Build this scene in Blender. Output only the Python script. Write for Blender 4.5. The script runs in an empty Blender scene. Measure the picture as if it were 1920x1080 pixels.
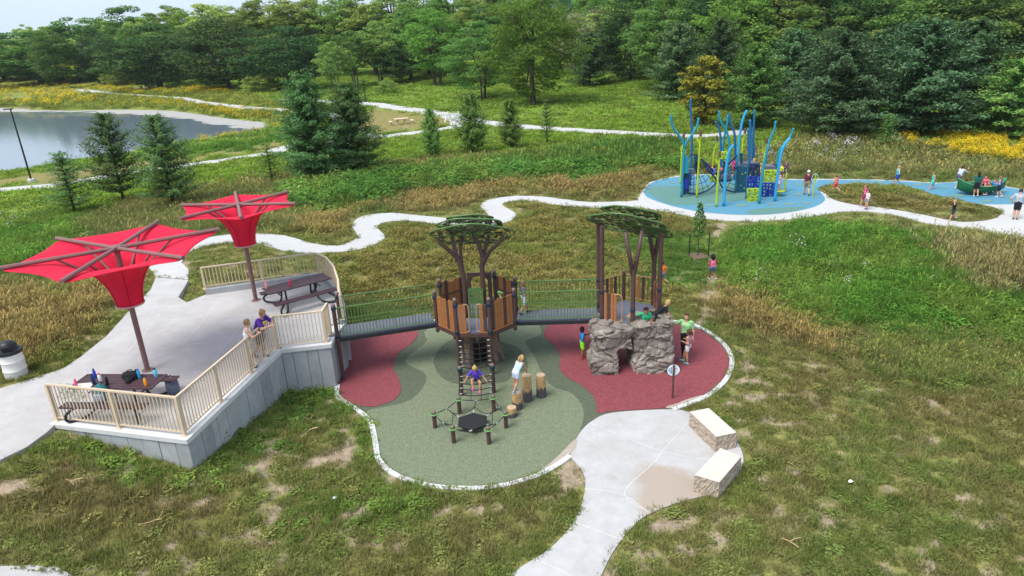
import bpy, math, random
import numpy as np
from mathutils import Vector, Matrix
from mathutils.geometry import delaunay_2d_cdt

scn = bpy.context.scene
# ------------------------------------------------------------------ camera
CAM_H, F_PX, PITCH, ROLL = 10.6, 1300.0, math.radians(20.9), math.radians(2.7)
cd = bpy.data.cameras.new('camera'); cam = bpy.data.objects.new('camera', cd)
scn.collection.objects.link(cam); scn.camera = cam
cam.matrix_world = (Matrix.Translation((0, 0, CAM_H)) @ Matrix.Rotation(math.radians(90) - PITCH, 4, 'X')
                    @ Matrix.Rotation(-ROLL, 4, 'Z'))
cd.sensor_width = 36.0; cd.lens = F_PX / 1920 * 36.0; cd.clip_start = 0.1; cd.clip_end = 6000
# ------------------------------------------------------------------ world, sun, exposure
SUN_EL, SUN_AZ = math.radians(58), math.radians(-128)   # azimuth of the direction towards the sun, from +Y clockwise
w = bpy.data.worlds.new('World'); scn.world = w; w.use_nodes = True
nt = w.node_tree; nt.nodes.clear()
out = nt.nodes.new('ShaderNodeOutputWorld'); bg = nt.nodes.new('ShaderNodeBackground')
sky = nt.nodes.new('ShaderNodeTexSky'); sky.sky_type = 'NISHITA'; sky.sun_disc = False
sky.sun_elevation = SUN_EL; sky.sun_rotation = SUN_AZ; sky.air_density = 1.0; sky.dust_density = 2.0; sky.ozone_density = 1.0
tc = nt.nodes.new('ShaderNodeTexCoord'); mp = nt.nodes.new('ShaderNodeMapping'); mp.inputs['Scale'].default_value = (1, 1, 3.2)
nz = nt.nodes.new('ShaderNodeTexNoise'); nz.inputs['Scale'].default_value = 2.2; nz.inputs['Detail'].default_value = 6
rp = nt.nodes.new('ShaderNodeValToRGB'); rp.color_ramp.elements[0].position = 0.30; rp.color_ramp.elements[1].position = 0.62
rp.color_ramp.elements[0].color = (0.78, 0.78, 0.78, 1); rp.color_ramp.elements[1].color = (0.95, 0.95, 0.95, 1)
mx = nt.nodes.new('ShaderNodeMixRGB'); mx.inputs[2].default_value = (4.7, 5.6, 6.7, 1)   # thin bright cloud over the blue
L = nt.links.new
L(tc.outputs['Generated'], mp.inputs['Vector']); L(mp.outputs['Vector'], nz.inputs['Vector']); L(nz.outputs[0], rp.inputs[0])
L(rp.outputs[0], mx.inputs[0]); L(sky.outputs[0], mx.inputs[1]); L(mx.outputs[0], bg.inputs[0]); L(bg.outputs[0], out.inputs[0])
bg.inputs[1].default_value = 0.10
sd_ = bpy.data.lights.new('sun', 'SUN'); sun = bpy.data.objects.new('sun', sd_); scn.collection.objects.link(sun)
sd_.energy = 2.6; sd_.angle = math.radians(32); sd_.color = (1.0, 0.96, 0.9)
sdir = Vector((math.sin(SUN_AZ) * math.cos(SUN_EL), math.cos(SUN_AZ) * math.cos(SUN_EL), math.sin(SUN_EL)))
sun.rotation_euler = sdir.to_track_quat('Z', 'Y').to_euler(); sun.location = (0, 0, 60)
vs = scn.view_settings; vs.view_transform = 'Standard'; vs.look = 'None'; vs.exposure = 0.84; vs.gamma = 1.0; vs.use_curve_mapping = False
scn.cycles.max_bounces = 5; scn.cycles.diffuse_bounces = 2; scn.cycles.transparent_max_bounces = 6
scn.cycles.use_denoising = True
RNG = np.random.default_rng(7); random.seed(7)

# ------------------------------------------------------------------ sight lines: photo point -> place in the world
def ray(px, py):
    px = np.asarray(px, float); py = np.asarray(py, float)
    x = (px - 960) / F_PX; y = -(py - 540) / F_PX; c, s = math.cos(ROLL), math.sin(ROLL)
    xr = x * c + y * s; yr = -x * s + y * c
    return xr, math.cos(PITCH) + yr * math.sin(PITCH), -math.sin(PITCH) + yr * math.cos(PITCH)
def at_z(px, py, z):
    a, b, c = ray(px, py); t = (z - CAM_H) / c
    return np.stack([a * t, b * t, np.zeros_like(t) + z], -1)
def at_y(px, py, Y):
    a, b, c = ray(px, py); t = Y / b
    return np.array([a * t, Y, CAM_H + c * t])
def project(X, Y, Z):
    Z = Z - CAM_H; zc = Y * math.cos(PITCH) - Z * math.sin(PITCH); zc = np.where(zc < .1, .1, zc)
    yr = (Y * math.sin(PITCH) + Z * math.cos(PITCH)) / zc; xr = X / zc; c, s = math.cos(ROLL), math.sin(ROLL)
    return 960 + (xr * c - yr * s) * F_PX, 540 - (xr * s + yr * c) * F_PX
# ------------------------------------------------------------------ noise
def _hash(ix, iy, seed):
    n = (ix.astype(np.int64) * 374761393 + iy.astype(np.int64) * 668265263 + seed * 974634777) & 0x7fffffff
    n = ((n ^ (n >> 13)) * 1274126177) & 0x7fffffff
    return ((n ^ (n >> 16)) & 0xffff) / 65535.0
def vnoise(x, y, seed=0):
    ix = np.floor(x); iy = np.floor(y); fx = x - ix; fy = y - iy; fx = fx * fx * (3 - 2 * fx); fy = fy * fy * (3 - 2 * fy)
    a = _hash(ix, iy, seed); b = _hash(ix + 1, iy, seed); c = _hash(ix, iy + 1, seed); d = _hash(ix + 1, iy + 1, seed)
    return (a * (1 - fx) + b * fx) * (1 - fy) + (c * (1 - fx) + d * fx) * fy
def fbm(x, y, seed=0, o=4):
    s = 0; a = .5; t = 0
    for k in range(o):
        s = s + a * vnoise(x, y, seed + k * 17); t += a; a *= .5; x = x * 2.03; y = y * 2.03
    return s / t
def sstep(a, b, x):
    t = np.clip((x - a) / (b - a), 0, 1); return t * t * (3 - 2 * t)
# ------------------------------------------------------------------ polygons
def inside(x, y, poly):
    r = np.zeros(x.shape, bool); n = len(poly)
    for i in range(n):
        x1, y1 = poly[i]; x2, y2 = poly[(i + 1) % n]
        if y1 == y2: continue
        r ^= ((y1 > y) != (y2 > y)) & (x < (x2 - x1) * (y - y1) / (y2 - y1) + x1)
    return r
def seg_dist(x, y, pts, closed=True):
    d = np.full(x.shape, 1e9); n = len(pts)
    for i in range(n if closed else n - 1):
        ax, ay = pts[i]; bx, by = pts[(i + 1) % n]; dx, dy = bx - ax, by - ay; l = dx * dx + dy * dy + 1e-12
        t = np.clip(((x - ax) * dx + (y - ay) * dy) / l, 0, 1); d = np.minimum(d, np.hypot(x - ax - t * dx, y - ay - t * dy))
    return d
def sdist(x, y, poly):
    d = np.full(x.shape, 1e3); pa = np.array(poly); m = 8.0
    b = (x > pa[:, 0].min() - m) & (x < pa[:, 0].max() + m) & (y > pa[:, 1].min() - m) & (y < pa[:, 1].max() + m)
    if b.any():
        dd = seg_dist(x[b], y[b], poly); d[b] = np.where(inside(x[b], y[b], poly), -dd, dd)
    return d
def smooth(pts, n=4, closed=True):
    P = [np.array(p, float) for p in pts]; N = len(P); o = []
    for i in range(N if closed else N - 1):
        g = (lambda k: P[k % N]) if closed else (lambda k: P[min(max(k, 0), N - 1)])
        p0, p1, p2, p3 = g(i - 1), g(i), g(i + 1), g(i + 2)
        for k in range(n):
            t = k / n
            o.append(.5 * ((2 * p1) + (-p0 + p2) * t + (2 * p0 - 5 * p1 + 4 * p2 - p3) * t * t + (-p0 + 3 * p1 - 3 * p2 + p3) * t ** 3))
    if not closed: o.append(P[-1])
    return [tuple(v) for v in o]
def ribbon(cl, wd):
    c = np.array(cl)[:, :2]; t = np.gradient(c, axis=0); t /= np.linalg.norm(t, axis=1)[:, None]; nn = np.stack([-t[:, 1], t[:, 0]], -1)
    wd = np.asarray(wd) * np.ones(len(c))
    return [tuple(v) for v in c + nn * wd[:, None] / 2] + [tuple(v) for v in (c - nn * wd[:, None] / 2)[::-1]]

# ------------------------------------------------------------------ the lie of the land: heights seen in the photo, thin-plate spline between them
CTRL = [(100,800,1.42),(0,862,1.45),(0,728,1.47),(150,670,1.45),(262,565,1.45),(292,520,1.42),(340,490,1.38),(440,450,1.1),(560,468,.75),(700,442,.4),
 (800,412,0.),(950,395,-.4),(1100,385,-.75),(1200,380,-1),(1208,352,-1),(1390,415,-1),(1550,350,-1),(1480,335,-1),(1760,345,-1),(1900,412,-1),(1920,360,-1),(1640,392,-1),(1824,429,-1.),
 (370,880,.62),(480,800,.28),(560,745,-.02),(632,730,-.02),(200,838,1.08),(600,1000,.0),(300,1050,.42),(100,1000,.95),(0,1080,.85),(860,930,-.02),(1000,890,-.02),
 (960,1080,.0),(1130,1080,0),(1500,900,0),(1900,1000,.1),(1920,700,-.3),(1600,650,-.4),(1600,520,-.85),(1335,525,-.3),(1380,690,-.02),(1310,612,-.02),(1420,470,-.8),
 (830,520,-.15),(1000,500,-.35),(700,520,.1),(655,545,.15),(640,500,.5),(450,495,1.25),(0,620,1.35),(0,540,.9),(120,480,.3),(0,430,-.8),(0,357,-1.5),(330,330,-1.3),(540,285,-1.5),(500,400,-.3),
 (700,350,-1.0),(900,320,-1.3),(1200,300,-1.3),(1100,250,-1.5),(850,230,-1.5),(700,195,-1.5),(1500,255,-1.4),(1850,270,-1.2),(0,290,-2.4),(200,250,-2.4),(450,235,-2.4),(100,190,-1.4),(400,190,-1.5),
 (0,160,-1.5),(300,163,-1.5),(660,160,-1.4),(1000,185,-1.4),(1250,180,-1.3)]
_c = np.array([list(at_z(a, b, z)) for a, b, z in CTRL])
_far = np.array([(-260, 60, -1.5), (-260, 240, 0), (-100, 320, 3), (0, 320, 5), (120, 320, 14), (60, 160, 3.2), (100, 110, 2.), (180, 120, 7.), (110, 60, -.5), (60, 20, 0), (60, -10, 0), (-60, 10, 1.4), (-40, -20, 1), (0, -20, 0.)], float)
_c = np.vstack([_c, _far])
def _phi(r2): return np.where(r2 < 1e-12, 0, r2 * np.log(np.maximum(r2, 1e-12)))
_n = len(_c); _A = np.zeros((_n + 3, _n + 3)); _d2 = ((_c[:, None, :2] - _c[None, :, :2]) ** 2).sum(-1)
_A[:_n, :_n] = _phi(_d2) + np.eye(_n) * 6.0; _A[:_n, _n] = 1; _A[:_n, _n + 1:] = _c[:, :2]; _A[_n:, :_n] = _A[:_n, _n:].T
_w = np.linalg.solve(_A, np.concatenate([_c[:, 2], np.zeros(3)]))
def tps(x, y):
    x = np.asarray(x, float); y = np.asarray(y, float); sh = x.shape
    q = np.stack([np.clip(x.ravel(), -260, 200), np.clip(y.ravel(), -20, 320)], -1); o = np.empty(len(q))
    for i in range(0, len(q), 20000):
        b = q[i:i + 20000]; o[i:i + 20000] = _phi(((b[:, None] - _c[None, :, :2]) ** 2).sum(-1)) @ _w[:_n] + _w[_n] + b @ _w[_n + 1:]
    return o.reshape(sh)
FLATS = []            # (polygon, level): ground is drawn level beside these
def ground_z(x, y):
    x = np.asarray(x, float); y = np.asarray(y, float); z = tps(x, y)
    for poly, lev in FLATS:
        d = sdist(np.atleast_1d(x).ravel(), np.atleast_1d(y).ravel(), poly).reshape(x.shape)
        k = 1 - sstep(.1, 1.6, d); z = z * (1 - k) + lev * k
    return z
def on_ground(px, py):
    px = np.asarray(px, float); py = np.asarray(py, float); z = np.full(px.shape, -.6)
    for _ in range(14):
        p = at_z(px, py, z); z = .5 * z + .5 * ground_z(p[..., 0], p[..., 1])
    return at_z(px, py, z)
def pxy(pts, z=None):     # outline in the photo -> outline on the ground (z None) or on a level
    a = np.array(pts, float); p = on_ground(a[:, 0], a[:, 1]) if z is None else at_z(a[:, 0], a[:, 1], z)
    return [tuple(v[:2]) for v in p]
# ------------------------------------------------------------------ mesh helpers
COL = scn.collection
class MB:
    def __init__(s): s.v = []; s.f = []; s.m = []
    def add(s, vs, fs, m=0):
        o = len(s.v); s.v += [tuple(v) for v in vs]; s.f += [tuple(i + o for i in f) for f in fs]; s.m += [m] * len(fs); return s
    def box(s, c, d, M=None, m=0, bev=0.0):
        x, y, z = [k / 2 for k in d]
        if bev:
            b = bev; V = []
            for sz in (-1, 1):
                for (ox, oy, oz) in ((0, b, 0), ) :
                    pass
            ring = lambda ix, zz: [(-x + ix, -y + b if ix == 0 else -y + ix, zz)]
            def rr(i, zz):
                X, Y = x - i, y - i; bb = max(b - i, 1e-4)
                return [(-X + bb, -Y, zz), (X - bb, -Y, zz), (X, -Y + bb, zz), (X, Y - bb, zz), (X - bb, Y, zz), (-X + bb, Y, zz), (-X, Y - bb, zz), (-X, -Y + bb, zz)]
            R = [rr(b * .7, -z), rr(0, -z + b), rr(0, z - b), rr(b * .7, z)]
            V = [Vector(p) for r in R for p in r]; Fs = [tuple(range(7, -1, -1)), tuple(range(24, 32))]
            for k in range(3):
                for i in range(8): j = (i + 1) % 8; Fs.append((k * 8 + i, k * 8 + j, k * 8 + 8 + j, k * 8 + 8 + i))
        else:
            V = [Vector((a, b_, c_)) for c_ in (-z, z) for a, b_ in ((-x, -y), (x, -y), (x, y), (-x, y))]
            Fs = [(3, 2, 1, 0), (4, 5, 6, 7), (0, 1, 5, 4), (1, 2, 6, 5), (2, 3, 7, 6), (3, 0, 4, 7)]
        if M is not None: V = [M @ p for p in V]
        return s.add([p + Vector(c) for p in V], Fs, m)
    def tube(s, pts, r, n=8, m=0, cap=True, sx=1.0):
        P = [Vector(p) for p in pts]; N = len(P); R = r if hasattr(r, '__len__') else [r] * N; V = []; Fs = []; up = None
        for i in range(N):
            t = (P[min(i + 1, N - 1)] - P[max(i - 1, 0)])
            t = t.normalized() if t.length > 1e-9 else Vector((0, 0, 1))
            if up is None: up = Vector((1, 0, 0)) if abs(t.z) > .8 else Vector((0, 0, 1))
            a = (up - t * up.dot(t)); a = a.normalized() if a.length > 1e-6 else t.orthogonal().normalized(); b = t.cross(a); up = a
            for k in range(n):
                q = 2 * math.pi * k / n; V.append(P[i] + (a * math.cos(q) * sx + b * math.sin(q)) * R[i])
        for i in range(N - 1):
            for k in range(n):
                j = (k + 1) % n; Fs.append((i * n + k, i * n + j, i * n + n + j, i * n + n + k))
        if cap: Fs += [tuple(range(n - 1, -1, -1)), tuple(range((N - 1) * n, N * n))]
        return s.add(V, Fs, m)
    def lathe(s, prof, n=16, c=(0, 0, 0), m=0):
        V = [(c[0] + r * math.cos(2 * math.pi * k / n), c[1] + r * math.sin(2 * math.pi * k / n), c[2] + z) for r, z in prof for k in range(n)]; Fs = []
        for i in range(len(prof) - 1):
            for k in range(n): j = (k + 1) % n; Fs.append((i * n + k, i * n + j, i * n + n + j, i * n + n + k))
        Fs += [tuple(range(n - 1, -1, -1)), tuple(range((len(prof) - 1) * n, len(prof) * n))]
        return s.add(V, Fs, m)
    def prism(s, poly, z0, z1, m=0):
        n = len(poly); a = sum(poly[i][0] * poly[(i + 1) % n][1] - poly[(i + 1) % n][0] * poly[i][1] for i in range(n))
        if a < 0: poly = poly[::-1]
        V = [(x, y, z0) for x, y in poly] + [(x, y, z1) for x, y in poly]
        return s.add(V, [tuple(range(n - 1, -1, -1)), tuple(range(n, 2 * n))] + [(i, (i + 1) % n, n + (i + 1) % n, n + i) for i in range(n)], m)
    def ico(s, c, r, m=0, sc=(1, 1, 1), n=8):
        k = n // 2; prof = [(math.sin(math.pi * i / k) * 1.0, -math.cos(math.pi * i / k)) for i in range(k + 1)]
        V = [(c[0] + r * sc[0] * max(q, .02) * math.cos(2 * math.pi * j / n), c[1] + r * sc[1] * max(q, .02) * math.sin(2 * math.pi * j / n), c[2] + r * sc[2] * z) for q, z in prof for j in range(n)]; Fs = []
        for i in range(k):
            for j in range(n): l = (j + 1) % n; Fs.append((i * n + j, i * n + l, i * n + n + l, i * n + n + j))
        Fs += [tuple(range(n - 1, -1, -1)), tuple(range(k * n, k * n + n))]
        return s.add(V, Fs, m)
    def mesh(s, name, mats, sm=False, ang=None):
        me = bpy.data.meshes.new(name); me.from_pydata(s.v, [], s.f)
        for q in (mats if isinstance(mats, (list, tuple)) else [mats]): me.materials.append(q)
        me.polygons.foreach_set('material_index', s.m)
        if sm: me.polygons.foreach_set('use_smooth', [True] * len(s.f))
        me.update()
        if sm and ang: me.set_sharp_from_angle(angle=math.radians(ang))
        return me
    def build(s, name, mats, parent=None, sm=False, ang=40, **k): return obj(name, s.mesh(name, mats, sm, ang), parent, **k)
def np_mesh(name, V, Fq, mats, sm=False, mi=None):
    me = bpy.data.meshes.new(name); V = np.asarray(V, np.float32); Fq = np.asarray(Fq, np.int32); n, k = Fq.shape
    me.vertices.add(len(V)); me.vertices.foreach_set('co', V.ravel()); me.loops.add(n * k); me.loops.foreach_set('vertex_index', Fq.ravel())
    me.polygons.add(n); me.polygons.foreach_set('loop_start', np.arange(n, dtype=np.int32) * k); me.polygons.foreach_set('loop_total', np.full(n, k, np.int32))
    for q in (mats if isinstance(mats, (list, tuple)) else [mats]): me.materials.append(q)
    if mi is not None: me.polygons.foreach_set('material_index', np.asarray(mi, np.int32))
    if sm: me.polygons.foreach_set('use_smooth', np.ones(n, bool))
    me.update(calc_edges=True); me.validate(); return me
def obj(name, me, parent=None, loc=None, rz=None, sc=None, label=None, cat=None, group=None, kind=None, rot=None):
    o = bpy.data.objects.new(name, me); COL.objects.link(o)
    if parent is not None: o.parent = parent
    if loc is not None: o.location = loc
    if rz is not None: o.rotation_euler = (0, 0, rz)
    if rot is not None: o.rotation_euler = rot
    if sc is not None: o.scale = sc if hasattr(sc, '__len__') else (sc, sc, sc)
    for a, b in (('label', label), ('category', cat), ('group', group), ('kind', kind)):
        if b: o[a] = b
    return o
def thing(name, label, cat, loc=(0, 0, 0), rz=0, group=None): return obj(name, None, None, loc, rz, None, label, cat, group)
def copy_tree(o, parent=None):
    c = o.copy(); COL.objects.link(c)
    if parent is not None: c.parent = parent
    for ch in list(o.children): copy_tree(ch, c)
    return c
def drape(name, poly, mat, zf, skirt=.15, step=1.0, parent=None, **k):
    P = np.array(poly); n = len(P); pts = [Vector(p) for p in P]; ed = [(i, (i + 1) % n) for i in range(n)]
    gx, gy = np.meshgrid(np.arange(P[:, 0].min(), P[:, 0].max(), step), np.arange(P[:, 1].min(), P[:, 1].max(), step)); g = np.stack([gx.ravel(), gy.ravel()], -1)
    if len(g) and len(g) < 60000:
        d = sdist(g[:, 0], g[:, 1], poly); g = g[d < -.3 * step]; pts += [Vector(p) for p in g]
    v, e, f, *_ = delaunay_2d_cdt(pts, ed, [list(range(n))], 1, 1e-4)
    V = np.array([(p[0], p[1]) for p in v]); Z = zf(V[:, 0], V[:, 1]) if callable(zf) else np.full(len(V), zf)
    mb = MB(); FF = []
    for t in f:
        a, b, c = [V[i] for i in t[:3]]
        FF.append(tuple(t) if (b[0] - a[0]) * (c[1] - a[1]) - (b[1] - a[1]) * (c[0] - a[0]) > 0 else tuple(t)[::-1])
    cnt = {}
    for t in FF:
        for i in range(len(t)): q = (t[i], t[(i + 1) % len(t)]); cnt[q] = 1
    nv = len(V); S = []
    for (a, b) in cnt:
        if (b, a) not in cnt and skirt: S.append((b, a, a + nv, b + nv))
    VV = [(x, y, z) for (x, y), z in zip(V, Z)]
    if skirt: VV += [(x, y, z - skirt) for (x, y), z in zip(V, Z)]
    mb.add(VV, FF + S); return mb.build(name, mat, parent, **k)
def surface_nets(Fv, lo, h):
    Fv = np.asarray(Fv); nx, ny, nz = Fv.shape; S = lambda a: slice(a, a - 1 or None)
    C = lambda i, j, k: Fv[S(i), S(j), S(k)]
    acc = np.zeros((nx - 1, ny - 1, nz - 1, 3)); cnt = np.zeros((nx - 1, ny - 1, nz - 1))
    for ax in range(3):
        for a in (0, 1):
            for b in (0, 1):
                c0 = [a, b]; c0.insert(ax, 0); c1 = [a, b]; c1.insert(ax, 1); f0, f1 = C(*c0), C(*c1); cr = (f0 < 0) != (f1 < 0)
                t = np.where(cr, f0 / np.where(cr, f0 - f1, 1), 0)
                for q in range(3): acc[..., q] += np.where(cr, t if q == ax else c0[q], 0)
                cnt += cr
    m = cnt > 0; idx = np.full(m.shape, -1); idx[m] = np.arange(m.sum()); ii = np.argwhere(m)
    V = (acc[m] / cnt[m][:, None] + ii) * h + np.asarray(lo); Q = []
    for ax in range(3):
        o = [q for q in range(3) if q != ax]; s0 = [slice(None)] * 3; s1 = [slice(None)] * 3; s0[ax] = slice(0, -1); s1[ax] = slice(1, None)
        for q in o: s0[q] = s1[q] = slice(1, -1)
        a, b = Fv[tuple(s0)], Fv[tuple(s1)]; cr = np.argwhere((a < 0) != (b < 0))
        if not len(cr): continue
        sg = a[tuple(cr.T)] < 0; base = cr.copy(); 
        def cell(d1, d2):
            c = base.copy(); c[:, o[0]] += d1; c[:, o[1]] += d2; return idx[c[:, 0], c[:, 1], c[:, 2]]
        q = np.stack([cell(0, 0), cell(1, 0), cell(1, 1), cell(0, 1)], -1)
        fl = sg if ax != 1 else ~sg
        q[~fl] = q[~fl][:, ::-1]; Q.append(q)
    return V, np.concatenate(Q)

# ------------------------------------------------------------------ materials
MATS = {}
def mat(name, col, rough=.7, var=.15, scale=6.0, bump=.0, bscale=40.0, metal=0.0, col2=None, spec=.3, coord='Object', detail=5.0, dirt=0.0):
    if name in MATS: return MATS[name]
    m = bpy.data.materials.new(name); m.use_nodes = True; t = m.node_tree; b = t.nodes['Principled BSDF']; ln = t.links.new
    b.inputs['Roughness'].default_value = rough; b.inputs['Metallic'].default_value = metal; b.inputs['Specular IOR Level'].default_value = spec
    co = t.nodes.new('ShaderNodeTexCoord'); n1 = t.nodes.new('ShaderNodeTexNoise'); n1.inputs['Scale'].default_value = scale; n1.inputs['Detail'].default_value = detail; n1.inputs['Roughness'].default_value = .65
    src = co.outputs['Object']
    if coord == 'World': g = t.nodes.new('ShaderNodeNewGeometry'); src = g.outputs['Position']
    ln(src, n1.inputs['Vector']); r = t.nodes.new('ShaderNodeValToRGB'); e = r.color_ramp.elements; e[0].position = .3; e[1].position = .7
    c2 = col2 if col2 else tuple(min(1, c * (1 + var)) for c in col); c1 = col if col2 else tuple(c * (1 - var) for c in col)
    e[0].color = (*c1, 1); e[1].color = (*c2, 1); ln(n1.outputs[0], r.inputs[0]); cs = r.outputs[0]
    if dirt:
        n2 = t.nodes.new('ShaderNodeTexNoise'); n2.inputs['Scale'].default_value = scale * .23; n2.inputs['Detail'].default_value = 8; n2.inputs['Roughness'].default_value = .75; ln(src, n2.inputs['Vector'])
        r2 = t.nodes.new('ShaderNodeValToRGB'); r2.color_ramp.elements[0].position = .35; r2.color_ramp.elements[1].position = .7; v = 1 - dirt
        r2.color_ramp.elements[0].color = (v, v * .97, v * .93, 1); r2.color_ramp.elements[1].color = (1, 1, 1, 1); ln(n2.outputs[0], r2.inputs[0])
        mm = t.nodes.new('ShaderNodeMixRGB'); mm.blend_type = 'MULTIPLY'; mm.inputs[0].default_value = 1; ln(cs, mm.inputs[1]); ln(r2.outputs[0], mm.inputs[2]); cs = mm.outputs[0]
    ln(cs, b.inputs['Base Color'])
    if bump:
        n3 = t.nodes.new('ShaderNodeTexNoise'); n3.inputs['Scale'].default_value = bscale; n3.inputs['Detail'].default_value = 6; ln(src, n3.inputs['Vector'])
        bp = t.nodes.new('ShaderNodeBump'); bp.inputs['Strength'].default_value = bump; bp.inputs['Distance'].default_value = .02; ln(n3.outputs[0], bp.inputs['Height']); ln(bp.outputs[0], b.inputs['Normal'])
    MATS[name] = m; return m
def leaf_mat(name, c1, c2, trans=.25, tint=False, rough=.6, big=.25, bigcol=None):
    """foliage: each blade or leaf (mesh island) takes its own shade between c1 and c2; tint reads the colour of the plant it belongs to"""
    if name in MATS: return MATS[name]
    m = bpy.data.materials.new(name); m.use_nodes = True; t = m.node_tree; ln = t.links.new; t.nodes.remove(t.nodes['Principled BSDF']); o = t.nodes['Material Output']
    g = t.nodes.new('ShaderNodeNewGeometry'); r = t.nodes.new('ShaderNodeValToRGB'); r.color_ramp.elements[0].color = (*c1, 1); r.color_ramp.elements[1].color = (*c2, 1); ln(g.outputs['Random Per Island'], r.inputs[0]); cs = r.outputs[0]
    oi = t.nodes.new('ShaderNodeObjectInfo'); hs = t.nodes.new('ShaderNodeHueSaturation'); mr = t.nodes.new('ShaderNodeMapRange'); mr.inputs[3].default_value = .70; mr.inputs[4].default_value = 1.3; ln(oi.outputs['Random'], mr.inputs[0]); ln(mr.outputs[0], hs.inputs['Value']); m5 = t.nodes.new('ShaderNodeMath'); m5.operation = 'MULTIPLY'; m5.inputs[1].default_value = 7.31; ln(oi.outputs['Random'], m5.inputs[0]); m6 = t.nodes.new('ShaderNodeMath'); m6.operation = 'FRACT'; ln(m5.outputs[0], m6.inputs[0]); m7 = t.nodes.new('ShaderNodeMapRange'); m7.inputs[3].default_value = .495 if tint else .48; m7.inputs[4].default_value = .515 if tint else .52; ln(m6.outputs[0], m7.inputs[0]); ln(m7.outputs[0], hs.inputs['Hue'])
    if tint:
        at = t.nodes.new('ShaderNodeAttribute'); at.attribute_type = 'INSTANCER'; at.attribute_name = 'tint'; mm = t.nodes.new('ShaderNodeMixRGB'); mm.blend_type = 'MULTIPLY'; mm.inputs[0].default_value = 1; ln(cs, mm.inputs[1]); ln(at.outputs['Color'], mm.inputs[2]); cs = mm.outputs[0]
    ln(cs, hs.inputs['Color']); cs = hs.outputs[0]
    d = t.nodes.new('ShaderNodeBsdfDiffuse'); tr = t.nodes.new('ShaderNodeBsdfTranslucent'); 
    ln(cs, d.inputs[0]); ln(cs, tr.inputs[0]); a = t.nodes.new('ShaderNodeMixShader'); a.inputs[0].default_value = trans; ln(d.outputs[0], a.inputs[1]); ln(tr.outputs[0], a.inputs[2])
    ln(a.outputs[0], o.inputs[0])
    MATS[name] = m; return m
concrete = mat('concrete', (.455, .45, .455), .85, .06, 3.0, .25, 60, coord='World', dirt=.2)
concrete_path = mat('path_concrete', (.47, .47, .475), .85, .05, 2.0, .2, 50, coord='World', dirt=.08)
sand_concrete = mat('sandy_concrete', (.36, .30, .25), .9, .12, 5, .3, 80, coord='World')
joint_m = mat('joint_sealant', (.58, .58, .58), .8, .05)
wall_m = mat('formed_concrete', (.38, .40, .425), .8, .10, 2.2, .3, 30, dirt=.22)
coping_m = mat('coping_concrete', (.55, .55, .55), .85, .06, 4, .2, 60)
beige = mat('beige_paint', (.58, .46, .33), .45, .05)
brown_steel = mat('brown_steel', (.085, .046, .042), .45, .12, 8, .05, 60)
green_steel = mat('green_steel', (.085, .165, .05), .4, .1)
green_plate = mat('green_plate', (.10, .118, .055), .5, .2, 5)
orange_plank = mat('orange_plank', (.31, .125, .045), .55, .18, 14, .15, 30)
dark_plank = mat('dark_plank', (.075, .042, .036), .55, .2, 14, .15, 30)
deck_m = mat('grey_deck', (.12, .125, .165), .6, .1, 8, .1, 90)
black_rope = mat('black_rope', (.012, .012, .014), .8, .2)
black_rubber = mat('black_rubber', (.018, .018, .02), .6, .2, 30, .2, 200)
silver = mat('silver_clamp', (.55, .55, .56), .35, .05, metal=.8)
red_rub = mat('red_rubber', (.235, .056, .068), .9, .34, 26, .3, 120, coord='World', detail=2, dirt=.22)
ltgreen_rub = mat('light_green_rubber', (.175, .205, .13), .9, .36, 26, .3, 120, coord='World', detail=2, dirt=.24)
dkgreen_rub = mat('dark_green_rubber', (.10, .12, .08), .9, .36, 26, .3, 120, coord='World', detail=2, dirt=.24)
blue_rub = mat('blue_rubber', (.085, .25, .365), .85, .1, 20, coord='World', dirt=.1)
teal_rub = mat('teal_rubber', (.10, .22, .20), .85, .1, 20, coord='World', dirt=.1)
olive_rub = mat('olive_rubber', (.14, .24, .22), .85, .1, 20, coord='World')
canvas = mat('red_canvas', (.80, .018, .065), .8, .12, 2.5, .6, 4)
_t = canvas.node_tree; _b = _t.nodes['Principled BSDF']; _tr = _t.nodes.new('ShaderNodeBsdfTranslucent'); _tr.inputs[0].default_value = (.8, .02, .06, 1); _ms = _t.nodes.new('ShaderNodeMixShader'); _ms.inputs[0].default_value = .32
_t.links.new(_b.outputs[0], _ms.inputs[1]); _t.links.new(_tr.outputs[0], _ms.inputs[2]); _t.links.new(_ms.outputs[0], _t.nodes['Material Output'].inputs[0])
seam = mat('pale_seam', (.6, .35, .35), .7, .05)
mauve = mat('mauve_steel', (.20, .105, .10), .4, .1)
table_m = mat('table_mesh', (.075, .042, .05), .5, .15, 20)
tube_black = mat('black_tube', (.018, .02, .022), .4, .1)
white_paint = mat('white_paint', (.75, .75, .74), .5, .06, 4, dirt=.12)
black_plastic = mat('black_plastic', (.02, .022, .026), .45, .2)
stone_top = mat('cut_limestone', (.60, .54, .48), .85, .08, 10, .25, 40, dirt=.12)
stone_side = mat('rough_limestone', (.44, .36, .29), .9, .25, 14, .8, 30, dirt=.2)
tan_wood = mat('stump_cut', (.42, .28, .15), .75, .2, 20)
steel_black = mat('black_pole', (.02, .022, .022), .4, .1)
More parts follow.
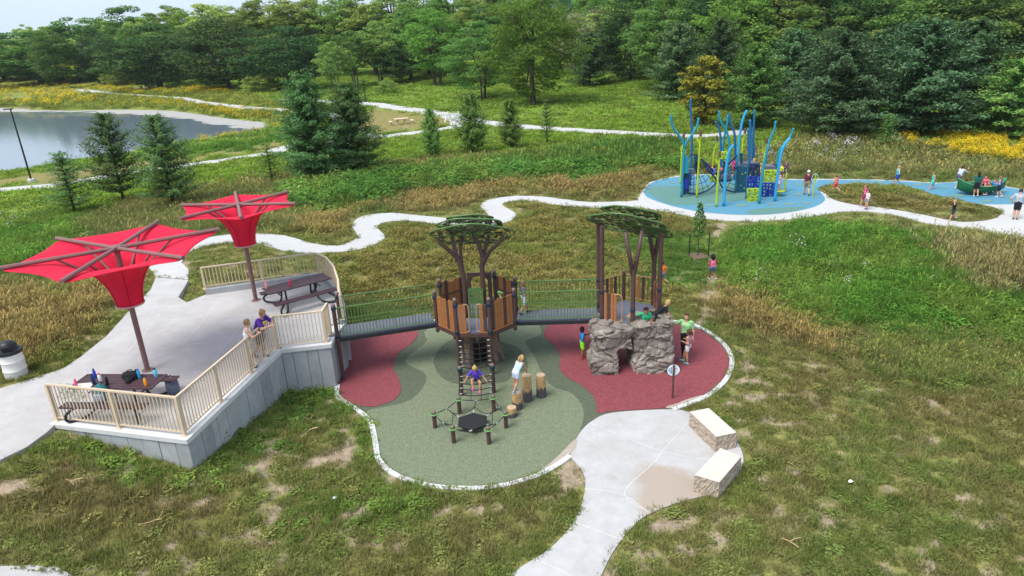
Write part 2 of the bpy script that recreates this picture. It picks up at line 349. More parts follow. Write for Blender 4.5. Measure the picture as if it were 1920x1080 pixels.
# ------------------------------------------------------------------ outlines of the level places
PZ = 1.5
W0, W1, W2, W3, W4 = pxy([(100, 795), (350, 825), (527, 656), (619, 646), (629, 627)], PZ)
BACK = pxy([(377, 505), (592, 477), (612, 486), (626, 503), (634, 528), (635, 545), (637, 557)], 2.5)      # foot line of the rear railing
plaza_poly = [W0, W1, W2, W3, W4] + BACK[::-1] + pxy([(350, 567), (334, 557), (346, 538), (353, 525)], PZ) + pxy([(292, 520), (283, 542), (262, 565), (240, 585), (200, 630), (150, 670), (120, 690), (60, 710), (0, 728), (-150, 770), (-170, 930), (0, 862), (50, 838), (88, 810)], PZ)
RUB = smooth(pxy([(632, 727), (636, 745), (672, 768), (695, 790), (705, 830), (712, 862), (745, 890), (800, 908), (860, 914), (930, 911), (1000, 893), (1040, 873), (1070, 852), (1085, 815), (1110, 790), (1150, 774), (1255, 768), (1320, 744), (1355, 715), (1370, 685), (1365, 660), (1340, 634), (1300, 612), (1240, 603), (1160, 600), (1090, 602), (1000, 596), (900, 592), (800, 606), (720, 618), (660, 624)], 0), 3)
RED_L = smooth(pxy([(634, 735), (633, 690), (650, 632), (720, 620), (775, 619), (783, 630), (765, 650), (745, 665), (738, 690), (745, 705), (752, 725), (745, 745), (720, 758), (690, 763), (655, 755)], 0), 4)
RED_R = smooth(pxy([(1020, 628), (1035, 606), (1090, 604), (1160, 601), (1240, 604), (1300, 614), (1340, 637), (1362, 661), (1367, 686), (1352, 714), (1318, 741), (1255, 764), (1150, 771), (1120, 775), (1118, 755), (1100, 730), (1060, 705), (1049, 688), (1051, 670), (1040, 650)], 0), 4)
LIGHTS = [smooth(pxy([(690, 770), (770, 750), (800, 705), (760, 680), (775, 660), (800, 640), (800, 618), (870, 600), (990, 600), (1015, 625), (985, 640), (1000, 665), (1030, 720), (1075, 740), (1095, 780), (1065, 850), (1035, 871), (1000, 889), (930, 907), (860, 910), (800, 904), (748, 886), (717, 858), (709, 825), (700, 788)], 0), 4)]
DARK_IN = [smooth(pxy([(815, 670), (840, 640), (890, 628), (935, 640), (975, 655), (990, 690), (960, 705), (945, 716), (880, 722), (840, 715), (818, 695)], 0), 4)]
LOWC = smooth(pxy([(1070, 852), (1085, 815), (1110, 790), (1150, 774), (1255, 768), (1292, 773), (1340, 790), (1370, 812), (1388, 840), (1394, 866), (1384, 893), (1360, 914), (1330, 928), (1280, 940), (1215, 965), (1180, 995), (1150, 1035), (1125, 1085), (1080, 1200), (870, 1200), (955, 1082), (1030, 1030), (1075, 980), (1096, 925), (1095, 890), (1080, 868)], 0), 4)
BZ = -1.0
BLUE = smooth(pxy([(1208, 357), (1220, 344), (1240, 337), (1274, 331), (1330, 328), (1400, 330), (1469, 337), (1560, 337), (1640, 338), (1709, 341), (1755, 344), (1801, 342), (1881, 350), (1960, 366), (1990, 383), (1920, 383), (1847, 383), (1801, 377), (1755, 368), (1732, 359), (1686, 349), (1583, 345), (1549, 347), (1535, 355), (1541, 363), (1547, 375), (1529, 387), (1493, 396), (1445, 402), (1397, 403), (1349, 401), (1300, 395), (1252, 384), (1214, 370)], BZ), 3)
RINGC = pxy([(1204, 357), (1217, 342), (1240, 335), (1274, 329), (1330, 326), (1400, 328), (1469, 335.5), (1560, 335.5), (1640, 336.5), (1709, 339.5), (1755, 342.5), (1801, 340.5), (1881, 348.5), (1960, 363), (2100, 380), (2100, 480), (1920, 449), (1881, 439), (1824, 429), (1755, 422), (1709, 411), (1675, 402), (1629, 396), (1583, 396), (1526, 405), (1493, 410), (1421, 415), (1349, 413), (1288, 405), (1240, 395), (1200, 389), (1170, 388.5), (1170, 378.5), (1195, 375)], BZ)
ISLE = smooth(pxy([(1533, 355), (1549, 347), (1583, 345.5), (1640, 346), (1686, 348.5), (1732, 358), (1755, 367), (1801, 376), (1860, 388), (1877, 397), (1872, 406), (1850, 413), (1810, 416), (1770, 411), (1720, 400), (1650, 389), (1600, 383), (1565, 375), (1548, 363)], BZ), 3)
FLATS += [(RUB, -.02), (LOWC, -.02), (RINGC, BZ - .03)]
# ------------------------------------------------------------------ paths that follow the land
PATH_A = pxy([(340, 493), (300, 482), (316, 466), (345, 458), (377, 450), (417, 442), (467, 439), (533, 442), (583, 457), (633, 462), (655, 455), (669, 447), (669, 438), (661, 427), (664, 416), (680, 406), (716, 400), (755, 401), (789, 405), (820, 408), (870, 413), (905, 414), (919, 410), (911, 398), (901, 387), (908, 379), (921, 374), (945, 370), (968, 368), (1015, 369), (1062, 375), (1109, 380), (1171, 378), (1175, 389), (1109, 390), (1046, 385), (999, 377), (965, 377), (943, 382), (945, 388), (962, 397), (968, 405), (955, 416), (920, 424), (870, 424), (808, 419), (776, 415), (740, 415), (716, 419), (708, 427), (716, 437), (722, 444), (716, 452), (692, 464), (649, 472), (620, 474), (567, 475), (520, 468), (483, 457), (447, 455), (417, 457), (383, 463), (353, 475)])
conn = pxy([(292, 520), (280, 502), (300, 482), (340, 493), (355, 507), (353, 525)])
PATH_A = smooth(PATH_A, 2)
def cl(pts, wd): return ribbon(smooth(pxy(pts), 4, False), wd)
PATH_P = cl([(-220, 376), (0, 356.5), (107, 347.5), (180, 335), (260, 322), (333, 313), (433, 298.5), (500, 289), (547, 274), (620, 267), (698, 259), (760, 251), (815, 245), (850, 239), (861, 232), (858, 224), (838, 217)], 2.5)
PATH_Q = cl([(523, 189), (547, 186), (607, 191), (693, 194.5), (743, 202), (793, 208), (837, 216), (890, 226), (923, 231), (987, 238.5), (1060, 243.5), (1200, 251.5), (1290, 256), (1345, 255), (1400, 246)], 2.9)
PATH_R = cl([(150, 168), (203, 175), (283, 181), (333, 183.5), (383, 193), (467, 202.5), (540, 207.5), (613, 214), (640, 224), (655, 240), (690, 258)], 2.6)
PATH_S = pxy([(-60, 1066), (0, 1064), (60, 1062), (110, 1066), (140, 1084), (150, 1150), (-60, 1150)])
POND = smooth(pxy([(-260, 375), (-90, 342), (0, 324), (73, 313), (167, 297), (283, 277), (367, 262), (467, 248), (507, 238), (493, 229), (433, 223), (367, 213), (317, 207.5), (233, 205.5), (100, 207), (0, 202), (-160, 205), (-320, 240)], -2.2), 4)
SLABS = [plaza_poly, RUB, LOWC, PATH_A, conn, PATH_P, PATH_Q, PATH_R, PATH_S]
FLATS.append((plaza_poly, 1.44 - 100)); FLATS.pop()
# ------------------------------------------------------------------ what grows where: (outline in the photo, kind)
ZONES = [
 ('bright', [(-300, 470), (-300, 350), (0, 362), (170, 345), (330, 322), (520, 300), (640, 290), (720, 275), (860, 240), (1000, 246), (1250, 262), (1250, 275), (1000, 265), (860, 262), (640, 320), (450, 330), (300, 350), (120, 400), (0, 440)]),
 ('lush', [(-300, 560), (-300, 420), (0, 430), (60, 405), (130, 390), (280, 400), (330, 420), (180, 440), (60, 480), (0, 520)]),
 ('prairie', [(130, 430), (300, 360), (560, 320), (800, 300), (1200, 268), (1300, 270), (1230, 330), (1200, 360), (900, 372), (560, 440), (440, 435), (300, 470), (180, 440)]),
 ('bush', [(540, 392), (540, 365), (640, 345), (760, 322), (900, 303), (1000, 296), (1130, 270), (1280, 262), (1290, 312), (1200, 318), (1050, 328), (900, 338), (780, 352), (640, 388)]),
 ('dry', [(540, 440), (560, 405), (700, 375), (900, 340), (1150, 325), (1260, 305), (1250, 332), (1210, 345), (1195, 372), (1060, 368), (940, 362), (890, 385), (800, 398), (700, 395), (660, 412), (650, 445), (600, 450)]),
 ('dry', [(-300, 660), (0, 640), (100, 600), (250, 560), (262, 520), (150, 540), (40, 545), (-300, 560)]),
 ('olive', [(-300, 560), (0, 545), (150, 535), (280, 500), (300, 470), (150, 440), (0, 520), (-300, 540)]),
 ('dry', [(60, 690), (150, 640), (215, 590), (262, 545), (200, 560), (90, 610), (0, 650), (0, 690)]),
 ('drytan', [(640, 600), (635, 500), (660, 480), (740, 425), (860, 428), (985, 412), (975, 382), (1050, 390), (1200, 396), (1290, 420), (1300, 500), (1250, 570), (1100, 560), (950, 560), (800, 575), (700, 600)]),
 ('lushlow', [(1110, 470), (1150, 440), (1240, 430), (1330, 440), (1330, 520), (1240, 540), (1150, 500)]),
 ('olive', [(1290, 420), (1390, 425), (1560, 412), (1640, 402), (1720, 420), (1800, 440), (1990, 470), (1990, 505), (1760, 470), (1640, 430), (1500, 420), (1400, 445), (1350, 445), (1290, 440)]),
 ('lush', [(1345, 500), (1360, 455), (1420, 430), (1520, 425), (1640, 430), (1760, 450), (1990, 510), (1990, 640), (1800, 625), (1660, 612), (1560, 600), (1450, 560), (1390, 540)]),
 ('plume', [(1740, 455), (1830, 445), (1990, 480), (1990, 570), (1850, 560), (1780, 520)]),
 ('mid', [(1560, 600), (1700, 612), (1990, 640), (1990, 745), (1800, 720), (1640, 680), (1540, 640)]),
 ('dry', [(1330, 560), (1360, 545), (1430, 565), (1540, 605), (1600, 640), (1560, 660), (1450, 620), (1370, 590)]),
 ('rough', [(1470, 740), (1500, 690), (1560, 700), (1760, 740), (1990, 760), (1990, 810), (1800, 775), (1600, 760), (1500, 770)]),
 ('drytan', [(1545, 360), (1600, 350), (1690, 354), (1770, 378), (1840, 396), (1830, 408), (1700, 390), (1600, 375)]),
 ('prairie', [(1380, 300), (1490, 255), (1600, 255), (1990, 290), (1990, 345), (1880, 342), (1700, 334), (1470, 332), (1300, 322)]),
 ('olive', [(1460, 337), (1470, 329), (1700, 332), (1810, 338), (1990, 350), (1990, 368), (1880, 348), (1700, 338)]),
 ('bright', [(1030, 205), (1250, 215), (1330, 235), (1330, 250), (1200, 246), (1060, 236), (900, 222)]),
 ('mowed', [(700, 200), (760, 208), (830, 218), (855, 226), (845, 236), (760, 248), (700, 255), (650, 235)]),
 ('mowed', [(-300, 375), (-300, 345), (0, 335), (130, 315), (300, 300), (500, 270), (545, 262), (545, 275), (430, 295), (260, 319), (107, 345), (0, 354)]),
 ('pondside', [(-300, 200), (-300, 150), (0, 150), (200, 155), (420, 165), (520, 190), (640, 215), (560, 235), (508, 240), (490, 225), (430, 220), (320, 204), (100, 203)]),
 ('lush', [(380, 265), (470, 250), (520, 240), (560, 245), (540, 262), (460, 280), (330, 290), (300, 285)]),
 ('rough', [(0, 940), (160, 870), (300, 880), (420, 930), (380, 990), (250, 1010), (100, 1000)]),
 ('lushlow', [(105, 815), (170, 830), (330, 870), (360, 905), (250, 895), (120, 850)]),
 ('lushlow', [(400, 890), (420, 850), (500, 780), (560, 735), (634, 728), (650, 760), (600, 775), (540, 800), (480, 850), (430, 890)]),
 ('lushlow', [(660, 775), (690, 790), (703, 850), (720, 880), (780, 912), (720, 930), (680, 880), (660, 830)]),
 ('lushlow', [(560, 960), (640, 930), (760, 925), (790, 960), (700, 990), (600, 985)]),
]
TINT = {'lawn': (.225, .225, .076), 'bright': (.19, .30, .045), 'lush': (.125, .25, .045), 'prairie': (.22, .235, .085), 'bush': (.12, .235, .055), 'dry': (.27, .232, .10), 'drytan': (.195, .195, .066),
        'olive': (.185, .205, .068), 'lushlow': (.115, .19, .045), 'plume': (.25, .255, .125), 'mid': (.20, .245, .07), 'mowed': (.26, .235, .09), 'pondside': (.23, .27, .06), 'rough': (.23, .20, .08)}
HGT = {'lawn': .11, 'bright': .28, 'lush': .5, 'prairie': .5, 'bush': .85, 'dry': .30, 'drytan': .16, 'olive': .15, 'lushlow': .16, 'plume': .5, 'mid': .26, 'mowed': .06, 'pondside': .6, 'rough': .14}
KINDS_ = list(TINT)
ZP = [(k, np.array(p, float)) for k, p in ZONES]
def zone_of(x, y, z, jit=True, seed=3):
    """index into KINDS_ for ground points, ragged at the borders"""
    u, v = project(x, y, z); d = np.hypot(x, y)
    if jit:
        s = 900 / np.maximum(d, 8); r = np.random.default_rng(seed)
        u = u + s * (fbm(x * .35, y * .35, 5) - .5) * 2.6 + s * .7 * r.normal(size=x.shape); v = v + .45 * s * ((fbm(x * .35, y * .35, 9) - .5) * 2.6 + .7 * r.normal(size=x.shape))
    k = np.zeros(x.shape, int)
    k[(d > 58)] = KINDS_.index('bright')
    for nm, p in ZP: k[inside(u, v, [tuple(q) for q in p])] = KINDS_.index(nm)
    return k
DIRT = [(640, 830, 40, 42), (655, 870, 25, 20), (480, 880, 45, 14), (500, 870, 30, 9), (410, 940, 30, 14), (360, 905, 22, 12), (520, 960, 28, 22), (470, 1000, 25, 12), (175, 900, 22, 10), (210, 1035, 20, 10), (350, 1065, 30, 14), (560, 1000, 18, 9), (590, 900, 18, 8),
        (1270, 990, 70, 40), (1240, 1040, 80, 40), (1190, 1065, 50, 20), (1330, 1000, 40, 22), (1370, 1050, 50, 24), (1400, 715, 50, 30), (1420, 745, 45, 22), (1400, 690, 25, 16), (1460, 800, 30, 12), (1600, 960, 12, 30), (1650, 1000, 14, 26), (1690, 1060, 16, 24), (1540, 1010, 22, 12), (1480, 980, 24, 10), (1730, 1040, 14, 22),
        (1800, 670, 70, 16), (1700, 655, 45, 10), (1060, 900, 34, 30), (1090, 940, 14, 34), (880, 950, 40, 10), (1000, 930, 40, 14), (1330, 560, 16, 40), (1335, 500, 12, 50), (1348, 440, 12, 30), (1320, 600, 16, 18), (700, 960, 22, 8), (1500, 870, 20, 8), (1430, 900, 22, 8), (1345, 950, 36, 14), (980, 960, 30, 10)]
def dirt_of(x, y, z):
    u, v = project(x, y, z); o = np.zeros(x.shape)
    for cx, cy, rx, ry in DIRT: o = np.maximum(o, 1.25 - np.hypot((u - cx) / rx, (v - cy) / ry) * .85)
    trail = 1 - sstep(3, 10, seg_dist(u + 8 * (fbm(x * .9, y * .9, 51) - .5), v, [(1312, 612), (1326, 575), (1334, 530), (1340, 480), (1348, 440), (1352, 424)], False))
    n = fbm(x * 2.4, y * 2.4, 21, 5) ; near = 1 - sstep(20, 32, np.hypot(x, y))
    return np.clip(.8 * trail + sstep(.42, .66, o * .60 + (n - .5) * 2.3) + .9 * near * sstep(.65, .72, fbm(x * 2.1 + 9, y * 2.1, 33, 5)), 0, 1)
# ------------------------------------------------------------------ ground sheet
def spaced(a, b, h0, g, hmax):
    o = [a]; h = h0
    while o[-1] < b: o.append(o[-1] + h); h = min(h * g, hmax)
    return o
gx = np.array(sorted(set([round(-v, 3) for v in spaced(46, 2600, .5, 1.12, 300)] + list(np.round(np.arange(-46, 46.01, .2), 3)) + spaced(46, 2600, .5, 1.12, 300))))
gy = np.array(list(np.arange(3, 28, .18)) + list(np.arange(28, 58, .36)) + spaced(58, 4200, .4, 1.06, 300))
GX, GY = np.meshgrid(gx, gy); GX = GX.ravel(); GY = GY.ravel(); GZ = ground_z(GX, GY)
Z0 = GZ.copy(); pd = sdist(GX, GY, POND); GZ = np.where(pd < 1.5, np.minimum(GZ, np.where(pd < 0, -2.2 - .35 * np.minimum(-pd, 4), -2.2 + .5 * pd)), GZ)
for S_ in (RUB, LOWC, PATH_A, conn, PATH_P, PATH_Q, PATH_R, PATH_S):
    d = sdist(GX, GY, S_); GZ = np.where(d < 0, GZ - .09 * sstep(0, -.35, d), GZ)
d = sdist(GX, GY, plaza_poly); GZ = np.where(d < 0, np.minimum(GZ, 1.36), GZ)
d = sdist(GX, GY, RINGC); di = sdist(GX, GY, ISLE); GZ = np.where((d < 0) & (di > 0), GZ - .12 * sstep(0, -.4, d) * sstep(0, .4, di), np.where(di < 0, BZ + .03 + .1 * sstep(0, -1.5, di), GZ))
GZ += np.where(Z0 > -50, (fbm(GX * .8, GY * .8, 2) - .5) * .05, 0) * sstep(0, .5, np.minimum.reduce([sdist(GX, GY, s) for s in (RUB, LOWC, PATH_A, RINGC, plaza_poly)]))
nxx, nyy = len(gx), len(gy); I = np.arange(nxx * nyy).reshape(nyy, nxx)
FQ = np.stack([I[:-1, :-1].ravel(), I[:-1, 1:].ravel(), I[1:, 1:].ravel(), I[1:, :-1].ravel()], -1)
def ground_mat():
    m = bpy.data.materials.new('meadow_soil'); m.use_nodes = True; t = m.node_tree; ln = t.links.new; b = t.nodes['Principled BSDF']; b.inputs['Roughness'].default_value = .95; b.inputs['Specular IOR Level'].default_value = .1
    a = t.nodes.new('ShaderNodeAttribute'); a.attribute_name = 'tint'; g = t.nodes.new('ShaderNodeNewGeometry')
    n = t.nodes.new('ShaderNodeTexNoise'); n.inputs['Scale'].default_value = 3.0; n.inputs['Detail'].default_value = 9; n.inputs['Roughness'].default_value = .75; ln(g.outputs['Position'], n.inputs['Vector'])
    r = t.nodes.new('ShaderNodeValToRGB'); r.color_ramp.elements[0].position = .35; r.color_ramp.elements[0].color = (.55, .55, .5, 1); r.color_ramp.elements[1].position = .68; r.color_ramp.elements[1].color = (1.3, 1.25, 1.2, 1); ln(n.outputs[0], r.inputs[0])
    x = t.nodes.new('ShaderNodeMixRGB'); x.blend_type = 'MULTIPLY'; x.inputs[0].default_value = 1; ln(a.outputs['Color'], x.inputs[1]); ln(r.outputs[0], x.inputs[2]); ln(x.outputs[0], b.inputs['Base Color'])
    n2 = t.nodes.new('ShaderNodeTexNoise'); n2.inputs['Scale'].default_value = 14; n2.inputs['Detail'].default_value = 6; ln(g.outputs['Position'], n2.inputs['Vector']); bp = t.nodes.new('ShaderNodeBump'); bp.inputs['Strength'].default_value = .7; bp.inputs['Distance'].default_value = .05; ln(n2.outputs[0], bp.inputs['Height']); ln(bp.outputs[0], b.inputs['Normal'])
    return m
gme = np_mesh('ground', np.stack([GX, GY, GZ], -1), FQ, ground_mat(), True)
TA = np.array([TINT[k] for k in KINDS_]); zk = zone_of(GX, GY, Z0); gc = TA[zk] * .92
dm = dirt_of(GX, GY, Z0)[:, None]; soil = np.array([.34, .27, .205]); dark_soil = np.array([.10, .085, .07]); u_, v_ = project(GX, GY, Z0)
sl = np.where(((v_ > 630) & (v_ < 700) & (u_ > 1650) & (u_ < 1900))[:, None], dark_soil, soil); gc = gc * (1 - dm) + sl * dm
ca = gme.color_attributes.new('tint', 'FLOAT_COLOR', 'POINT'); ca.data.foreach_set('color', np.concatenate([gc, np.ones((len(gc), 1))], 1).astype(np.float32).ravel())
obj('ground', gme, kind='structure')
# ------------------------------------------------------------------ pond
def water_mat():
    m = bpy.data.materials.new('pond_water'); m.use_nodes = True; t = m.node_tree; ln = t.links.new; b = t.nodes['Principled BSDF']; b.inputs['Roughness'].default_value = .06; b.inputs['Specular IOR Level'].default_value = .9; b.inputs['IOR'].default_value = 2.3
    g = t.nodes.new('ShaderNodeNewGeometry'); a = t.nodes.new('ShaderNodeAttribute'); a.attribute_name = 'scum'
    n = t.nodes.new('ShaderNodeTexNoise'); n.inputs['Scale'].default_value = .35; n.inputs['Detail'].default_value = 7; n.inputs['Roughness'].default_value = .7; mpw = t.nodes.new('ShaderNodeMapping'); mpw.inputs['Scale'].default_value = (.45, 1.1, 1); ln(g.outputs['Position'], mpw.inputs[0]); ln(mpw.outputs[0], n.inputs['Vector'])
    ad = t.nodes.new('ShaderNodeMath'); ad.operation = 'ADD'; ln(a.outputs['Fac'], ad.inputs[0]); ln(n.outputs[0], ad.inputs[1]); r = t.nodes.new('ShaderNodeValToRGB'); r.color_ramp.elements[0].position = .93; r.color_ramp.elements[1].position = 1.0; 
    sc = t.nodes.new('ShaderNodeMath'); sc.operation = 'MULTIPLY'; sc.inputs[1].default_value = .8; ln(ad.outputs[0], sc.inputs[0]); ln(sc.outputs[0], r.inputs[0])
    x = t.nodes.new('ShaderNodeMixRGB'); x.inputs[1].default_value = (.14, .175, .215, 1); x.inputs[2].default_value = (.20, .18, .15, 1); ln(r.outputs[0], x.inputs[0]); ln(x.outputs[0], b.inputs['Base Color'])
    rr = t.nodes.new('ShaderNodeMapRange'); rr.inputs[3].default_value = .07; rr.inputs[4].default_value = .8; ln(r.outputs[0], rr.inputs[0]); ln(rr.outputs[0], b.inputs['Roughness'])
    n2 = t.nodes.new('ShaderNodeTexNoise'); n2.inputs['Scale'].default_value = 1.5; n2.inputs['Detail'].default_value = 4; ln(g.outputs['Position'], n2.inputs['Vector']); bp = t.nodes.new('ShaderNodeBump'); bp.inputs['Strength'].default_value = .14; bp.inputs['Distance'].default_value = .05; ln(n2.outputs[0], bp.inputs['Height']); ln(bp.outputs[0], b.inputs['Normal'])
    return m
po = drape('pond', POND, water_mat(), -2.2, 0, 3.0, kind='structure')
pv = np.array([v.co[:2] for v in po.data.vertices]); uu, vv = project(pv[:, 0], pv[:, 1], np.full(len(pv), -2.2)); dsh = -sdist(pv[:, 0], pv[:, 1], POND)
SC_P = pxy([(-300, 196), (0, 198), (100, 204), (233, 202), (317, 204), (433, 219), (515, 230), (520, 240), (470, 243), (400, 235), (345, 224), (280, 216), (160, 211), (0, 210), (-300, 214)], -2.2)
scum = np.clip(.62 - sdist(pv[:, 0], pv[:, 1], SC_P) / 9, .25, .95); scum = np.maximum(scum, .35 + .4 * (1 - sstep(0, 1.6, dsh)))
sa = po.data.attributes.new('scum', 'FLOAT', 'POINT'); sa.data.foreach_set('value', scum.astype(np.float32))
# ------------------------------------------------------------------ paths and level floors
dz = lambda k: (lambda x, y: ground_z(x, y) + k)
for nm, P, st in (('winding_path', PATH_A, .7), ('pond_path', PATH_P, 1.5), ('meadow_path', PATH_Q, 2.0), ('far_path', PATH_R, 2.5), ('corner_path', PATH_S, .7)):
    drape(nm, P, concrete_path if nm != 'corner_path' else concrete, dz(.035), .2, st, kind='structure')
drape('path_junction', conn, concrete_path, lambda x, y: np.maximum(ground_z(x, y) + .03, 0), .3, .4, kind='structure')
# blue play area
drape('play_area_surround', RINGC, concrete_path, BZ, .25, 3.0, kind='structure')
blue_o = drape('blue_play_surface', BLUE, blue_rub, BZ + .006, 0, 3.0, kind='structure')
for i, (pp, mm) in enumerate([([(1212, 356), (1245, 350), (1330, 347), (1420, 340), (1470, 342), (1440, 360), (1400, 374), (1340, 380), (1270, 385), (1230, 372)], teal_rub), ([(1400, 401), (1420, 391), (1500, 388), (1520, 384), (1493, 395), (1445, 401)], teal_rub)]):
    drape('teal_play_surface', smooth(pxy(pp, BZ), 3), mm, BZ + .012, 0, 3.0, blue_o)
for cx, cy, rx in [(1243, 346, 8), (1262, 343, 7), (1230, 350, 6), (1390, 385, 12), (1450, 383, 9), (1478, 383, 12), (1512, 381, 9), (1330, 385, 10), (1497, 365, 11), (1530, 369, 8), (1500, 346, 9), (1560, 341, 8), (1650, 342, 9), (1720, 347, 9), (1770, 352, 9), (1800, 367, 10), (1850, 377, 12), (1890, 370, 10), (1900, 378, 9), (1320, 390, 8), (1735, 344, 7), (1880, 358, 8)]:
    drape('leaf_patch', smooth(pxy([(cx + rx * (1 + .25 * math.sin(k * 2.3 + cx)) * math.cos(k * math.pi / 4), cy + rx * .2 * (1 + .3 * math.cos(k * 1.7 + cy)) * math.sin(k * math.pi / 4)) for k in range(8)], BZ), 2), olive_rub, BZ + .020, 0, 5.0, blue_o)
iz = lambda x, y: BZ + .02 + .12 * sstep(0, 1.5, -sdist(x, y, ISLE))
isl = drape('grass_island', ISLE, bpy.data.materials['meadow_soil'], iz, .2, 1.0, kind='structure')
ia = isl.data.color_attributes.new('tint', 'FLOAT_COLOR', 'POINT'); ia.data.foreach_set('color', np.tile(np.array([.13, .12, .045, 1], np.float32), len(isl.data.vertices)))
# rubber of the tree-house playground: dark base, light and red fields laid over it, concrete kerb round it
rub = drape('play_surface', RUB, dkgreen_rub, 0.0, .25, 1.0, kind='structure')
for P in LIGHTS: drape('light_green_field', P, ltgreen_rub, .004, 0, 1.0, rub)
for P in DARK_IN: drape('dark_green_field', P, dkgreen_rub, .008, 0, 1.0, rub)
for P in (RED_L, RED_R): drape('red_field', P, red_rub, .012, 0, 1.0, rub)
def kerb(name, line, wd, z0, z1, m, **k):
    c = np.array(line); t = np.gradient(c, axis=0); t /= np.linalg.norm(t, axis=1)[:, None]; n = np.stack([-t[:, 1], t[:, 0]], -1); mb = MB()
    a = c + n * wd / 2; b = c - n * wd / 2; N = len(c); V = []
    for i in range(N): V += [(*a[i], z0), (*a[i], z1), (*b[i], z1), (*b[i], z0)]
    Fs = []
    for i in range(N - 1):
        for q in range(4): r = (q + 1) % 4; Fs.append((i * 4 + q, i * 4 + r, i * 4 + 4 + r, i * 4 + 4 + q))
    Fs += [(3, 2, 1, 0), tuple(range(4 * N - 4, 4 * N))]
    mb.add(V, Fs); return mb.build(name, m, **k)
KL = smooth(pxy([(633, 722), (634, 745), (670, 769), (694, 791), (704, 830), (711, 864), (744, 892), (800, 910), (860, 916), (930, 913), (1000, 895), (1042, 874), (1069, 855)], 0), 4, False)
KR = smooth(pxy([(1262, 768), (1322, 745), (1358, 716), (1372, 686), (1367, 659), (1342, 632), (1300, 609), (1240, 600.5), (1160, 597.5), (1090, 599.5), (1000, 594), (900, 590), (800, 604), (720, 616), (655, 622)], 0), 4, False)
kerb('play_surface_kerb', KL, .15, -.2, .03, coping_m, kind='structure'); kerb('play_surface_kerb', KR, .15, -.2, .03, coping_m, kind='structure')
def sandy_mat():
    m = concrete.copy(); m.name = 'sandy_plaza_concrete'; t = m.node_tree; ln = t.links.new; b = t.nodes['Principled BSDF']; old = b.inputs['Base Color'].links[0].from_socket
    a = t.nodes.new('ShaderNodeAttribute'); a.attribute_name = 'sand'; g = t.nodes.new('ShaderNodeNewGeometry'); n = t.nodes.new('ShaderNodeTexNoise'); n.inputs['Scale'].default_value = 3.0; n.inputs['Detail'].default_value = 10; n.inputs['Roughness'].default_value = .72; ln(g.outputs['Position'], n.inputs['Vector'])
    ad = t.nodes.new('ShaderNodeMath'); ad.operation = 'MULTIPLY_ADD'; ad.inputs[1].default_value = 1.5; ln(n.outputs[0], ad.inputs[0]); ln(a.outputs['Fac'], ad.inputs[2]); r = t.nodes.new('ShaderNodeMapRange'); r.inputs[1].default_value = .85; r.inputs[2].default_value = 1.35; ln(ad.outputs[0], r.inputs[0])
    x = t.nodes.new('ShaderNodeMixRGB'); x.inputs[2].default_value = (.35, .285, .235, 1); ln(r.outputs[0], x.inputs[0]); ln(old, x.inputs[1]); ln(x.outputs[0], b.inputs['Base Color']); return m
low = drape('lower_plaza', LOWC, sandy_mat(), .012, .25, .22, kind='structure')
sand = smooth(pxy([(1200, 890), (1220, 872), (1245, 880), (1275, 885), (1300, 900), (1330, 925), (1285, 938), (1230, 957), (1215, 962), (1200, 940), (1205, 915)], 0), 4)
lv = np.array([v.co[:2] for v in low.data.vertices]); sdv = sdist(lv[:, 0], lv[:, 1], sand); sv = np.clip(.5 - sdv * 1.6, -.6, .75); low.data.attributes.new('sand', 'FLOAT', 'POINT').data.foreach_set('value', sv.astype(np.float32))
def strip(name, pts, z, wd, m, parent):
    p = pxy(pts, z); kx = ribbon(smooth(p, 3, False) if len(p) > 2 else p, wd); mb = MB(); n = len(kx) // 2
    mb.add([(x, y, z) for x, y in kx], [(i, i + 1, 2 * n - 2 - i, 2 * n - 1 - i) for i in range(n - 1)][:])
    o = mb.build(name, m, parent); o.data.flip_normals() if o.data.polygons[0].normal.z < 0 else None; return o
for pts in ([(1105, 792), (1165, 817), (1250, 848), (1360, 868)], [(1292, 790), (1245, 842), (1228, 866), (1170, 922), (1205, 955)], [(1096, 916), (1165, 926), (1215, 960)], [(1068, 976), (1166, 1012)], [(1000, 1048), (1040, 1064), (1090, 1090)]): strip('joint', pts, .017, .015, joint_m, low)
drape('sand_drift', smooth(pxy([(1248, 764), (1270, 757), (1284, 751), (1300, 746), (1317, 742), (1300, 755), (1280, 763), (1262, 767)], 0), 4), sand_concrete, .018, 0, .6, rub)
drape('sand_drift', smooth(pxy([(1010, 886), (1040, 862), (1078, 825), (1080, 838), (1062, 858), (1035, 873)], 0), 4), sand_concrete, .018, 0, .6, rub)
# ------------------------------------------------------------------ upper plaza
def offset_chain(pts, d):
    """move a chain of corners inwards (to the left of its direction) by d"""
    P = [np.array(p, float) for p in pts]; o = []
    for i, p in enumerate(P):
        ns = []
        for a_, b_ in ((i - 1, i), (i, i + 1)):
            if 0 <= a_ and b_ < len(P): u = (P[b_] - P[a_]) / np.linalg.norm(P[b_] - P[a_]); ns.append(np.array((-u[1], u[0])))
        m_ = sum(ns) / len(ns); o.append(tuple(p + m_ * d / max(m_ @ m_, .3)))
    return o
plz = drape('upper_plaza', offset_chain([W0, W1, W2, W3, W4], .2) + [p for i, p in enumerate(plaza_poly) if i >= 5], concrete, PZ, .5, 1.2, kind='structure')
for pts in ([(318, 600), (400, 595), (500, 588), (560, 583)], [(400, 575), (370, 615), (340, 648)], [(460, 605), (420, 650), (400, 680)], [(300, 590), (270, 625), (235, 665)], [(235, 665), (330, 648), (430, 640)], [(565, 545), (555, 580), (550, 600)], [(0, 790), (60, 760), (130, 735)], [(380, 566), (440, 565), (520, 558)]): strip('joint', pts, PZ + .004, .018, joint_m, plz)
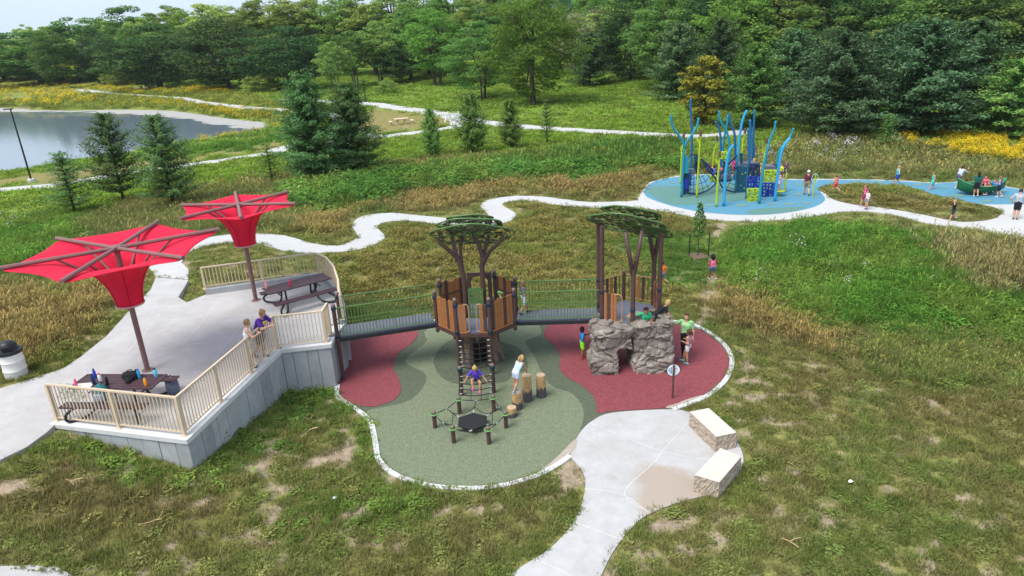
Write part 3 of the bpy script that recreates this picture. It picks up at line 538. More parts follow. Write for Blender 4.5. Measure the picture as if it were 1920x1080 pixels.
# ------------------------------------------------------------------ retaining wall: formed panels, each with its own shade and joint
V2 = lambda p: Vector((p[0], p[1]))
rw = thing('retaining_wall', 'grey formed concrete retaining wall under the beige front railing of the plaza', 'wall', (0, 0, 0))
wm = [wall_m, mat('formed_concrete_dark', (.345, .362, .385), .8, .14, 2.5, .3, 30, dirt=.3), mat('formed_concrete_pale', (.405, .422, .44), .8, .1, 2.5, .3, 30, dirt=.2)]
cen = Vector((-9, 18))
def wall_run(a, b, n, seed, mid=None):
    rr = random.Random(seed); a, b = V2(a), V2(b); dd = (b - a); u = dd.normalized(); nrm = Vector((u.y, -u.x)); ts = [0] + [(i + rr.uniform(-.25, .25)) / n for i in range(1, n)] + [1]
    for i in range(n):
        p, q = a + dd * ts[i] + u * .006, a + dd * ts[i + 1] - u * .006; off = rr.uniform(-.008, .008); o = nrm * off; i_ = -nrm * .3
        MB().prism([tuple(p + o), tuple(q + o), tuple(q + i_), tuple(p + i_)], -.8, PZ - .1).build('wall_panel', rr.choice([wm[0], wm[0], wm[0], wm[1], wm[2]]), rw)
wall_run(W0, W1, 9, 1); wall_run(W1, W2, 11, 2); wall_run(W2, W3, 4, 3); wall_run(W3, W4, 1, 4)
END = (W4[0] + .1, W4[1] + 1.6); wall_run(W4, BACK[-1], 2, 5)
outer = [W0, W1, W2, W3, W4, BACK[-1]]
cop = []
for i in range(5):
    a, b = V2(outer[i]), V2(outer[i + 1]); u = (b - a).normalized(); n = Vector((u.y, -u.x)); mb = MB()
    e0 = .0 if i else .1; mb.prism([tuple(a + n * .04 - u * e0), tuple(b + n * .04 + u * .03), tuple(b - n * .34 - u * .0), tuple(a - n * .34)], PZ - .1, PZ + .02 + .003 * i); mb.build('coping', coping_m, rw)
# kerb wall under the rear railing
kb = kerb('rear_kerb_wall', [BACK[0], tuple((V2(BACK[0]) + V2(BACK[1])) / 2), BACK[1]] + BACK[2:], .22, .2, PZ + .22, wall_m, label='low grey concrete kerb wall under the rear plaza railing', cat='kerb wall')
# ------------------------------------------------------------------ beige railings
bal_me = MB().box((0, 0, 0), (.025, .025, 1.0)).mesh('baluster', beige)
post_me = MB().box((0, 0, .52), (.075, .075, 1.04)).box((0, 0, .008), (.16, .16, .016)).mesh('post', beige)
def railing(name, label, pts, z, h=1.06, gap=.115, every=1.7, zs=None):
    t = thing(name, label, 'railing', (pts[0][0], pts[0][1], z)); o = Vector((pts[0][0], pts[0][1])); P = [V2(p) - o for p in pts]
    dist = [0.0]
    for i in range(len(P) - 1): dist.append(dist[-1] + (P[i + 1] - P[i]).length)
    for i in range(len(P) - 1):
        a, b = P[i], P[i + 1]; u = (b - a); l = u.length; u = u / l; rz = math.atan2(u.y, u.x); mid = (a + b) / 2
        obj('top_rail', MB().box((0, 0, 0), (l + .04, .06, .045)).mesh('top_rail', beige), t, (mid.x, mid.y, h + .0015 * (i % 2)), rz)
        obj('bottom_rail', MB().box((0, 0, 0), (l - .01, .035, .035)).mesh('bottom_rail', beige), t, (mid.x, mid.y, .1), rz)
        n = max(1, round(l / gap))
        for k in range(1, n):
            p = a + u * (l * k / n); obj('baluster', bal_me, t, (p.x, p.y, .1 + (h - .1) / 2), rz, (1, 1, h - .12))
    np_ = [0.0] + [d for d in dist[1:-1]] + [dist[-1]]; alld = []
    for i in range(len(P) - 1):
        l = dist[i + 1] - dist[i]; k = max(1, round(l / every)) if l > .9 else 1
        for q in range(k): alld.append(dist[i] + l * q / k)
    alld.append(dist[-1]); last = -9
    for d in alld:
        if d - last < .35 and d != dist[-1]: continue
        last = d; i = min([j for j in range(len(P) - 1) if dist[j + 1] >= d - 1e-6]); u = (P[i + 1] - P[i]).normalized(); p = P[i] + u * (d - dist[i])
        obj('post', post_me, t, (p.x, p.y, 0), math.atan2(u.y, u.x), (1, 1, h / 1.04))
    return t
railing('front_railing', 'beige metal railing on the coping of the grey retaining wall, nearest the camera', offset_chain([W0, W1, W2, W3, W4], .14), PZ + .02)
railing('rear_railing', 'beige metal railing at the back of the plaza curving round to the bridge', BACK, PZ + .22, .84, .125)
# ------------------------------------------------------------------ red funnel umbrellas
def umbrella(loc, R, hz, ang, label, hneck):
    t = thing('funnel_umbrella', label, 'umbrella', loc, 0, 'red funnel umbrellas on the plaza')
    MB().tube([(0, 0, 0), (0, 0, hz)], .075, 12).lathe([(.16, 0), (.16, .02), (.1, .03)], 12).build('pole', mauve, t, True)
    MB().lathe([(.12, -.10), (.14, -.05), (.14, .05), (.06, .09)], 12, (0, 0, hz)).build('hub', mauve, t, True)
    for k in range(6):
        a = ang + k * math.pi / 3; c, s = math.cos(a), math.sin(a)
        arm = MB().tube([(c * .06, s * .06, hz), (c * R, s * R, hz + .02)], .058, 8).build('arm', mauve, t, True)
        MB().tube([(c * R * .52, s * R * .52, hz - .03), (c * .09, s * .09, hz - R * .40)], .032, 8).build('strut', mauve, arm, True)
    NA, NR = 72, 22; V = []; Fs = []; zt = hz - .06
    for i in range(NR + 1):
        q = i / NR
        for k in range(NA):
            th = 2 * math.pi * k / NA; rel = ((th - ang) % (math.pi / 3)); e = abs(rel - math.pi / 6) / (math.pi / 6)      # 1 at an arm, 0 between
            rim = R * .99 * math.cos(math.pi / 6) / math.cos(rel - math.pi / 6) * (1 - .085 * (1 - e * e))
            rn = .31 + .05 * (1 - q) ** 4; f = q ** 1.55; r = rn + (rim - rn) * f
            z = hneck + (zt - hneck) * (1 - (1 - q) ** 2.6) - .10 * (1 - e) * math.sin(q * math.pi) ** 1.0
            V.append((r * math.cos(th), r * math.sin(th), z))
    for i in range(NR):
        for k in range(NA): j = (k + 1) % NA; Fs.append((i * NA + k, i * NA + j, i * NA + NA + j, i * NA + NA + k))
    o = MB().add(V, Fs).build('canopy', canvas, t, True, None); md = o.modifiers.new('thick', 'SOLIDIFY'); md.thickness = .012
    ring = [(.365 * math.cos(2 * math.pi * k / 24), .365 * math.sin(2 * math.pi * k / 24), hneck + .03) for k in range(25)]
    MB().tube(ring, .022, 6, cap=False).build('hem', seam, o, True)
    for k in range(6):
        th = ang + (k + .5) * math.pi / 3; kk = int(round(th / (2 * math.pi) * NA)) % NA
        MB().tube([Vector(V[i * NA + kk]) + Vector((math.cos(th), math.sin(th), 0)) * .008 for i in range(0, NR, 2)], .008, 4).build('seam', mat('dark_red_seam', (.35, .006, .02), .8), o)
    return t
u1 = at_z(277, 694, PZ); u2 = at_z(480, 563, PZ)
umbrella(tuple(u1), 2.72, 3.78, math.radians(32), 'large red funnel umbrella nearest the camera, above the littered picnic table', 2.10)
umbrella(tuple(u2), 2.12, 3.60, math.radians(-8), 'smaller red funnel umbrella at the back, above the nearly bare picnic table', 2.12)
# ------------------------------------------------------------------ picnic tables
def picnic_table(loc, rz, label):
    t = thing('picnic_table', label, 'picnic table', loc, rz, 'brown mesh picnic tables on the plaza')
    def slatted(nm, y, z, wd, ln_):
        o = MB(); 
        o.box((0, y - wd / 2, z), (ln_, .035, .04)).box((0, y + wd / 2, z), (ln_, .035, .04)).box((-ln_ / 2, y, z), (.035, wd + .03, .04)).box((ln_ / 2, y, z), (.035, wd + .03, .04)); fr = o.build(nm, table_m, t)
        n = round(ln_ / .085); m2 = MB()
        k = round(wd / .085)
        for i in range(k): m2.box((0, y - wd / 2 + (i + .5) * wd / k, z + .006), (ln_ - .03, wd / k - .022, .012))
        m2.build('mesh_panel', table_m, fr)
        return fr
    slatted('table_top', 0, .75, .74, 2.25); slatted('bench', -.72, .45, .25, 2.25); slatted('bench', .72, .45, .25, 2.25)
    for x in (-.72, .72):
        for sg in (-1, 1):
            ex = math.copysign(1, x); MB().tube(smooth([(x * .75, sg * .2, .73), (x * .75, sg * .24, .40), (x * .8, sg * .36, .14), (x * .95, sg * .58, .04), (x + ex * .12, sg * .8, .036), (x + ex * .26, sg * .9, .10), (x + ex * .26, sg * .88, .26), (x + ex * .14, sg * .78, .36), (x + ex * .05, sg * .72, .43)], 3, False), .036, 8).build('leg', tube_black, t, True)
        MB().tube([(x, -.24, .55), (x, .24, .55)], .022, 6).build('cross_bar', tube_black, t, True)
    for sg in (-1, 1): MB().tube([(sg * .72, 0, .55), (sg * .25, 0, .73)], .02, 6).build('brace', tube_black, t, True)
    return t
# table 1 from its top corners in the photo
tA, tB, tC, tD = [at_z(a, b, PZ + .75) for a, b in ((137, 727), (279, 728), (305, 704), (168, 704))]
c1 = (tA + tB + tC + tD) / 4; r1 = math.atan2((tB - tA)[1] + (tC - tD)[1], (tB - tA)[0] + (tC - tD)[0])
picnic_table((c1[0], c1[1], PZ), r1, 'brown picnic table under the large umbrella, covered with bottles and bags')
tA, tB, tC, tD = [at_z(a, b, PZ + .75) for a, b in ((495, 549), (508, 540), (617, 520), (602, 514))]
c2 = (at_z(501, 546, PZ + .75) + at_z(611, 518, PZ + .75)) / 2; dd = at_z(611, 518, PZ + .75) - at_z(501, 546, PZ + .75); r2 = math.atan2(dd[1], dd[0])
picnic_table((c2[0], c2[1], PZ), r2, 'nearly bare brown picnic table under the smaller umbrella by the rear railing')
# ------------------------------------------------------------------ small things on and by the tables
TZ = PZ + .77
def on_table(px, py): p = at_z(px, py, TZ); return (p[0], p[1], TZ)
def bottle(px, py, col, cap, label, h=.24, r=.038, base=None):
    t = thing('water_bottle', label, 'bottle', base or on_table(px, py), 0, 'drink bottles on the picnic tables')
    MB().lathe([(r * .9, 0), (r, .02), (r, h * .72), (r * .6, h * .84), (r * .5, h * .86)], 12).build('body', mat('bottle_' + '_'.join(str(int(c * 100)) for c in col), col, .3, .05), t, True)
    MB().lathe([(r * .62, h * .86), (r * .62, h * .97), (r * .4, h)], 10).build('cap', mat('cap_' + '_'.join(str(int(c * 100)) for c in cap), cap, .4, .05), t, True)
pink, navy, royal, whit, cyan, org, blk = (.8, .12, .25), (.02, .05, .12), (.03, .06, .5), (.75, .75, .75), (.03, .3, .6), (.75, .28, .02), (.015, .015, .015)
bottle(144, 726, pink, (.75, .06, .12), 'pink bottle alone at the left end of the littered table')
bottle(176, 720, navy, blk, 'dark navy flask beside the white papers on the littered table', .30, .045)
bottle(179, 708, royal, navy, 'royal blue bottle behind the navy flask', .27)
bottle(189, 716, whit, (.75, .08, .15), 'white and pink bottle next to the navy flask', .26, .045)
bottle(202, 721, blk, (.03, .03, .03), 'black flask behind the teal backpack', .25)
bottle(262, 709, cyan, (.03, .2, .5), 'blue bottle leaning against the black camera bag', .28)
bottle(293, 706, (.1, .45, .65), blk, 'clear blue bottle with black cap at the far right of the littered table', .25, .045)
bottle(274, 723, org, (.7, .35, .02), 'orange juice bottle at the front right of the littered table', .22)
b2 = at_z(500, 541, TZ); bottle(0, 0, (.75, .25, .3), pink, 'pale pink bottle at the left end of the nearly bare table', .26, .04, (b2[0], b2[1], TZ))
b2 = at_z(545, 536, TZ); bottle(0, 0, (.55, .02, .08), (.5, .02, .06), 'dark red tumbler in the middle of the nearly bare table', .26, .04, (b2[0], b2[1], TZ))
pp = on_table(158, 723); MB().box((0, 0, .004), (.42, .26, .008), Matrix.Rotation(.1, 3, 'Z')).build('paper_sheet', white_paint, loc=pp, label='white papers at the left end of the littered table', cat='papers')
def bag(name, label, cat, loc, dims, m, strap_m, rz=0, tilt=0, pocket=None):
    t = thing(name, label, cat, loc, rz); X, Y, Z = dims; M = Matrix.Rotation(tilt, 4, 'X'); V = []; Fs = []; NU, NV = 12, 8
    for j in range(NV + 1):
        f = j / NV; sc = (1 - (2 * abs(f - .42)) ** 4 * .55) * (1 if f < .75 else 1 - (f - .75) * 1.6)
        for i in range(NU):
            a = 2 * math.pi * i / NU; cx = math.copysign(abs(math.cos(a)) ** .55, math.cos(a)); sy = math.copysign(abs(math.sin(a)) ** .55, math.sin(a)); V.append(M @ Vector((X / 2 * cx * sc, Y / 2 * sy * sc, Z * f)))
    for j in range(NV):
        for i in range(NU): k = (i + 1) % NU; Fs.append((j * NU + i, j * NU + k, j * NU + NU + k, j * NU + NU + i))
    Fs += [tuple(range(NU - 1, -1, -1)), tuple(range(NV * NU, NV * NU + NU))]
    MB().add(V, Fs).build('body', m, t, True, 60)
    q = MB().box((0, 0, 0), (X * .7, Y * .3, Z * .42), None, 0, .03); q.v = [tuple(M @ (Vector(v) + Vector((0, -Y * .45, Z * .28)))) for v in q.v]; q.build('front_pocket', pocket or m, t, True, 50)
    for sx in (-1, 1): MB().tube([M @ Vector(p) for p in ((sx * X * .25, Y * .42, Z * .85), (sx * X * .32, Y * .68, Z * .6), (sx * X * .32, Y * .66, Z * .3), (sx * X * .28, Y * .42, Z * .1))], .018, 6).build('strap', strap_m, t, True)
    MB().tube([M @ Vector(p) for p in ((-.04, Y * .2, Z * .93), (-.03, Y * .2, Z * 1.02), (.03, Y * .2, Z * 1.02), (.04, Y * .2, Z * .93))], .012, 6).build('handle', strap_m, t, True)
teal_c = mat('teal_cloth', (.02, .13, .15), .8, .3, 20); grey_c = mat('slate_cloth', (.11, .12, .17), .8, .25, 14); blue_c = mat('floral_cloth', (.08, .25, .42), .8, .6, 30, col2=(.5, .5, .55)); blk_c = mat('black_cloth', (.012, .012, .014), .85, .3, 20)
bq = at_z(192, 752, PZ + .47); bag('backpack', 'teal and patterned blue backpack on the near bench of the littered table', 'backpack', (bq[0], bq[1], PZ + .475), (.36, .26, .5), teal_c, blk_c, r1, -.1, blue_c)
bq = at_z(327, 738, PZ); bag('backpack', 'slate grey backpack leaning on the right end of the littered table, on the concrete', 'backpack', (bq[0], bq[1], PZ), (.34, .26, .5), grey_c, blk_c, r1 + .7, -.25)
bq = on_table(246, 709); bag('camera_bag', 'black soft camera bag on the far side of the littered table', 'bag', bq, (.42, .24, .22), blk_c, blk_c, r1 + .2)
# camera in front of the bag
ck = thing('photo_camera', 'black camera lying in front of the black bag on the littered table', 'camera', on_table(242, 716), r1 + .4)
MB().box((0, 0, .05), (.15, .07, .1), None, 0, .012).box((0, 0, .115), (.06, .06, .035), None, 0, .008).build('body', black_plastic, ck, True, 40)
ln_ = MB(); ln_.tube([(-.01, -.03, .05), (-.01, -.09, .05), (-.01, -.14, .05)], [.036, .036, .042], 12); ln_.build('lens', black_plastic, ck, True, 40)
# trash drum
tp = at_z(33, 706, PZ - .05)
tb = thing('trash_drum', 'white ribbed trash drum with black dome lid beside the plaza', 'trash can', (tp[0], tp[1], PZ - .06))
prof = [(.30, 0)]
for z in (.28, .56): prof += [(.30, z - .03), (.315, z), (.30, z + .03)]
prof += [(.30, .84), (.31, .86)]
MB().lathe(prof, 24).build('drum', white_paint, tb, True, 50)
lid = MB().lathe([(.335, .80), (.345, .84), (.335, .90), (.25, .915), (.24, .93), (.23, 1.05), (.17, 1.14), (.08, 1.175), (.01, 1.18)], 24).build('lid', black_plastic, tb, True, 45)
MB().box((.10, -.215, 1.0), (.24, .06, .13), Matrix.Rotation(.35, 3, 'Z'), 0, .012).build('flap', mat('flap_black', (.006, .006, .007), .5), lid)
# stone seats
def stone(label, pts_top, zt, seed):
    T = [V2(p) for p in pxy(pts_top, zt)]; c = sum(T, Vector((0, 0))) / 4; t = thing('stone_block', label, 'stone block', (c.x, c.y, .0), 0, 'cut limestone seat blocks'); rr = np.random.default_rng(seed); N = 14
    T = [p - c for p in T]; V = []; Fs = []; idx = {}
    def side(a, b):
        mb = MB(); n = 16; m_ = 7; V = []; u = (b - a).normalized(); nn = Vector((u.y, -u.x)); 
        for j in range(m_ + 1):
            for i in range(n + 1):
                p = a + (b - a) * (i / n); k = 0 if (j in (0, m_) and False) else rr.uniform(-.022, .012); e = 0 if i in (0, n) else 1
                if j == m_: k = 0
                p = p + nn * k * e; V.append((p.x, p.y, (zt) * j / m_ + (rr.uniform(-.012, .012) if 0 < j < m_ else 0)))
        for j in range(m_):
            for i in range(n): Fs_.append((j * (n + 1) + i, j * (n + 1) + i + 1, (j + 1) * (n + 1) + i + 1, (j + 1) * (n + 1) + i))
        return V
    for k in range(4):
        Fs_ = []; V = side(T[k], T[(k + 1) % 4]); MB().add(V, Fs_).build('rough_side', stone_side, t)
    g = MB(); M_ = 12; VV = []
    for j in range(M_ + 1):
        for i in range(M_ + 1):
            a, b = i / M_, j / M_; p = (T[0] * (1 - a) + T[1] * a) * (1 - b) + (T[3] * (1 - a) + T[2] * a) * b; ed = i in (0, M_) or j in (0, M_); VV.append((p.x, p.y, zt - (.0 if ed else 0) + (0 if ed else rr.uniform(-.004, .006))))
    g.add(VV, [(j * (M_ + 1) + i, j * (M_ + 1) + i + 1, (j + 1) * (M_ + 1) + i + 1, (j + 1) * (M_ + 1) + i) for j in range(M_) for i in range(M_)]).build('sawn_top', stone_top, t, True, 60)
stone('pale limestone block seat farther back on the lower concrete plaza', [(1343, 819), (1381, 811), (1329, 765), (1293, 772)], .48, 1)
stone('pale limestone block seat nearest the camera on the lower concrete plaza', [(1349, 904), (1390, 856), (1351, 840), (1302, 891)], .48, 2)
# ------------------------------------------------------------------ tree-house tower
DK = 1.5
C1 = Vector((-1.2, 21.32)); A1 = math.radians(-3.5); R1 = 1.385
def ring_pts(c, r, n, a0): return [c + Vector((math.cos(a0 + 2 * math.pi * k / n), math.sin(a0 + 2 * math.pi * k / n))) * r for k in range(n)]
clamp_me = MB().lathe([(.075, -.06), (.08, -.05), (.08, .05), (.075, .06)], 10).mesh('clamp', mat('navy_clamp', (.015, .03, .05), .4), True)
def post(t, p, z0, z1, name='post', r=.062, cap=True, clamps=()):
    prof = [(r, z0), (r, z1 - .10)] + ([(r * 1.0, z1 - .05), (r * .85, z1 - .02), (r * .5, z1 - .004), (.005, z1)] if cap else [(r, z1)])
    o = MB().lathe(prof, 12).build(name, [brown_steel], t, True, 50, loc=(p[0], p[1], 0))
    if cap: MB().lathe([(r * 1.04, z1 - .085), (r * 1.06, z1 - .05), (r * .9, z1 - .018), (r * .5, z1), (.005, z1 + .004)], 12).build('cap', mat('grey_brown_cap', (.16, .11, .10), .5), o, True)
    for z in clamps: obj('clamp', clamp_me, o, (0, 0, z))
    return o
plank_mes = {}
def plank_panel(t, a, b, z0, h, pat, gap=.014, inset=.09, arch=None, bot=True, seed=0):
    rr = random.Random(seed); d = b - a; L_ = d.length - 2 * inset; u = d.normalized(); rz = math.atan2(u.y, u.x); n = len(pat); wd = L_ / n
    base = MB().box((L_ / 2, 0, 0), (L_ + .06, .045, .05), None, 0, .01).build('panel_rail', orange_plank, t, loc=(a.x + u.x * inset, a.y + u.y * inset, z0 - .02), rz=rz)
    MB().box((L_ / 2, .03, h * .55), (L_, .02, .05)).build('panel_brace', brown_steel, base)
    for i, c in enumerate(pat):
        hh = h + rr.uniform(-.035, .045) + .05 * (abs(i - (n - 1) / 2) / n); key = (round(wd - gap, 3), c)
        if key not in plank_mes: plank_mes[key] = MB().box((0, 0, .5), (wd - gap, .032, 1.0), None, 0, .006).mesh('plank', orange_plank if c == 'o' else dark_plank)
        obj('plank', plank_mes[key], base, ((i + .5) * wd, rr.uniform(-.006, .006), .012), None, (1, 1, hh))
    return base
def arch_panel(t, a, u, rz, wd, z0, h, side, pat):
    """half-width plank gate with a rounded loop handrail on its open side"""
    base = MB().box((wd * .38, 0, 0), (wd * .76, .04, .05)).build('panel_rail', orange_plank, t, loc=(a.x, a.y, z0 - .02), rz=rz)
    sx = side; n = len(pat); w1 = wd * .72 / n
    for i, c in enumerate(pat):
        x = (i + .5) * w1; k = (round(w1 - .012, 3), c)
        if k not in plank_mes: plank_mes[k] = MB().box((0, 0, .5), (w1 - .012, .032, 1.0), None, 0, .006).mesh('plank', orange_plank if c == 'o' else dark_plank)
        obj('plank', plank_mes[k], base, (x, 0, .012), None, (1, 1, h - .02))
    P = [(wd * .55, 0, h), (wd * .85, 0, h), (wd * .96, 0, h - .05), (wd, 0, h - .16), (wd, 0, .16), (wd * .95, 0, .06), (wd * .78, 0, .02)]
    MB().tube(P, .016, 8).build('loop_rail', mat('tan_tube', (.42, .24, .13), .45), base, True)
def perforated(name, t, c, rx, ry, tilt, seed, keep=.60, rings=11, secs=78, lob=.05):
    rr = random.Random(seed); M = Matrix.Rotation(tilt[0], 4, 'X') @ Matrix.Rotation(tilt[1], 4, 'Y'); mb = MB()
    def P(i, k, z):
        a = 2 * math.pi * k / secs; q = i / rings; l = 1 + lob * math.sin(5 * a + seed) * q; x, y = rx * q * l * math.cos(a), ry * q * l * math.sin(a)
        return M @ Vector((x, y, z + .05 * (1 - q * q)))
    for i in range(1, rings):
        k = rr.randrange(3)
        k0 = k
        while k < secs + k0:
            ln_ = rr.choice([1, 2, 2, 3]) if i > 3 else rr.choice([2, 3, 5])
            e = min(k + ln_, secs + k0)
            if rr.random() < keep:
                for q in range(k, e): mb.add([P(i, q, .014), P(i, q + 1, .014), P(i + 1, q + 1, .014), P(i + 1, q, .014), P(i, q, -.014), P(i, q + 1, -.014), P(i + 1, q + 1, -.014), P(i + 1, q, -.014)], [(0, 3, 2, 1), (4, 5, 6, 7), (0, 1, 5, 4), (2, 3, 7, 6)])
            else:      # a slot: thin bars at its edges stay
                for ii in (i,):
                    for q in range(k, e):
                        a0, a1 = P(ii, q, .0), P(ii, q + 1, .0); b0, b1 = P(ii + .16, q, 0), P(ii + .16, q + 1, 0); mb.add([a0, a1, b1, b0], [(0, 1, 2, 3)])
            k = e
    for q in range(secs): mb.add([P(0, 0, 0), P(1, q, 0), P(1, q + 1, 0)], [(0, 1, 2)])
    o = mb.build(name, green_plate, t, loc=c)
    MB().tube([P(rings, k, 0) for k in range(secs + 1)], .028, 6, cap=False).build('rim', green_steel, o, True)
    for k in range(0, secs, secs // 6): MB().tube([P(0.3, k, -.03), P(rings, k, -.03)], .018, 5).build('rib', green_steel, o, True)
    return o
tw = thing('tree_house_tower', 'octagonal plank tree-house tower with steel tree trunks and green leaf canopy', 'play tower', (0, 0, 0))
O8 = ring_pts(C1, R1, 8, A1 + math.radians(22.5))
for k, p in enumerate(O8): post(tw, p, 0 if k in (5, 6, 1, 2) else DK - .28, 2.69, clamps=(DK + .95, DK + .02))
MB().prism([tuple(p) for p in ring_pts(C1, R1 - .03, 8, A1 + math.radians(22.5))], DK - .07, DK).build('deck', deck_m, tw)
for k in range(8):
    a, b = O8[k], O8[(k + 1) % 8]; u = (b - a).normalized(); m_ = (a + b) / 2
    MB().box((0, 0, 0), ((b - a).length - .14, .05, .12)).build('deck_beam', brown_steel, tw, loc=(m_.x, m_.y, DK - .10), rz=math.atan2(u.y, u.x))
plank_panel(tw, O8[4], O8[5], DK + .02, .98, 'oooodoo', seed=1); plank_panel(tw, O8[6], O8[7], DK + .02, .98, 'dooodoo', seed=2)
plank_panel(tw, O8[2], O8[3], DK + .02, .98, 'doooodo', seed=3); plank_panel(tw, O8[0], O8[1], DK + .02, .98, 'doodood', seed=4)
u = (O8[6] - O8[5]).normalized(); arch_panel(tw, O8[5] + u * .08, u, math.atan2(u.y, u.x), .33, DK + .02, .96, 1, 'oo'); arch_panel(tw, O8[6] - u * .08, -u, math.atan2(-u.y, -u.x), .33, DK + .02, .96, 1, 'do')
# slide arch at the back
a, b = O8[1], O8[2]; u = (b - a).normalized(); L_ = (b - a).length; mb = MB(); prof = [(.1, 0), (.1, 1.1), (L_ - .1, 1.1), (L_ - .1, 0), (L_ - .24, 0), (L_ - .24, .8), (L_ - .33, .95), (L_ / 2, .99), (.33, .95), (.24, .8), (.24, 0)]
n = len(prof); mb.add([(x, -.02, z) for x, z in prof] + [(x, .02, z) for x, z in prof], [(0, 1, 2, 7), (0, 7, 8, 9), (2, 3, 4, 5), (2, 5, 6, 7), (0, 9, 10), (1, 2, 7)][:0] + [(0, 1, 9, 10), (1, 8, 9), (1, 7, 8), (1, 2, 7), (2, 6, 7), (2, 5, 6), (2, 3, 4, 5)] + [(i, (i + 1) % n, n + (i + 1) % n, n + i) for i in range(n)] + [tuple(n + q for q in f) for f in [(10, 9, 1, 0), (9, 8, 1), (8, 7, 1), (7, 2, 1), (7, 6, 2), (6, 5, 2), (5, 4, 3, 2)]])
mb.build('slide_arch', brown_steel, tw, loc=(a.x, a.y, DK), rz=math.atan2(u.y, u.x))
# slide going down behind the tower
mb = MB(); N = 14; c0 = (O8[1] + O8[2]) / 2; V = []
for i in range(N + 1):
    f = i / N; y = .1 + 2.6 * f; z = 1.45 - 1.28 * (f * f * (3 - 2 * f)); 
    for x, dzz in ((-.3, .3), (-.27, .05), (0, 0), (.27, .05), (.3, .3)): V.append((x, y, z + dzz))
mb.add(V, [(i * 5 + j, i * 5 + j + 1, i * 5 + 6 + j, i * 5 + 5 + j) for i in range(N) for j in range(4)]); so = mb.build('slide', mat('brown_slide', (.13, .09, .075), .35), tw, True, None, loc=(c0.x, c0.y, 0), rz=A1); so.modifiers.new('t', 'SOLIDIFY').thickness = .03
# green slotted panel between the trunks
g = thing('x', '', '', (0, 0, 0)) if False else None
px0 = C1 + Vector((0.0, -.12)); mb = MB(); pw, ph = .50, 1.02
mb.box((-pw / 2 + .03, 0, ph / 2), (.06, .03, ph)).box((pw / 2 - .03, 0, ph / 2), (.06, .03, ph))
gp = mb.build('slotted_panel', green_steel, tw, loc=(px0.x, px0.y, DK + .01), rz=A1)
for z in (.03, .30, .58, .70, .86, 1.0): MB().box((0, 0, z), (pw - .12, .028, .05 if z not in (.03, .58, 1.0) else .12)).build('panel_bar', green_steel, gp)
for x in (-.13, -.045, .045, .13): MB().box((x, .0, ph / 2), (.035, .024, ph - .06)).build('panel_slat', green_steel, gp)
# steel tree trunks with forking limbs
def limb(pts, r0, r1, par, nm='limb'):
    P = smooth(pts, 4, False); n = len(P); return MB().tube(P, [r0 + (r1 - r0) * i / (n - 1) for i in range(n)], 8).build(nm, brown_steel, par, True, None)
cx, cy = C1
tl = limb([(cx - .36, cy, DK), (cx - .35, cy, 2.6), (cx - .40, cy, 3.15), (cx - .50, cy, 3.55)], .085, .08, tw, 'tree_trunk')
limb([(cx - .48, cy, 3.5), (cx - .72, cy - .1, 3.85), (cx - 1.02, cy - .2, 4.18), (cx - 1.06, cy - .2, 4.4)], .075, .055, tl); limb([(cx - .50, cy, 3.5), (cx - .62, cy + .15, 4.0), (cx - .68, cy + .2, 4.62)], .07, .055, tl); limb([(cx - .38, cy, 3.1), (cx - .42, cy + .3, 3.8), (cx - .3, cy + .5, 4.4)], .06, .05, tl)
tr = limb([(cx + .27, cy, DK), (cx + .26, cy, 2.6), (cx + .26, cy, 3.2), (cx + .30, cy, 3.55)], .085, .08, tw, 'tree_trunk')
limb([(cx + .30, cy, 3.35), (cx + .55, cy - .1, 3.8), (cx + .92, cy - .18, 4.15), (cx + .98, cy - .18, 4.4)], .075, .055, tr); limb([(cx + .30, cy, 3.5), (cx + .22, cy + .05, 3.9), (cx + .05, cy + .1, 4.3), (cx + .03, cy + .1, 4.62)], .07, .055, tr); limb([(cx + .30, cy, 3.5), (cx + .48, cy + .25, 4.1), (cx + .62, cy + .35, 4.55)], .065, .05, tr)
perforated('leaf_canopy', tw, (cx + .02, cy - .05, 4.36), 1.30, 1.15, (-.56, .02), 3, .40); perforated('leaf_canopy', tw, (cx - .02, cy + .05, 4.66), 1.05, .85, (-.5, .03), 5, .40); perforated('leaf_canopy', tw, (cx - .08, cy + .5, 4.74), .74, .62, (-.45, .0), 8, .40, 8, 48)
# green telescope on the right front panel
m_ = O8[6].lerp(O8[7], .5); tsc = MB().box((0, 0, 0), (.16, .05, .2)).tube([(0, -.02, .12), (.0, .1, .26)], .03, 8); tsc.tube([(-.02, -.12, .34), (.02, .16, .26)], [.035, .05], 10); tsc.build('telescope', mat('toy_green', (.11, .26, .07), .4), tw, True, 40, loc=(m_.x - .02, m_.y + .06, DK + .86), rz=.5)
# hollow stump under the deck
def rbox(P, c, h, r): q = np.abs(P - np.array(c)) - np.array(h) + r; return np.linalg.norm(np.maximum(q, 0), axis=-1) + np.minimum(q.max(-1), 0) - r
def grid(lo, hi, h): ax = [np.arange(lo[i], hi[i] + h, h) for i in range(3)]; return np.stack(np.meshgrid(*ax, indexing='ij'), -1)
def smin(a, b, k): h = np.clip(.5 + .5 * (b - a) / k, 0, 1); return b * (1 - h) + a * h - k * h * (1 - h)
G = grid((-1.05, -1.05, -.12), (1.05, 1.05, 1.5), .035); th = np.arctan2(G[..., 1], G[..., 0]); rr_ = np.hypot(G[..., 0], G[..., 1]); zz = G[..., 2]
R_ = .60 + .16 * np.exp(-np.maximum(zz, 0) / .3) + .045 * np.cos(th * 9 + 2 * np.sin(zz * 2)) + .03 * np.cos(th * 17 + 3) + .07 * np.cos(th * 4 + 1) * np.exp(-np.maximum(zz, 0) / .5)
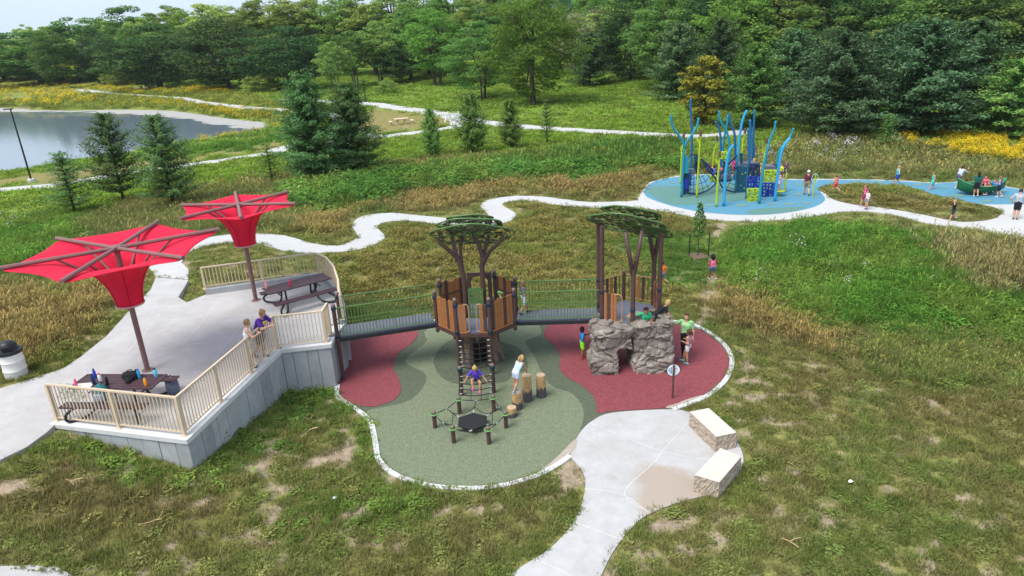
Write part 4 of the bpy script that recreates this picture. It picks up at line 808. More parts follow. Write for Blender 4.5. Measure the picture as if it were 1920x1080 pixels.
Fv = np.maximum(rr_ - R_, np.abs(zz - .69) - .70); Fv = np.maximum(Fv, -(rr_ - .44)); Fv = np.maximum(Fv, -rbox(G, (.03, -.8, .38), (.21, .6, .55), .12)); Fv = smin(Fv, np.linalg.norm(G - np.array((-.72, -.2, .95)), axis=-1) - .13, .12)
V, Q = surface_nets(Fv, (-1.05, -1.05, -.12), .035)
def bark_mat():
    m = mat('stump_bark', (.055, .045, .048), .85, .35, 6, .7, 18, col2=(.13, .10, .09)); t = m.node_tree; ln = t.links.new; b = t.nodes['Principled BSDF']; old = b.inputs['Base Color'].links[0].from_socket
    co = t.nodes.new('ShaderNodeTexCoord'); mp = t.nodes.new('ShaderNodeMapping'); mp.inputs['Scale'].default_value = (1, 1, .35); n = t.nodes.new('ShaderNodeTexNoise'); n.inputs['Scale'].default_value = 3.2; n.inputs['Detail'].default_value = 4; ln(co.outputs['Object'], mp.inputs[0]); ln(mp.outputs[0], n.inputs['Vector']); r = t.nodes.new('ShaderNodeValToRGB'); r.color_ramp.elements[0].position = .52; r.color_ramp.elements[1].position = .58; ln(n.outputs[0], r.inputs[0])
    x = t.nodes.new('ShaderNodeMixRGB'); x.inputs[2].default_value = (.22, .15, .10, 1); ln(r.outputs[0], x.inputs[0]); ln(old, x.inputs[1]); ln(x.outputs[0], b.inputs['Base Color']); return m
bark = bark_mat()
obj('hollow_stump', np_mesh('hollow_stump', V, Q, bark, True), None, (-1.18, 21.2, 0), label='hollow dark tree stump hideout under the tree-house deck', cat='play stump')
# ------------------------------------------------------------------ bridges
gb_me = MB().box((0, 0, 0), (.024, .024, 1.0)).mesh('baluster', green_steel)
def bridge(name, label, f0, f1, wd, endposts):
    t = thing(name, label, 'play bridge', (0, 0, 0)); f0, f1 = Vector(f0), Vector(f1); u = (f1 - f0).normalized(); nn = Vector((-u.y, u.x)); L_ = (f1 - f0).length; rz = math.atan2(u.y, u.x)
    mid = (f0 + f1) / 2 + nn * wd / 2; npan = max(2, round(L_ / .62))
    for i in range(npan):
        c = f0 + u * (L_ * (i + .5) / npan) + nn * wd / 2; MB().box((0, 0, 0), (L_ / npan - .008, wd - .1, .05)).build('deck_panel', deck_m, t, loc=(c.x, c.y, DK - .03), rz=rz)
    for sgn in (0, 1):
        p = f0 + nn * wd * sgn; c = (f0 + f1) / 2 + nn * wd * sgn
        MB().box((0, 0, 0), (L_ + .02, .05, .11)).build('side_beam', black_plastic, t, loc=(c.x, c.y, DK - .10), rz=rz)
        for z, r in ((DK + 1.0, .022), (DK + .62, .014), (DK + .07, .016)):
            MB().tube([(*(p + u * .02), z), (*(p + u * (L_ - .02)), z)], r, 8).build('rail', green_steel, t, True)
        n = round(L_ / .105)
        for k in range(1, n): q = p + u * (L_ * k / n); obj('baluster', gb_me, t, (q.x, q.y, DK + .535), rz, (1, 1, .94))
    for (x, y, z0, z1) in endposts: post(t, (x, y), z0, z1, r=.068, clamps=(DK + 1.0, DK + .05))
    return t
e1 = at_z(643, 712, 0)[:2]; s1_ = O8[4] + Vector((-.06, .07)); f0 = Vector((e1[0] + .02, e1[1] + .03))
e2 = f0 + Vector((-.10, 1.03))
bridge('play_bridge', 'green railed play bridge from the concrete plaza to the plank tower', f0, s1_, 1.0, [(f0.x, f0.y, 0, 2.66), (e2.x, e2.y, 0, 2.66)])
MB().prism([tuple(f0 + Vector((-.35, 0))), tuple(f0 + Vector((0, 0))), tuple(e2), tuple(e2 + Vector((-.35, 0)))], DK + .0, DK + .03).build('bridge_threshold', deck_m, label='grey threshold plate joining the plaza and the play bridge', cat='plate')
H6c = Vector((3.80, 21.13)); HS = 1.06; O6 = ring_pts(H6c, HS, 6, math.radians(-2) + math.radians(30))
# O6: 0 EB(30) 1 N(90) 2 WB(150) 3 WF(210) 4 S(270) 5 EF(330)
bridge('play_bridge', 'green railed play bridge between the plank tower and the rock tower', O8[7] + Vector((.07, .07)), O6[3] + Vector((-.07, .03)), .98, [])
# ------------------------------------------------------------------ rock tower
t2 = thing('rock_tower', 'second play tower with forked brown posts and green leaf canopy beside the boulders', 'play tower', (0, 0, 0))
MB().prism([tuple(p) for p in ring_pts(H6c, HS - .03, 6, math.radians(28))], DK - .07, DK).build('deck', deck_m, t2)
for k in range(6):
    a, b = O6[k], O6[(k + 1) % 6]; u = (b - a).normalized(); m_ = (a + b) / 2
    MB().box((0, 0, 0), ((b - a).length - .14, .05, .12)).build('deck_beam', orange_plank if k in (3, 4) else brown_steel, t2, loc=(m_.x, m_.y, DK - .10), rz=math.atan2(u.y, u.x))
for k, zt in ((2, 4.62), (3, 4.62), (5, 4.3)): post(t2, O6[k], .0, zt, r=.07, cap=False, clamps=(DK + .95, DK + .05))
post(t2, O6[1], DK - .2, 2.6)
def ypost(p, dirs, zf, zt):
    o = post(t2, p, DK - .3, zf, r=.075, cap=False, clamps=(DK + .5,)); 
    for (dx, dy) in dirs: MB().tube([(0, 0, zf - .25), (dx * .55, dy * .55, (zf + zt) / 2 - .1), (dx, dy, zt)], [.07, .066, .06], 8).build('limb', brown_steel, o, True, None)
    MB().box((0, 0, zf + .28), (.16, .05, .05)).build('cross_bar', brown_steel, o)
ypost(O6[4], [(-.26, .05), (.26, .12)], 3.35, 4.55); ypost(O6[0], [(-.25, 0), (.18, .05)], 3.3, 4.35)
plank_panel(t2, O6[5], O6[0], DK + .02, .92, 'oodo', seed=7, inset=.12); u = (O6[4] - O6[3]).normalized(); arch_panel(t2, O6[3] + u * .08, u, math.atan2(u.y, u.x), .62, DK - .12, 1.08, 1, 'odoo')
# railed back with three planks
for (a, b) in ((O6[1], O6[2]), (O6[0], O6[1])):
    u = (b - a).normalized(); rz = math.atan2(u.y, u.x); L_ = (b - a).length
    for z in (.95, .12): MB().tube([(*(a + u * .07), DK + z), (*(b - u * .07), DK + z)], .018, 8).build('rail', mat('tan_tube', (.42, .24, .13), .45), t2, True)
    for f in (.18, .34, .5, .66, .82): q = a + u * L_ * f; MB().box((0, 0, .5), (.10 if .3 < f < .7 else .015, .03, .84)).build('plank' if .3 < f < .7 else 'bar', (orange_plank if f == .5 else dark_plank) if .3 < f < .7 else brown_steel, t2, loc=(q.x, q.y, DK + .03), rz=rz)
hx, hy = H6c
perforated('leaf_canopy', t2, (hx - .10, hy - .15, 4.56), 1.22, 1.05, (-.5, .22), 11, .48); perforated('leaf_canopy', t2, (hx + .10, hy + .1, 4.84), .95, .75, (-.45, .22), 12, .48, 8, 50); perforated('leaf_canopy', t2, (hx + .66, hy + .05, 4.22), .75, .68, (-.5, .24), 13, .48, 8, 48)
# ------------------------------------------------------------------ climbing boulders
lo, hi, h = np.array((2.1, 19.3, -.1)), np.array((5.3, 21.3, 1.95)), .028
G = grid(lo, hi, h); GW = G + .035 * np.sin(G[..., [1, 2, 0]] * 3.1 + 1) + .02 * np.sin(G[..., [2, 0, 1]] * 6.3)
def cells(P, n, seed, zs=1.5):
    """blocky stones: distance to random block centres, mostly by the largest axis"""
    r = np.random.default_rng(seed); c = (r.uniform(lo, hi, (n, 3)) * np.array((1, 1, zs))).astype(np.float32); P = (P * np.array((1, 1, zs))).astype(np.float32); an = r.uniform(-.35, .35, n); f1 = np.empty(len(P), np.float32); f2 = f1.copy(); id_ = np.empty(len(P), int); ca, sa = np.cos(an).astype(np.float32), np.sin(an).astype(np.float32)
    for i in range(0, len(P), 20000):
        q = P[i:i + 20000, None] - c[None]; x, y, z = q[..., 0], q[..., 1], q[..., 2]; X_, Z_ = np.abs(x * ca - z * sa), np.abs(x * sa + z * ca); Y_ = np.abs(y); d = .72 * np.maximum(np.maximum(X_, Y_), Z_) + .28 * np.sqrt(x * x + y * y + z * z)
        s = np.argpartition(d, 1, 1)[:, :2]; a = np.take_along_axis(d, s, 1); k = np.argsort(a, 1); a = np.take_along_axis(a, k, 1); s = np.take_along_axis(s, k, 1); f1[i:i + 20000] = a[:, 0]; f2[i:i + 20000] = a[:, 1]; id_[i:i + 20000] = s[:, 0]
    off = r.uniform(-1, 1, n); tl_ = r.normal(size=(n, 3)); pl = ((P - c[id_]) * tl_[id_]).sum(-1); return f1, f2, off[id_], pl
def boulders():
    L_ = rbox(GW, (3.05, 20.15, .70), (.56, .50, .80), .09); L_ = smin(L_, rbox(GW, (3.34, 20.12, 1.12), (.62, .50, .36), .08), .04); L_ = smin(L_, rbox(GW, (2.90, 20.75, .78), (.32, .42, .72), .1), .05); L_ = smin(L_, rbox(GW, (2.90, 20.08, .2), (.54, .5, .4), .12), .06)
    L_ = np.maximum(L_, -rbox(GW, (3.47, 19.8, .22), (.21, 1.1, .50), .06)); L_ = np.maximum(L_, GW[..., 0] - 3.69)
    R_ = rbox(GW, (4.36, 20.28, .80), (.64, .60, .88), .14); R_ = smin(R_, rbox(GW, (4.82, 20.45, 1.50), (.24, .32, .22), .1), .05); R_ = smin(R_, rbox(GW, (4.3, 20.15, .12), (.64, .58, .3), .12), .06); R_ = np.maximum(R_, -(np.maximum(np.hypot(GW[..., 0] - 4.32, GW[..., 1] - 20.42) - .33, 1.25 - GW[..., 2]))); R_ = np.maximum(R_, 3.72 - GW[..., 0])
    return L_, R_
rock_m = mat('grey_rock', (.16, .138, .12), .8, .3, 4, .5, 22, col2=(.40, .35, .31), dirt=.4)
for nm, Fv in zip(('climbing boulder with a low cave mouth at the foot of the rock tower', 'taller climbing boulder with a hollow top where children lean out'), boulders()):
    nb = np.abs(Fv) < .22; P_ = G[nb]; f1, f2, off, pl = cells(P_, 260, 4, 1.7); g1, g2, go, gp_ = cells(P_, 70, 9, 1.5); d_ = .035 * off + .09 * np.clip(pl, -.5, .5) - .05 * (1 - sstep(0, .035, f2 - f1)) + .045 * go - .06 * (1 - sstep(0, .05, g2 - g1)); Fv = Fv.copy(); Fv[nb] -= d_
    V, Q = surface_nets(Fv, lo, h); me = np_mesh('climbing_boulder', V - np.array((3.7, 20.2, 0)), Q, rock_m, False); obj('climbing_boulder', me, None, (3.7, 20.2, 0), label=nm, cat='boulder')
# ------------------------------------------------------------------ rope net climber
nc = thing('rope_net_climber', 'black rope net climber with hexagonal centre mat and short brown posts', 'net climber', (0, 0, 0))
xy = lambda a, b: tuple(at_z(a, b, 0)[:2])
NP = [xy(851, 830), xy(917, 832), xy(949, 802), xy(926, 771), xy(862, 774), xy(816, 802)]; TOP = .55
ring_me = MB().tube([(.10 * math.cos(k * math.pi / 8), .10 * math.sin(k * math.pi / 8), 0) for k in range(17)], .025, 6, cap=False).mesh('collar_ring', mat('collar_green', (.13, .27, .09), .4), True)
for p in NP: o = post(nc, p, 0, TOP, r=.06); obj('collar_ring', ring_me, o, (0, 0, TOP - .10))
T1, T2 = xy(866, 741), xy(926, 736)
for p in (T1, T2): post(nc, p, 0, 1.0, r=.062, clamps=(.88,))
def rope(a, b, sag=.05, r=.012, par=nc, nm='rope'):
    a, b = Vector(a), Vector(b); return MB().tube([a.lerp(b, i / 6) - Vector((0, 0, sag * 4 * (i / 6) * (1 - i / 6))) for i in range(7)], r, 5).build(nm, black_rope, par, True, None)
cl_me = MB().box((0, 0, 0), (.09, .03, .03), None, 0, .008).mesh('rope_clamp', silver)
def rclamp(p, d): d = Vector(d).normalized(); o = obj('rope_clamp', cl_me, nc, p); o.rotation_euler = d.to_track_quat('X', 'Z').to_euler()
cen6 = sum((Vector((*p, 0)) for p in NP), Vector()) / 6; HX = [cen6 + Vector((.44 * math.cos(math.radians(30 + 60 * k)), .44 * math.sin(math.radians(30 + 60 * k)), .20)) for k in range(6)]
MB().prism([(p.x, p.y) for p in HX], .17, .205).build('centre_mat', black_rubber, nc)
MB().tube([HX[k % 6] + Vector((0, 0, -.01)) for k in range(7)], .02, 6, cap=False).build('mat_rope', black_rope, nc)
for k in range(6):
    a, b = Vector((*NP[k], TOP - .1)), Vector((*NP[(k + 1) % 6], TOP - .1)); rope(a, b, .06); m_ = a.lerp(b, .5) - Vector((0, 0, .06)); hxp = min(HX, key=lambda q: (q - m_).length); rope(m_, hxp, .02); rclamp(m_, b - a); rclamp(hxp.lerp(m_, .12), m_ - hxp)
    q = m_.lerp(hxp, .5); a2 = Vector((*NP[(k + 1) % 6], TOP - .1)).lerp(Vector((*NP[(k + 2) % 6], TOP - .1)), .5) - Vector((0, 0, .06)); h2 = min(HX, key=lambda z: (z - a2).length); rope(q, a2.lerp(h2, .5), .12, .010)
def ladder(l0, l1, r0, r1, n, sag):
    for a, b in ((l0, l1), (r0, r1)): rope(a, b, sag, .014)
    for i in range(1, n):
        f = i / n; s4 = sag * 4 * f * (1 - f); a = Vector(l0).lerp(Vector(l1), f) - Vector((0, 0, s4)); b = Vector(r0).lerp(Vector(r1), f) - Vector((0, 0, s4)); rope(a, b, .09, .014, nm='rung'); rclamp(a.lerp(b, .06), b - a); rclamp(b.lerp(a, .06), b - a)
    for f2_ in (.35, .65):
        a = Vector(l0).lerp(Vector(r0), f2_) - Vector((0, 0, .05)); b = Vector(l1).lerp(Vector(r1), f2_) - Vector((0, 0, .08)); rope(a, b, sag, .010)
ladder((O8[5].x + .02, O8[5].y - .06, DK - .03), (*T1, .85), (O8[6].x - .02, O8[6].y - .06, DK - .03), (*T2, .85), 7, .10)
ladder((*T1, .85), (*NP[4], TOP - .1), (*T2, .85), (*NP[3], TOP - .1), 5, .03)
# ------------------------------------------------------------------ stepping stumps
def stump(px, py, h, label, seed):
    p = at_z(px, py, 0); t = thing('stepping_stump', label, 'stump', (p[0], p[1], 0), seed, 'wooden stepping stumps in a row'); rr = random.Random(seed); n = 22; V = []
    prof = [(1.08, 0), (1.02, .06), (1.0, h * .4), (.97, h * .8), (.96, h - .02), (.90, h)]
    wv = [1 + rr.uniform(-.05, .05) for _ in range(n)]
    for r, z in prof: V += [(.145 * r * wv[k] * math.cos(2 * math.pi * k / n), .145 * r * wv[k] * math.sin(2 * math.pi * k / n), z) for k in range(n)]
    Fs = [(i * n + k, i * n + (k + 1) % n, i * n + n + (k + 1) % n, i * n + n + k) for i in range(len(prof) - 1) for k in range(n)]; lo_ = h * (.22 if h < .4 else .48)
    fm = [0] * len(Fs); b = MB(); b.add(V, Fs); me = b.mesh('bark', [stump_bark], True); obj('bark', me, t)
    top = MB().lathe([(.131, h - .012), (.133, h - .002), (.10, h + .002), (.05, h + .003), (.004, h + .003)], n).build('cut_top', mat('cut_rings', (.42, .30, .20), .8, .2, 30), t, True)
def stump_mat():
    m = mat('stump_side', (.40, .25, .12), .85, .25, 12, .8, 25); t = m.node_tree; ln = t.links.new; b = t.nodes['Principled BSDF']; old = b.inputs['Base Color'].links[0].from_socket; co = t.nodes.new('ShaderNodeTexCoord'); sp = t.nodes.new('ShaderNodeSeparateXYZ'); ln(co.outputs['Generated'], sp.inputs[0])
    mp = t.nodes.new('ShaderNodeMapping'); mp.inputs['Scale'].default_value = (1, 1, .12); ln(co.outputs['Object'], mp.inputs[0]); n = t.nodes.new('ShaderNodeTexNoise'); n.inputs['Scale'].default_value = 14; ln(mp.outputs[0], n.inputs['Vector']); s = t.nodes.new('ShaderNodeMath'); s.operation = 'MULTIPLY_ADD'; s.inputs[1].default_value = .55; ln(n.outputs[0], s.inputs[0]); ln(sp.outputs[2], s.inputs[2])
    r = t.nodes.new('ShaderNodeValToRGB'); r.color_ramp.elements[0].position = .68; r.color_ramp.elements[1].position = .78; ln(s.outputs[0], r.inputs[0]); x = t.nodes.new('ShaderNodeMixRGB'); x.inputs[1].default_value = (.07, .06, .065, 1); ln(r.outputs[0], x.inputs[0]); ln(old, x.inputs[2]); ln(x.outputs[0], b.inputs['Base Color']); return m
stump_bark = stump_mat()
stump(960, 780, .30, 'shortest stepping stump, beside a post of the rope net', 1); stump(970, 766, .56, 'second stepping stump, with the girl in light blue standing on it', 2); stump(989, 751, .86, 'tallest stepping stump, under the hands of the girl in light blue', 3); stump(1015, 743, .74, 'stepping stump standing apart at the right end of the row', 4)
# ------------------------------------------------------------------ round sign
sp = at_z(1261, 747, 0); sg = thing('round_sign', 'round white sign on a thin brown post on the red rubber', 'sign', (sp[0], sp[1], 0))
MB().tube([(0, 0, 0), (0, 0, 1.1)], .032, 8).build('post', brown_steel, sg, True, 40)
def disc_y(r, y0, y1, z, m, nm, par):
    n = 32; P = [(r * math.cos(2 * math.pi * k / n), r * math.sin(2 * math.pi * k / n)) for k in range(n)]; V = [(a, y0, z + b) for a, b in P] + [(a, y1, z + b) for a, b in P]
    return MB().add(V, [tuple(range(n)), tuple(range(2 * n - 1, n - 1, -1))] + [(i, n + i, n + (i + 1) % n, (i + 1) % n) for i in range(n)]).build(nm, m, par)
sb = disc_y(.205, .036, .046, .92, mat('sign_navy', (.02, .02, .05), .5), 'sign_board', sg); sf = disc_y(.185, .030, .036, .92, mat('sign_white', (.72, .74, .76), .4), 'sign_face', sb)
ink = mat('sign_ink', (.08, .12, .35), .5); ink2 = mat('sign_teal', (.10, .40, .45), .5); ink3 = mat('sign_red', (.55, .06, .08), .5)
for x, z, w_, h_, m_ in [(-.055, .92, .018, .22, ink), (-.08, .92, .012, .20, ink), (-.125, .93, .035, .10, ink2), (-.11, .85, .02, .05, ink2), (.09, .97, .045, .014, ink3), (.08, .94, .03, .01, ink), (-.12, 1.0, .03, .012, ink3)]: MB().box((x, .0285, z), (w_, .002, h_)).build('print', m_, sb)
# ------------------------------------------------------------------ blue and lime climbing structure
cs = thing('climbing_structure', 'tall blue and lime climbing structure of bent reed poles, nets and panels', 'play structure', (0, 0, 0))
sky_b = mat('sky_blue_steel', (.03, .32, .60), .35, .06); teal_b = mat('teal_blue_steel', (.02, .24, .33), .35, .06); deep_b = mat('deep_blue_steel', (.015, .12, .27), .35, .06); lime = mat('lime_steel', (.36, .48, .02), .4, .08); lime2 = mat('lime_panel', (.33, .46, .03), .5, .1)
royal_b = mat('royal_panel', (.012, .035, .28), .45, .15); navy_p = mat('navy_panel', (.01, .035, .085), .5, .15); tealp = mat('teal_panel', (.012, .085, .14), .5, .1); cat_b = mat('cattail_brown', (.12, .07, .06), .7, .1)
z6 = lambda a, b: (1180 + a / 4.153, 170 + b / 4.153)
def base_y(a, b): return float(at_z(*z6(a, b), BZ)[1])
def q3(a, b, Y): return Vector(at_y(*z6(a, b), Y))
def pole(m, base, pts, r=.09, r1=.075, nm='pole', dy=0.0):
    Y = base_y(*base); g = at_z(*z6(*base), BZ); P = [Vector((g[0], g[1], BZ))] + [q3(a, b, Y + dy * (i + 1)) for i, (a, b) in enumerate(pts)]
    S = smooth(P, 4, False); n = len(S); return MB().tube(S, [r + (r1 - r) * i / (n - 1) for i in range(n)], 8).build(nm, m, cs, True, None), Y
o, Y1 = pole(teal_b, (405, 830), [(415, 640), (422, 520), (430, 440)])
for P in ([(430, 445), (415, 390), (380, 340), (345, 290), (328, 240), (325, 190)], [(432, 445), (445, 400), (490, 340), (520, 290), (534, 250), (538, 212)]):
    S = smooth([q3(a, b, Y1) for a, b in P], 4, False); MB().tube(S, .08, 8).build('branch', teal_b, o, True, None)
pole(deep_b, (470, 735), [(480, 600), (487, 420), (487, 300), (482, 210), (477, 130), (480, 62)])
pole(sky_b, (735, 900), [(745, 700), (755, 600), (768, 510), (785, 455), (812, 424)], .10, .08); pole(sky_b, (826, 790), [(840, 560), (850, 440), (866, 310), (885, 220), (915, 152)], .10, .08)
pole(teal_b, (785, 700), [(780, 500), (775, 380), (750, 300), (715, 250), (700, 200), (699, 156)]); pole(teal_b, (720, 690), [(728, 480), (742, 350), (762, 260), (768, 190)]); pole(deep_b, (712, 705), [(713, 480), (708, 340), (693, 280), (670, 240)])
pole(deep_b, (820, 690), [(825, 480), (820, 340), (795, 270), (784, 220), (782, 175)]); pole(deep_b, (912, 842), [(926, 640), (940, 470), (943, 330), (940, 226)], .10, .08); pole(deep_b, (955, 690), [(962, 480), (967, 340), (971, 240), (975, 148)]); pole(deep_b, (925, 700), [(930, 560), (927, 400), (925, 296)], .08); pole(deep_b, (965, 660), [(972, 500), (970, 400)], .08)
pole(teal_b, (1010, 880), [(1028, 700), (1045, 590), (1068, 490), (1085, 426)], .10, .08); pole(teal_b, (1045, 700), [(1062, 540), (1080, 430), (1108, 350), (1130, 300), (1140, 236)]); pole(sky_b, (1132, 860), [(1150, 690), (1165, 590), (1185, 480), (1215, 415), (1253, 368)], .10, .08); pole(teal_b, (1150, 690), [(1152, 560), (1170, 470), (1210, 410), (1250, 362), (1270, 325), (1275, 292)])
def reed(base, pts, leaf, tail, dy=0):
    o, Y = pole(lime, base, pts, .075, .05, 'reed_pole'); a = q3(*pts[-1], Y); tip = q3(*leaf, Y); ct = q3(*tail, Y); mid = (a + tip) / 2 + Vector((-.05, 0, .05)); w_ = Vector((.11, 0, .03))
    MB().add([a - w_ * .4, a + w_ * .4, mid + w_, tip, mid - w_] + [p + Vector((0, .04, 0)) for p in (a - w_ * .4, a + w_ * .4, mid + w_, tip, mid - w_)], [(0, 1, 2, 3, 4), (9, 8, 7, 6, 5)] + [(i, i + 5, (i + 1) % 5 + 5, (i + 1) % 5) for i in range(5)]).build('reed_leaf', lime, o)
    MB().tube([a, ct - Vector((0, 0, .2))], .03, 6).build('reed_stem', lime, o, True); MB().tube([ct - Vector((0, 0, .22)), ct - Vector((0, 0, .19)), ct + Vector((0, 0, .16)), ct + Vector((0, 0, .2))], [.04, .085, .085, .03], 10).build('cattail', cat_b, o, True)
reed((525, 832), [(535, 660), (543, 520), (550, 420)], (532, 366), (557, 330)); reed((650, 690), [(652, 560), (662, 470)], (705, 404), (683, 372)); reed((676, 906), [(686, 740), (693, 640), (700, 580)], (672, 528), (704, 492)); reed((872, 690), [(876, 540), (882, 420)], (897, 350), (902, 312)); reed((1040, 690), [(1046, 560), (1052, 490)], (1034, 450), (1070, 388)); reed((398, 725), [(402, 600), (408, 480)], (412, 420), (424, 355))
reed((1208, 790), [(1216, 700), (1228, 640)], (1240, 600), (1236, 612))
def quad_panel(nm, m, pts, Y, th=.06, skew=0.0):
    P = [q3(a, b, Y + (skew if i in (1, 2) else 0)) for i, (a, b) in enumerate(pts)]; return MB().add(P + [p + Vector((0, th, 0)) for p in P], [(0, 1, 2, 3), (7, 6, 5, 4)] + [(i, i + 4, (i + 1) % 4 + 4, (i + 1) % 4) for i in range(4)]).build(nm, m, cs)
quad_panel('side_panel', teal_b, [(425, 640), (462, 645), (462, 505), (425, 520)], Y1); quad_panel('side_panel', tealp, [(503, 645), (540, 640), (543, 510), (505, 505)], Y1 + .5)
quad_panel('platform', deck_m, [(440, 645), (520, 645), (510, 612), (445, 612)], Y1 + .3, .4); quad_panel('net_wall', navy_p, [(420, 815), (468, 798), (470, 645), (425, 645)], Y1 + .1); quad_panel('net_wall', royal_b, [(425, 770), (462, 765), (462, 690), (427, 690)], Y1 + .05)
S = smooth([q3(a, b, Y1 + .3) for a, b in ((462, 525), (470, 503), (500, 497), (535, 508), (540, 530))], 3, False); MB().tube(S, .04, 6).build('hoop', navy_p, cs, True)
for x in (476, 503): MB().tube([q3(x, 800, Y1 + .25), q3(x, 640, Y1 + .25)], .025, 6).build('ladder_rail', royal_b, cs, True)
for y in (660, 690, 715, 740, 765, 790): MB().tube([q3(476, y, Y1 + .25), q3(503, y, Y1 + .25)], .022, 6).build('ladder_rung', royal_b, cs, True)
def arc_net(arc, hub, Y, Yb, n=7):
    A = [q3(a, b, Y + (Yb - Y) * i / (len(arc) - 1)) for i, (a, b) in enumerate(arc)]; S = smooth(A, 5, False); o = MB().tube(S, .055, 8).build('net_hoop', navy_p, cs, True, None); h_ = q3(*hub, (Y + Yb) / 2)
    pts = [Vector(S[int(i * (len(S) - 1) / n)]) for i in range(n + 1)]
    for p in pts: MB().tube([h_, p], .016, 4).build('net_rope', black_rope, o)
    for f in (.3, .5, .7, .88): MB().tube([h_.lerp(p, f) for p in pts], .016, 4).build('net_rope', black_rope, o)
arc_net([(560, 530), (620, 620), (678, 700), (640, 755), (590, 785), (530, 803), (450, 800)], (520, 560), Y1 + .6, Y1 + .3); arc_net([(840, 500), (770, 570), (712, 650), (705, 715), (740, 765), (825, 792)], (838, 600), Y1 + .4, Y1 + .2)
MB().tube([q3(565, 535, Y1 + .6), q3(690, 660, Y1 + .9)], .06, 8).build('beam', navy_p, cs, True); MB().tube([q3(840, 500, Y1 + .4), q3(700, 650, Y1 + .8)], .05, 8).build('beam', navy_p, cs, True)
Yw = base_y(870, 795); wl = quad_panel('climbing_wall', tealp, [(835, 798), (915, 790), (922, 592), (850, 590)], Yw, .3)
for a, b in ((860, 690), (880, 650), (900, 700), (870, 740), (895, 760), (905, 640)): MB().ico(q3(a, b, Yw - .02), .05, 0, (1, .6, 1), 6).build('hold', random.choice([lime, cat_b, silver]), wl)
quad_panel('side_panel', tealp, [(862, 585), (885, 585), (885, 488), (862, 488)], Yw + .6); quad_panel('platform', deck_m, [(850, 600), (1010, 590), (1000, 560), (870, 570)], Yw + .5, .8); quad_panel('platform', deck_m, [(700, 690), (800, 690), (790, 660), (720, 660)], Yw + 3.5, .8)
for y0 in (500, 585): MB().tube([q3(885, y0, Yw + 1.2), q3(930, y0, Yw + 1.2)], .02, 6).build('rail', navy_p, cs, True)
for x in (895, 905, 915): MB().tube([q3(x, 500, Yw + 1.2), q3(x, 585, Yw + 1.2)], .015, 5).build('bar', navy_p, cs)
def block_panel(m, a0, b0, a1, b1, Y, skew=0):
    """moulded climbing panel: bars round rounded holes"""
    N = 4; f = lambda i, j: q3(a0 + (a1 - a0) * i / N, b0 + (b1 - b0) * j / N, Y) + Vector((0, skew * i / N + .05 * math.sin(i * 3 + j * 5), 0)); mb = MB(); rr = random.Random(a0)
    for i in range(N + 1):
        S = smooth([f(i, j) + Vector((rr.uniform(-.05, .05) if 0 < i < N else 0, 0, 0)) for j in range(N + 1)], 3, False); mb.tube(S, .055, 6)
    for j in range(N + 1):
        S = smooth([f(i, j) + Vector((0, 0, rr.uniform(-.05, .05) if 0 < j < N else 0)) for i in range(N + 1)], 3, False); mb.tube(S, .055, 6)
    for i in range(N):
        for j in range(N):
            if rr.random() < .4: mb.tube([f(i, j), f(i + 1, j + 1)], .05, 6)
    mb.build('block_panel', m, cs, True, None)
Yp = base_y(965, 862)
block_panel(navy_p, 930, 572, 1012, 668, Yp + .15); block_panel(royal_b, 922, 672, 1014, 764, Yp + .1); block_panel(lime2, 920, 765, 1008, 864, Yp)
Yq = base_y(1085, 825); block_panel(lime2, 1052, 622, 1146, 720, Yq + .1); block_panel(royal_b, 1036, 722, 1136, 822, Yq); block_panel(lime2, 715, 478, 760, 530, Y1 + 3); block_panel(lime2, 632, 660, 670, 705, Y1 + 2.5); quad_panel('platform', deck_m, [(1020, 620), (1150, 620), (1140, 590), (1040, 590)], Yq + .5, .8); quad_panel('side_panel', tealp, [(1070, 612), (1150, 608), (1150, 572), (1070, 575)], Yq + 1.6)
# disc spinner and ring post beside it
dp = dp0 = at_z(*z6(1160, 818), BZ); ds = thing('disc_spinner', 'lime standing disc spinner at the foot of the blue climbing structure', 'spinner', tuple(dp))
MB().tube([(0, 0, 0), (0, 0, .3)], .05, 8).build('stem', lime, ds, True); MB().lathe([(.05, .24), (.30, .27), (.40, .33), (.41, .35), (.36, .36), (.02, .36)], 20).build('disc', lime2, ds, True, 50)
dp = at_z(1524, 368, BZ); rp_ = thing('ring_post', 'lime post with a round hoop beside the man in maroon', 'play post', tuple(dp)); MB().tube([(0, 0, 0), (0, 0, .8), (.05, 0, 1.45)], .045, 8).build('post', lime, rp_, True)
MB().tube([(.02 + .22 * math.cos(k * math.pi / 12), 0, 1.2 + .3 * math.sin(k * math.pi / 12)) for k in range(25)], .02, 6, cap=False).build('hoop', mat('clear_hoop', (.4, .55, .6), .3), rp_, True)
# ------------------------------------------------------------------ green boat spinner
bc = at_z(1836, 364, BZ); bt = thing('boat_spinner', 'dark green boat-shaped spinner full of children on the blue rubber', 'spinner', (bc[0], bc[1], BZ), -.15)
NS, NC = 20, 12; V = []
for i in range(NS + 1):
    s = -1 + 2 * i / NS; x = 1.42 * s; wd = .62 * (1 - abs(s) ** 2.6) + .03; top = .62 + .42 * abs(s) ** 2.2; bot = .06 + .34 * abs(s) ** 3
    for k in range(NC + 1): a = math.pi * k / NC; V.append((x, -wd * math.cos(a), top - (top - bot) * math.sin(a) ** .8))
b = MB().add(V, [(i * (NC + 1) + k, i * (NC + 1) + k + 1, (i + 1) * (NC + 1) + k + 1, (i + 1) * (NC + 1) + k) for i in range(NS) for k in range(NC)]).build('hull', mat('boat_green', (.015, .12, .045), .4, .2), bt, True, None); b.modifiers.new('t', 'SOLIDIFY').thickness = .05
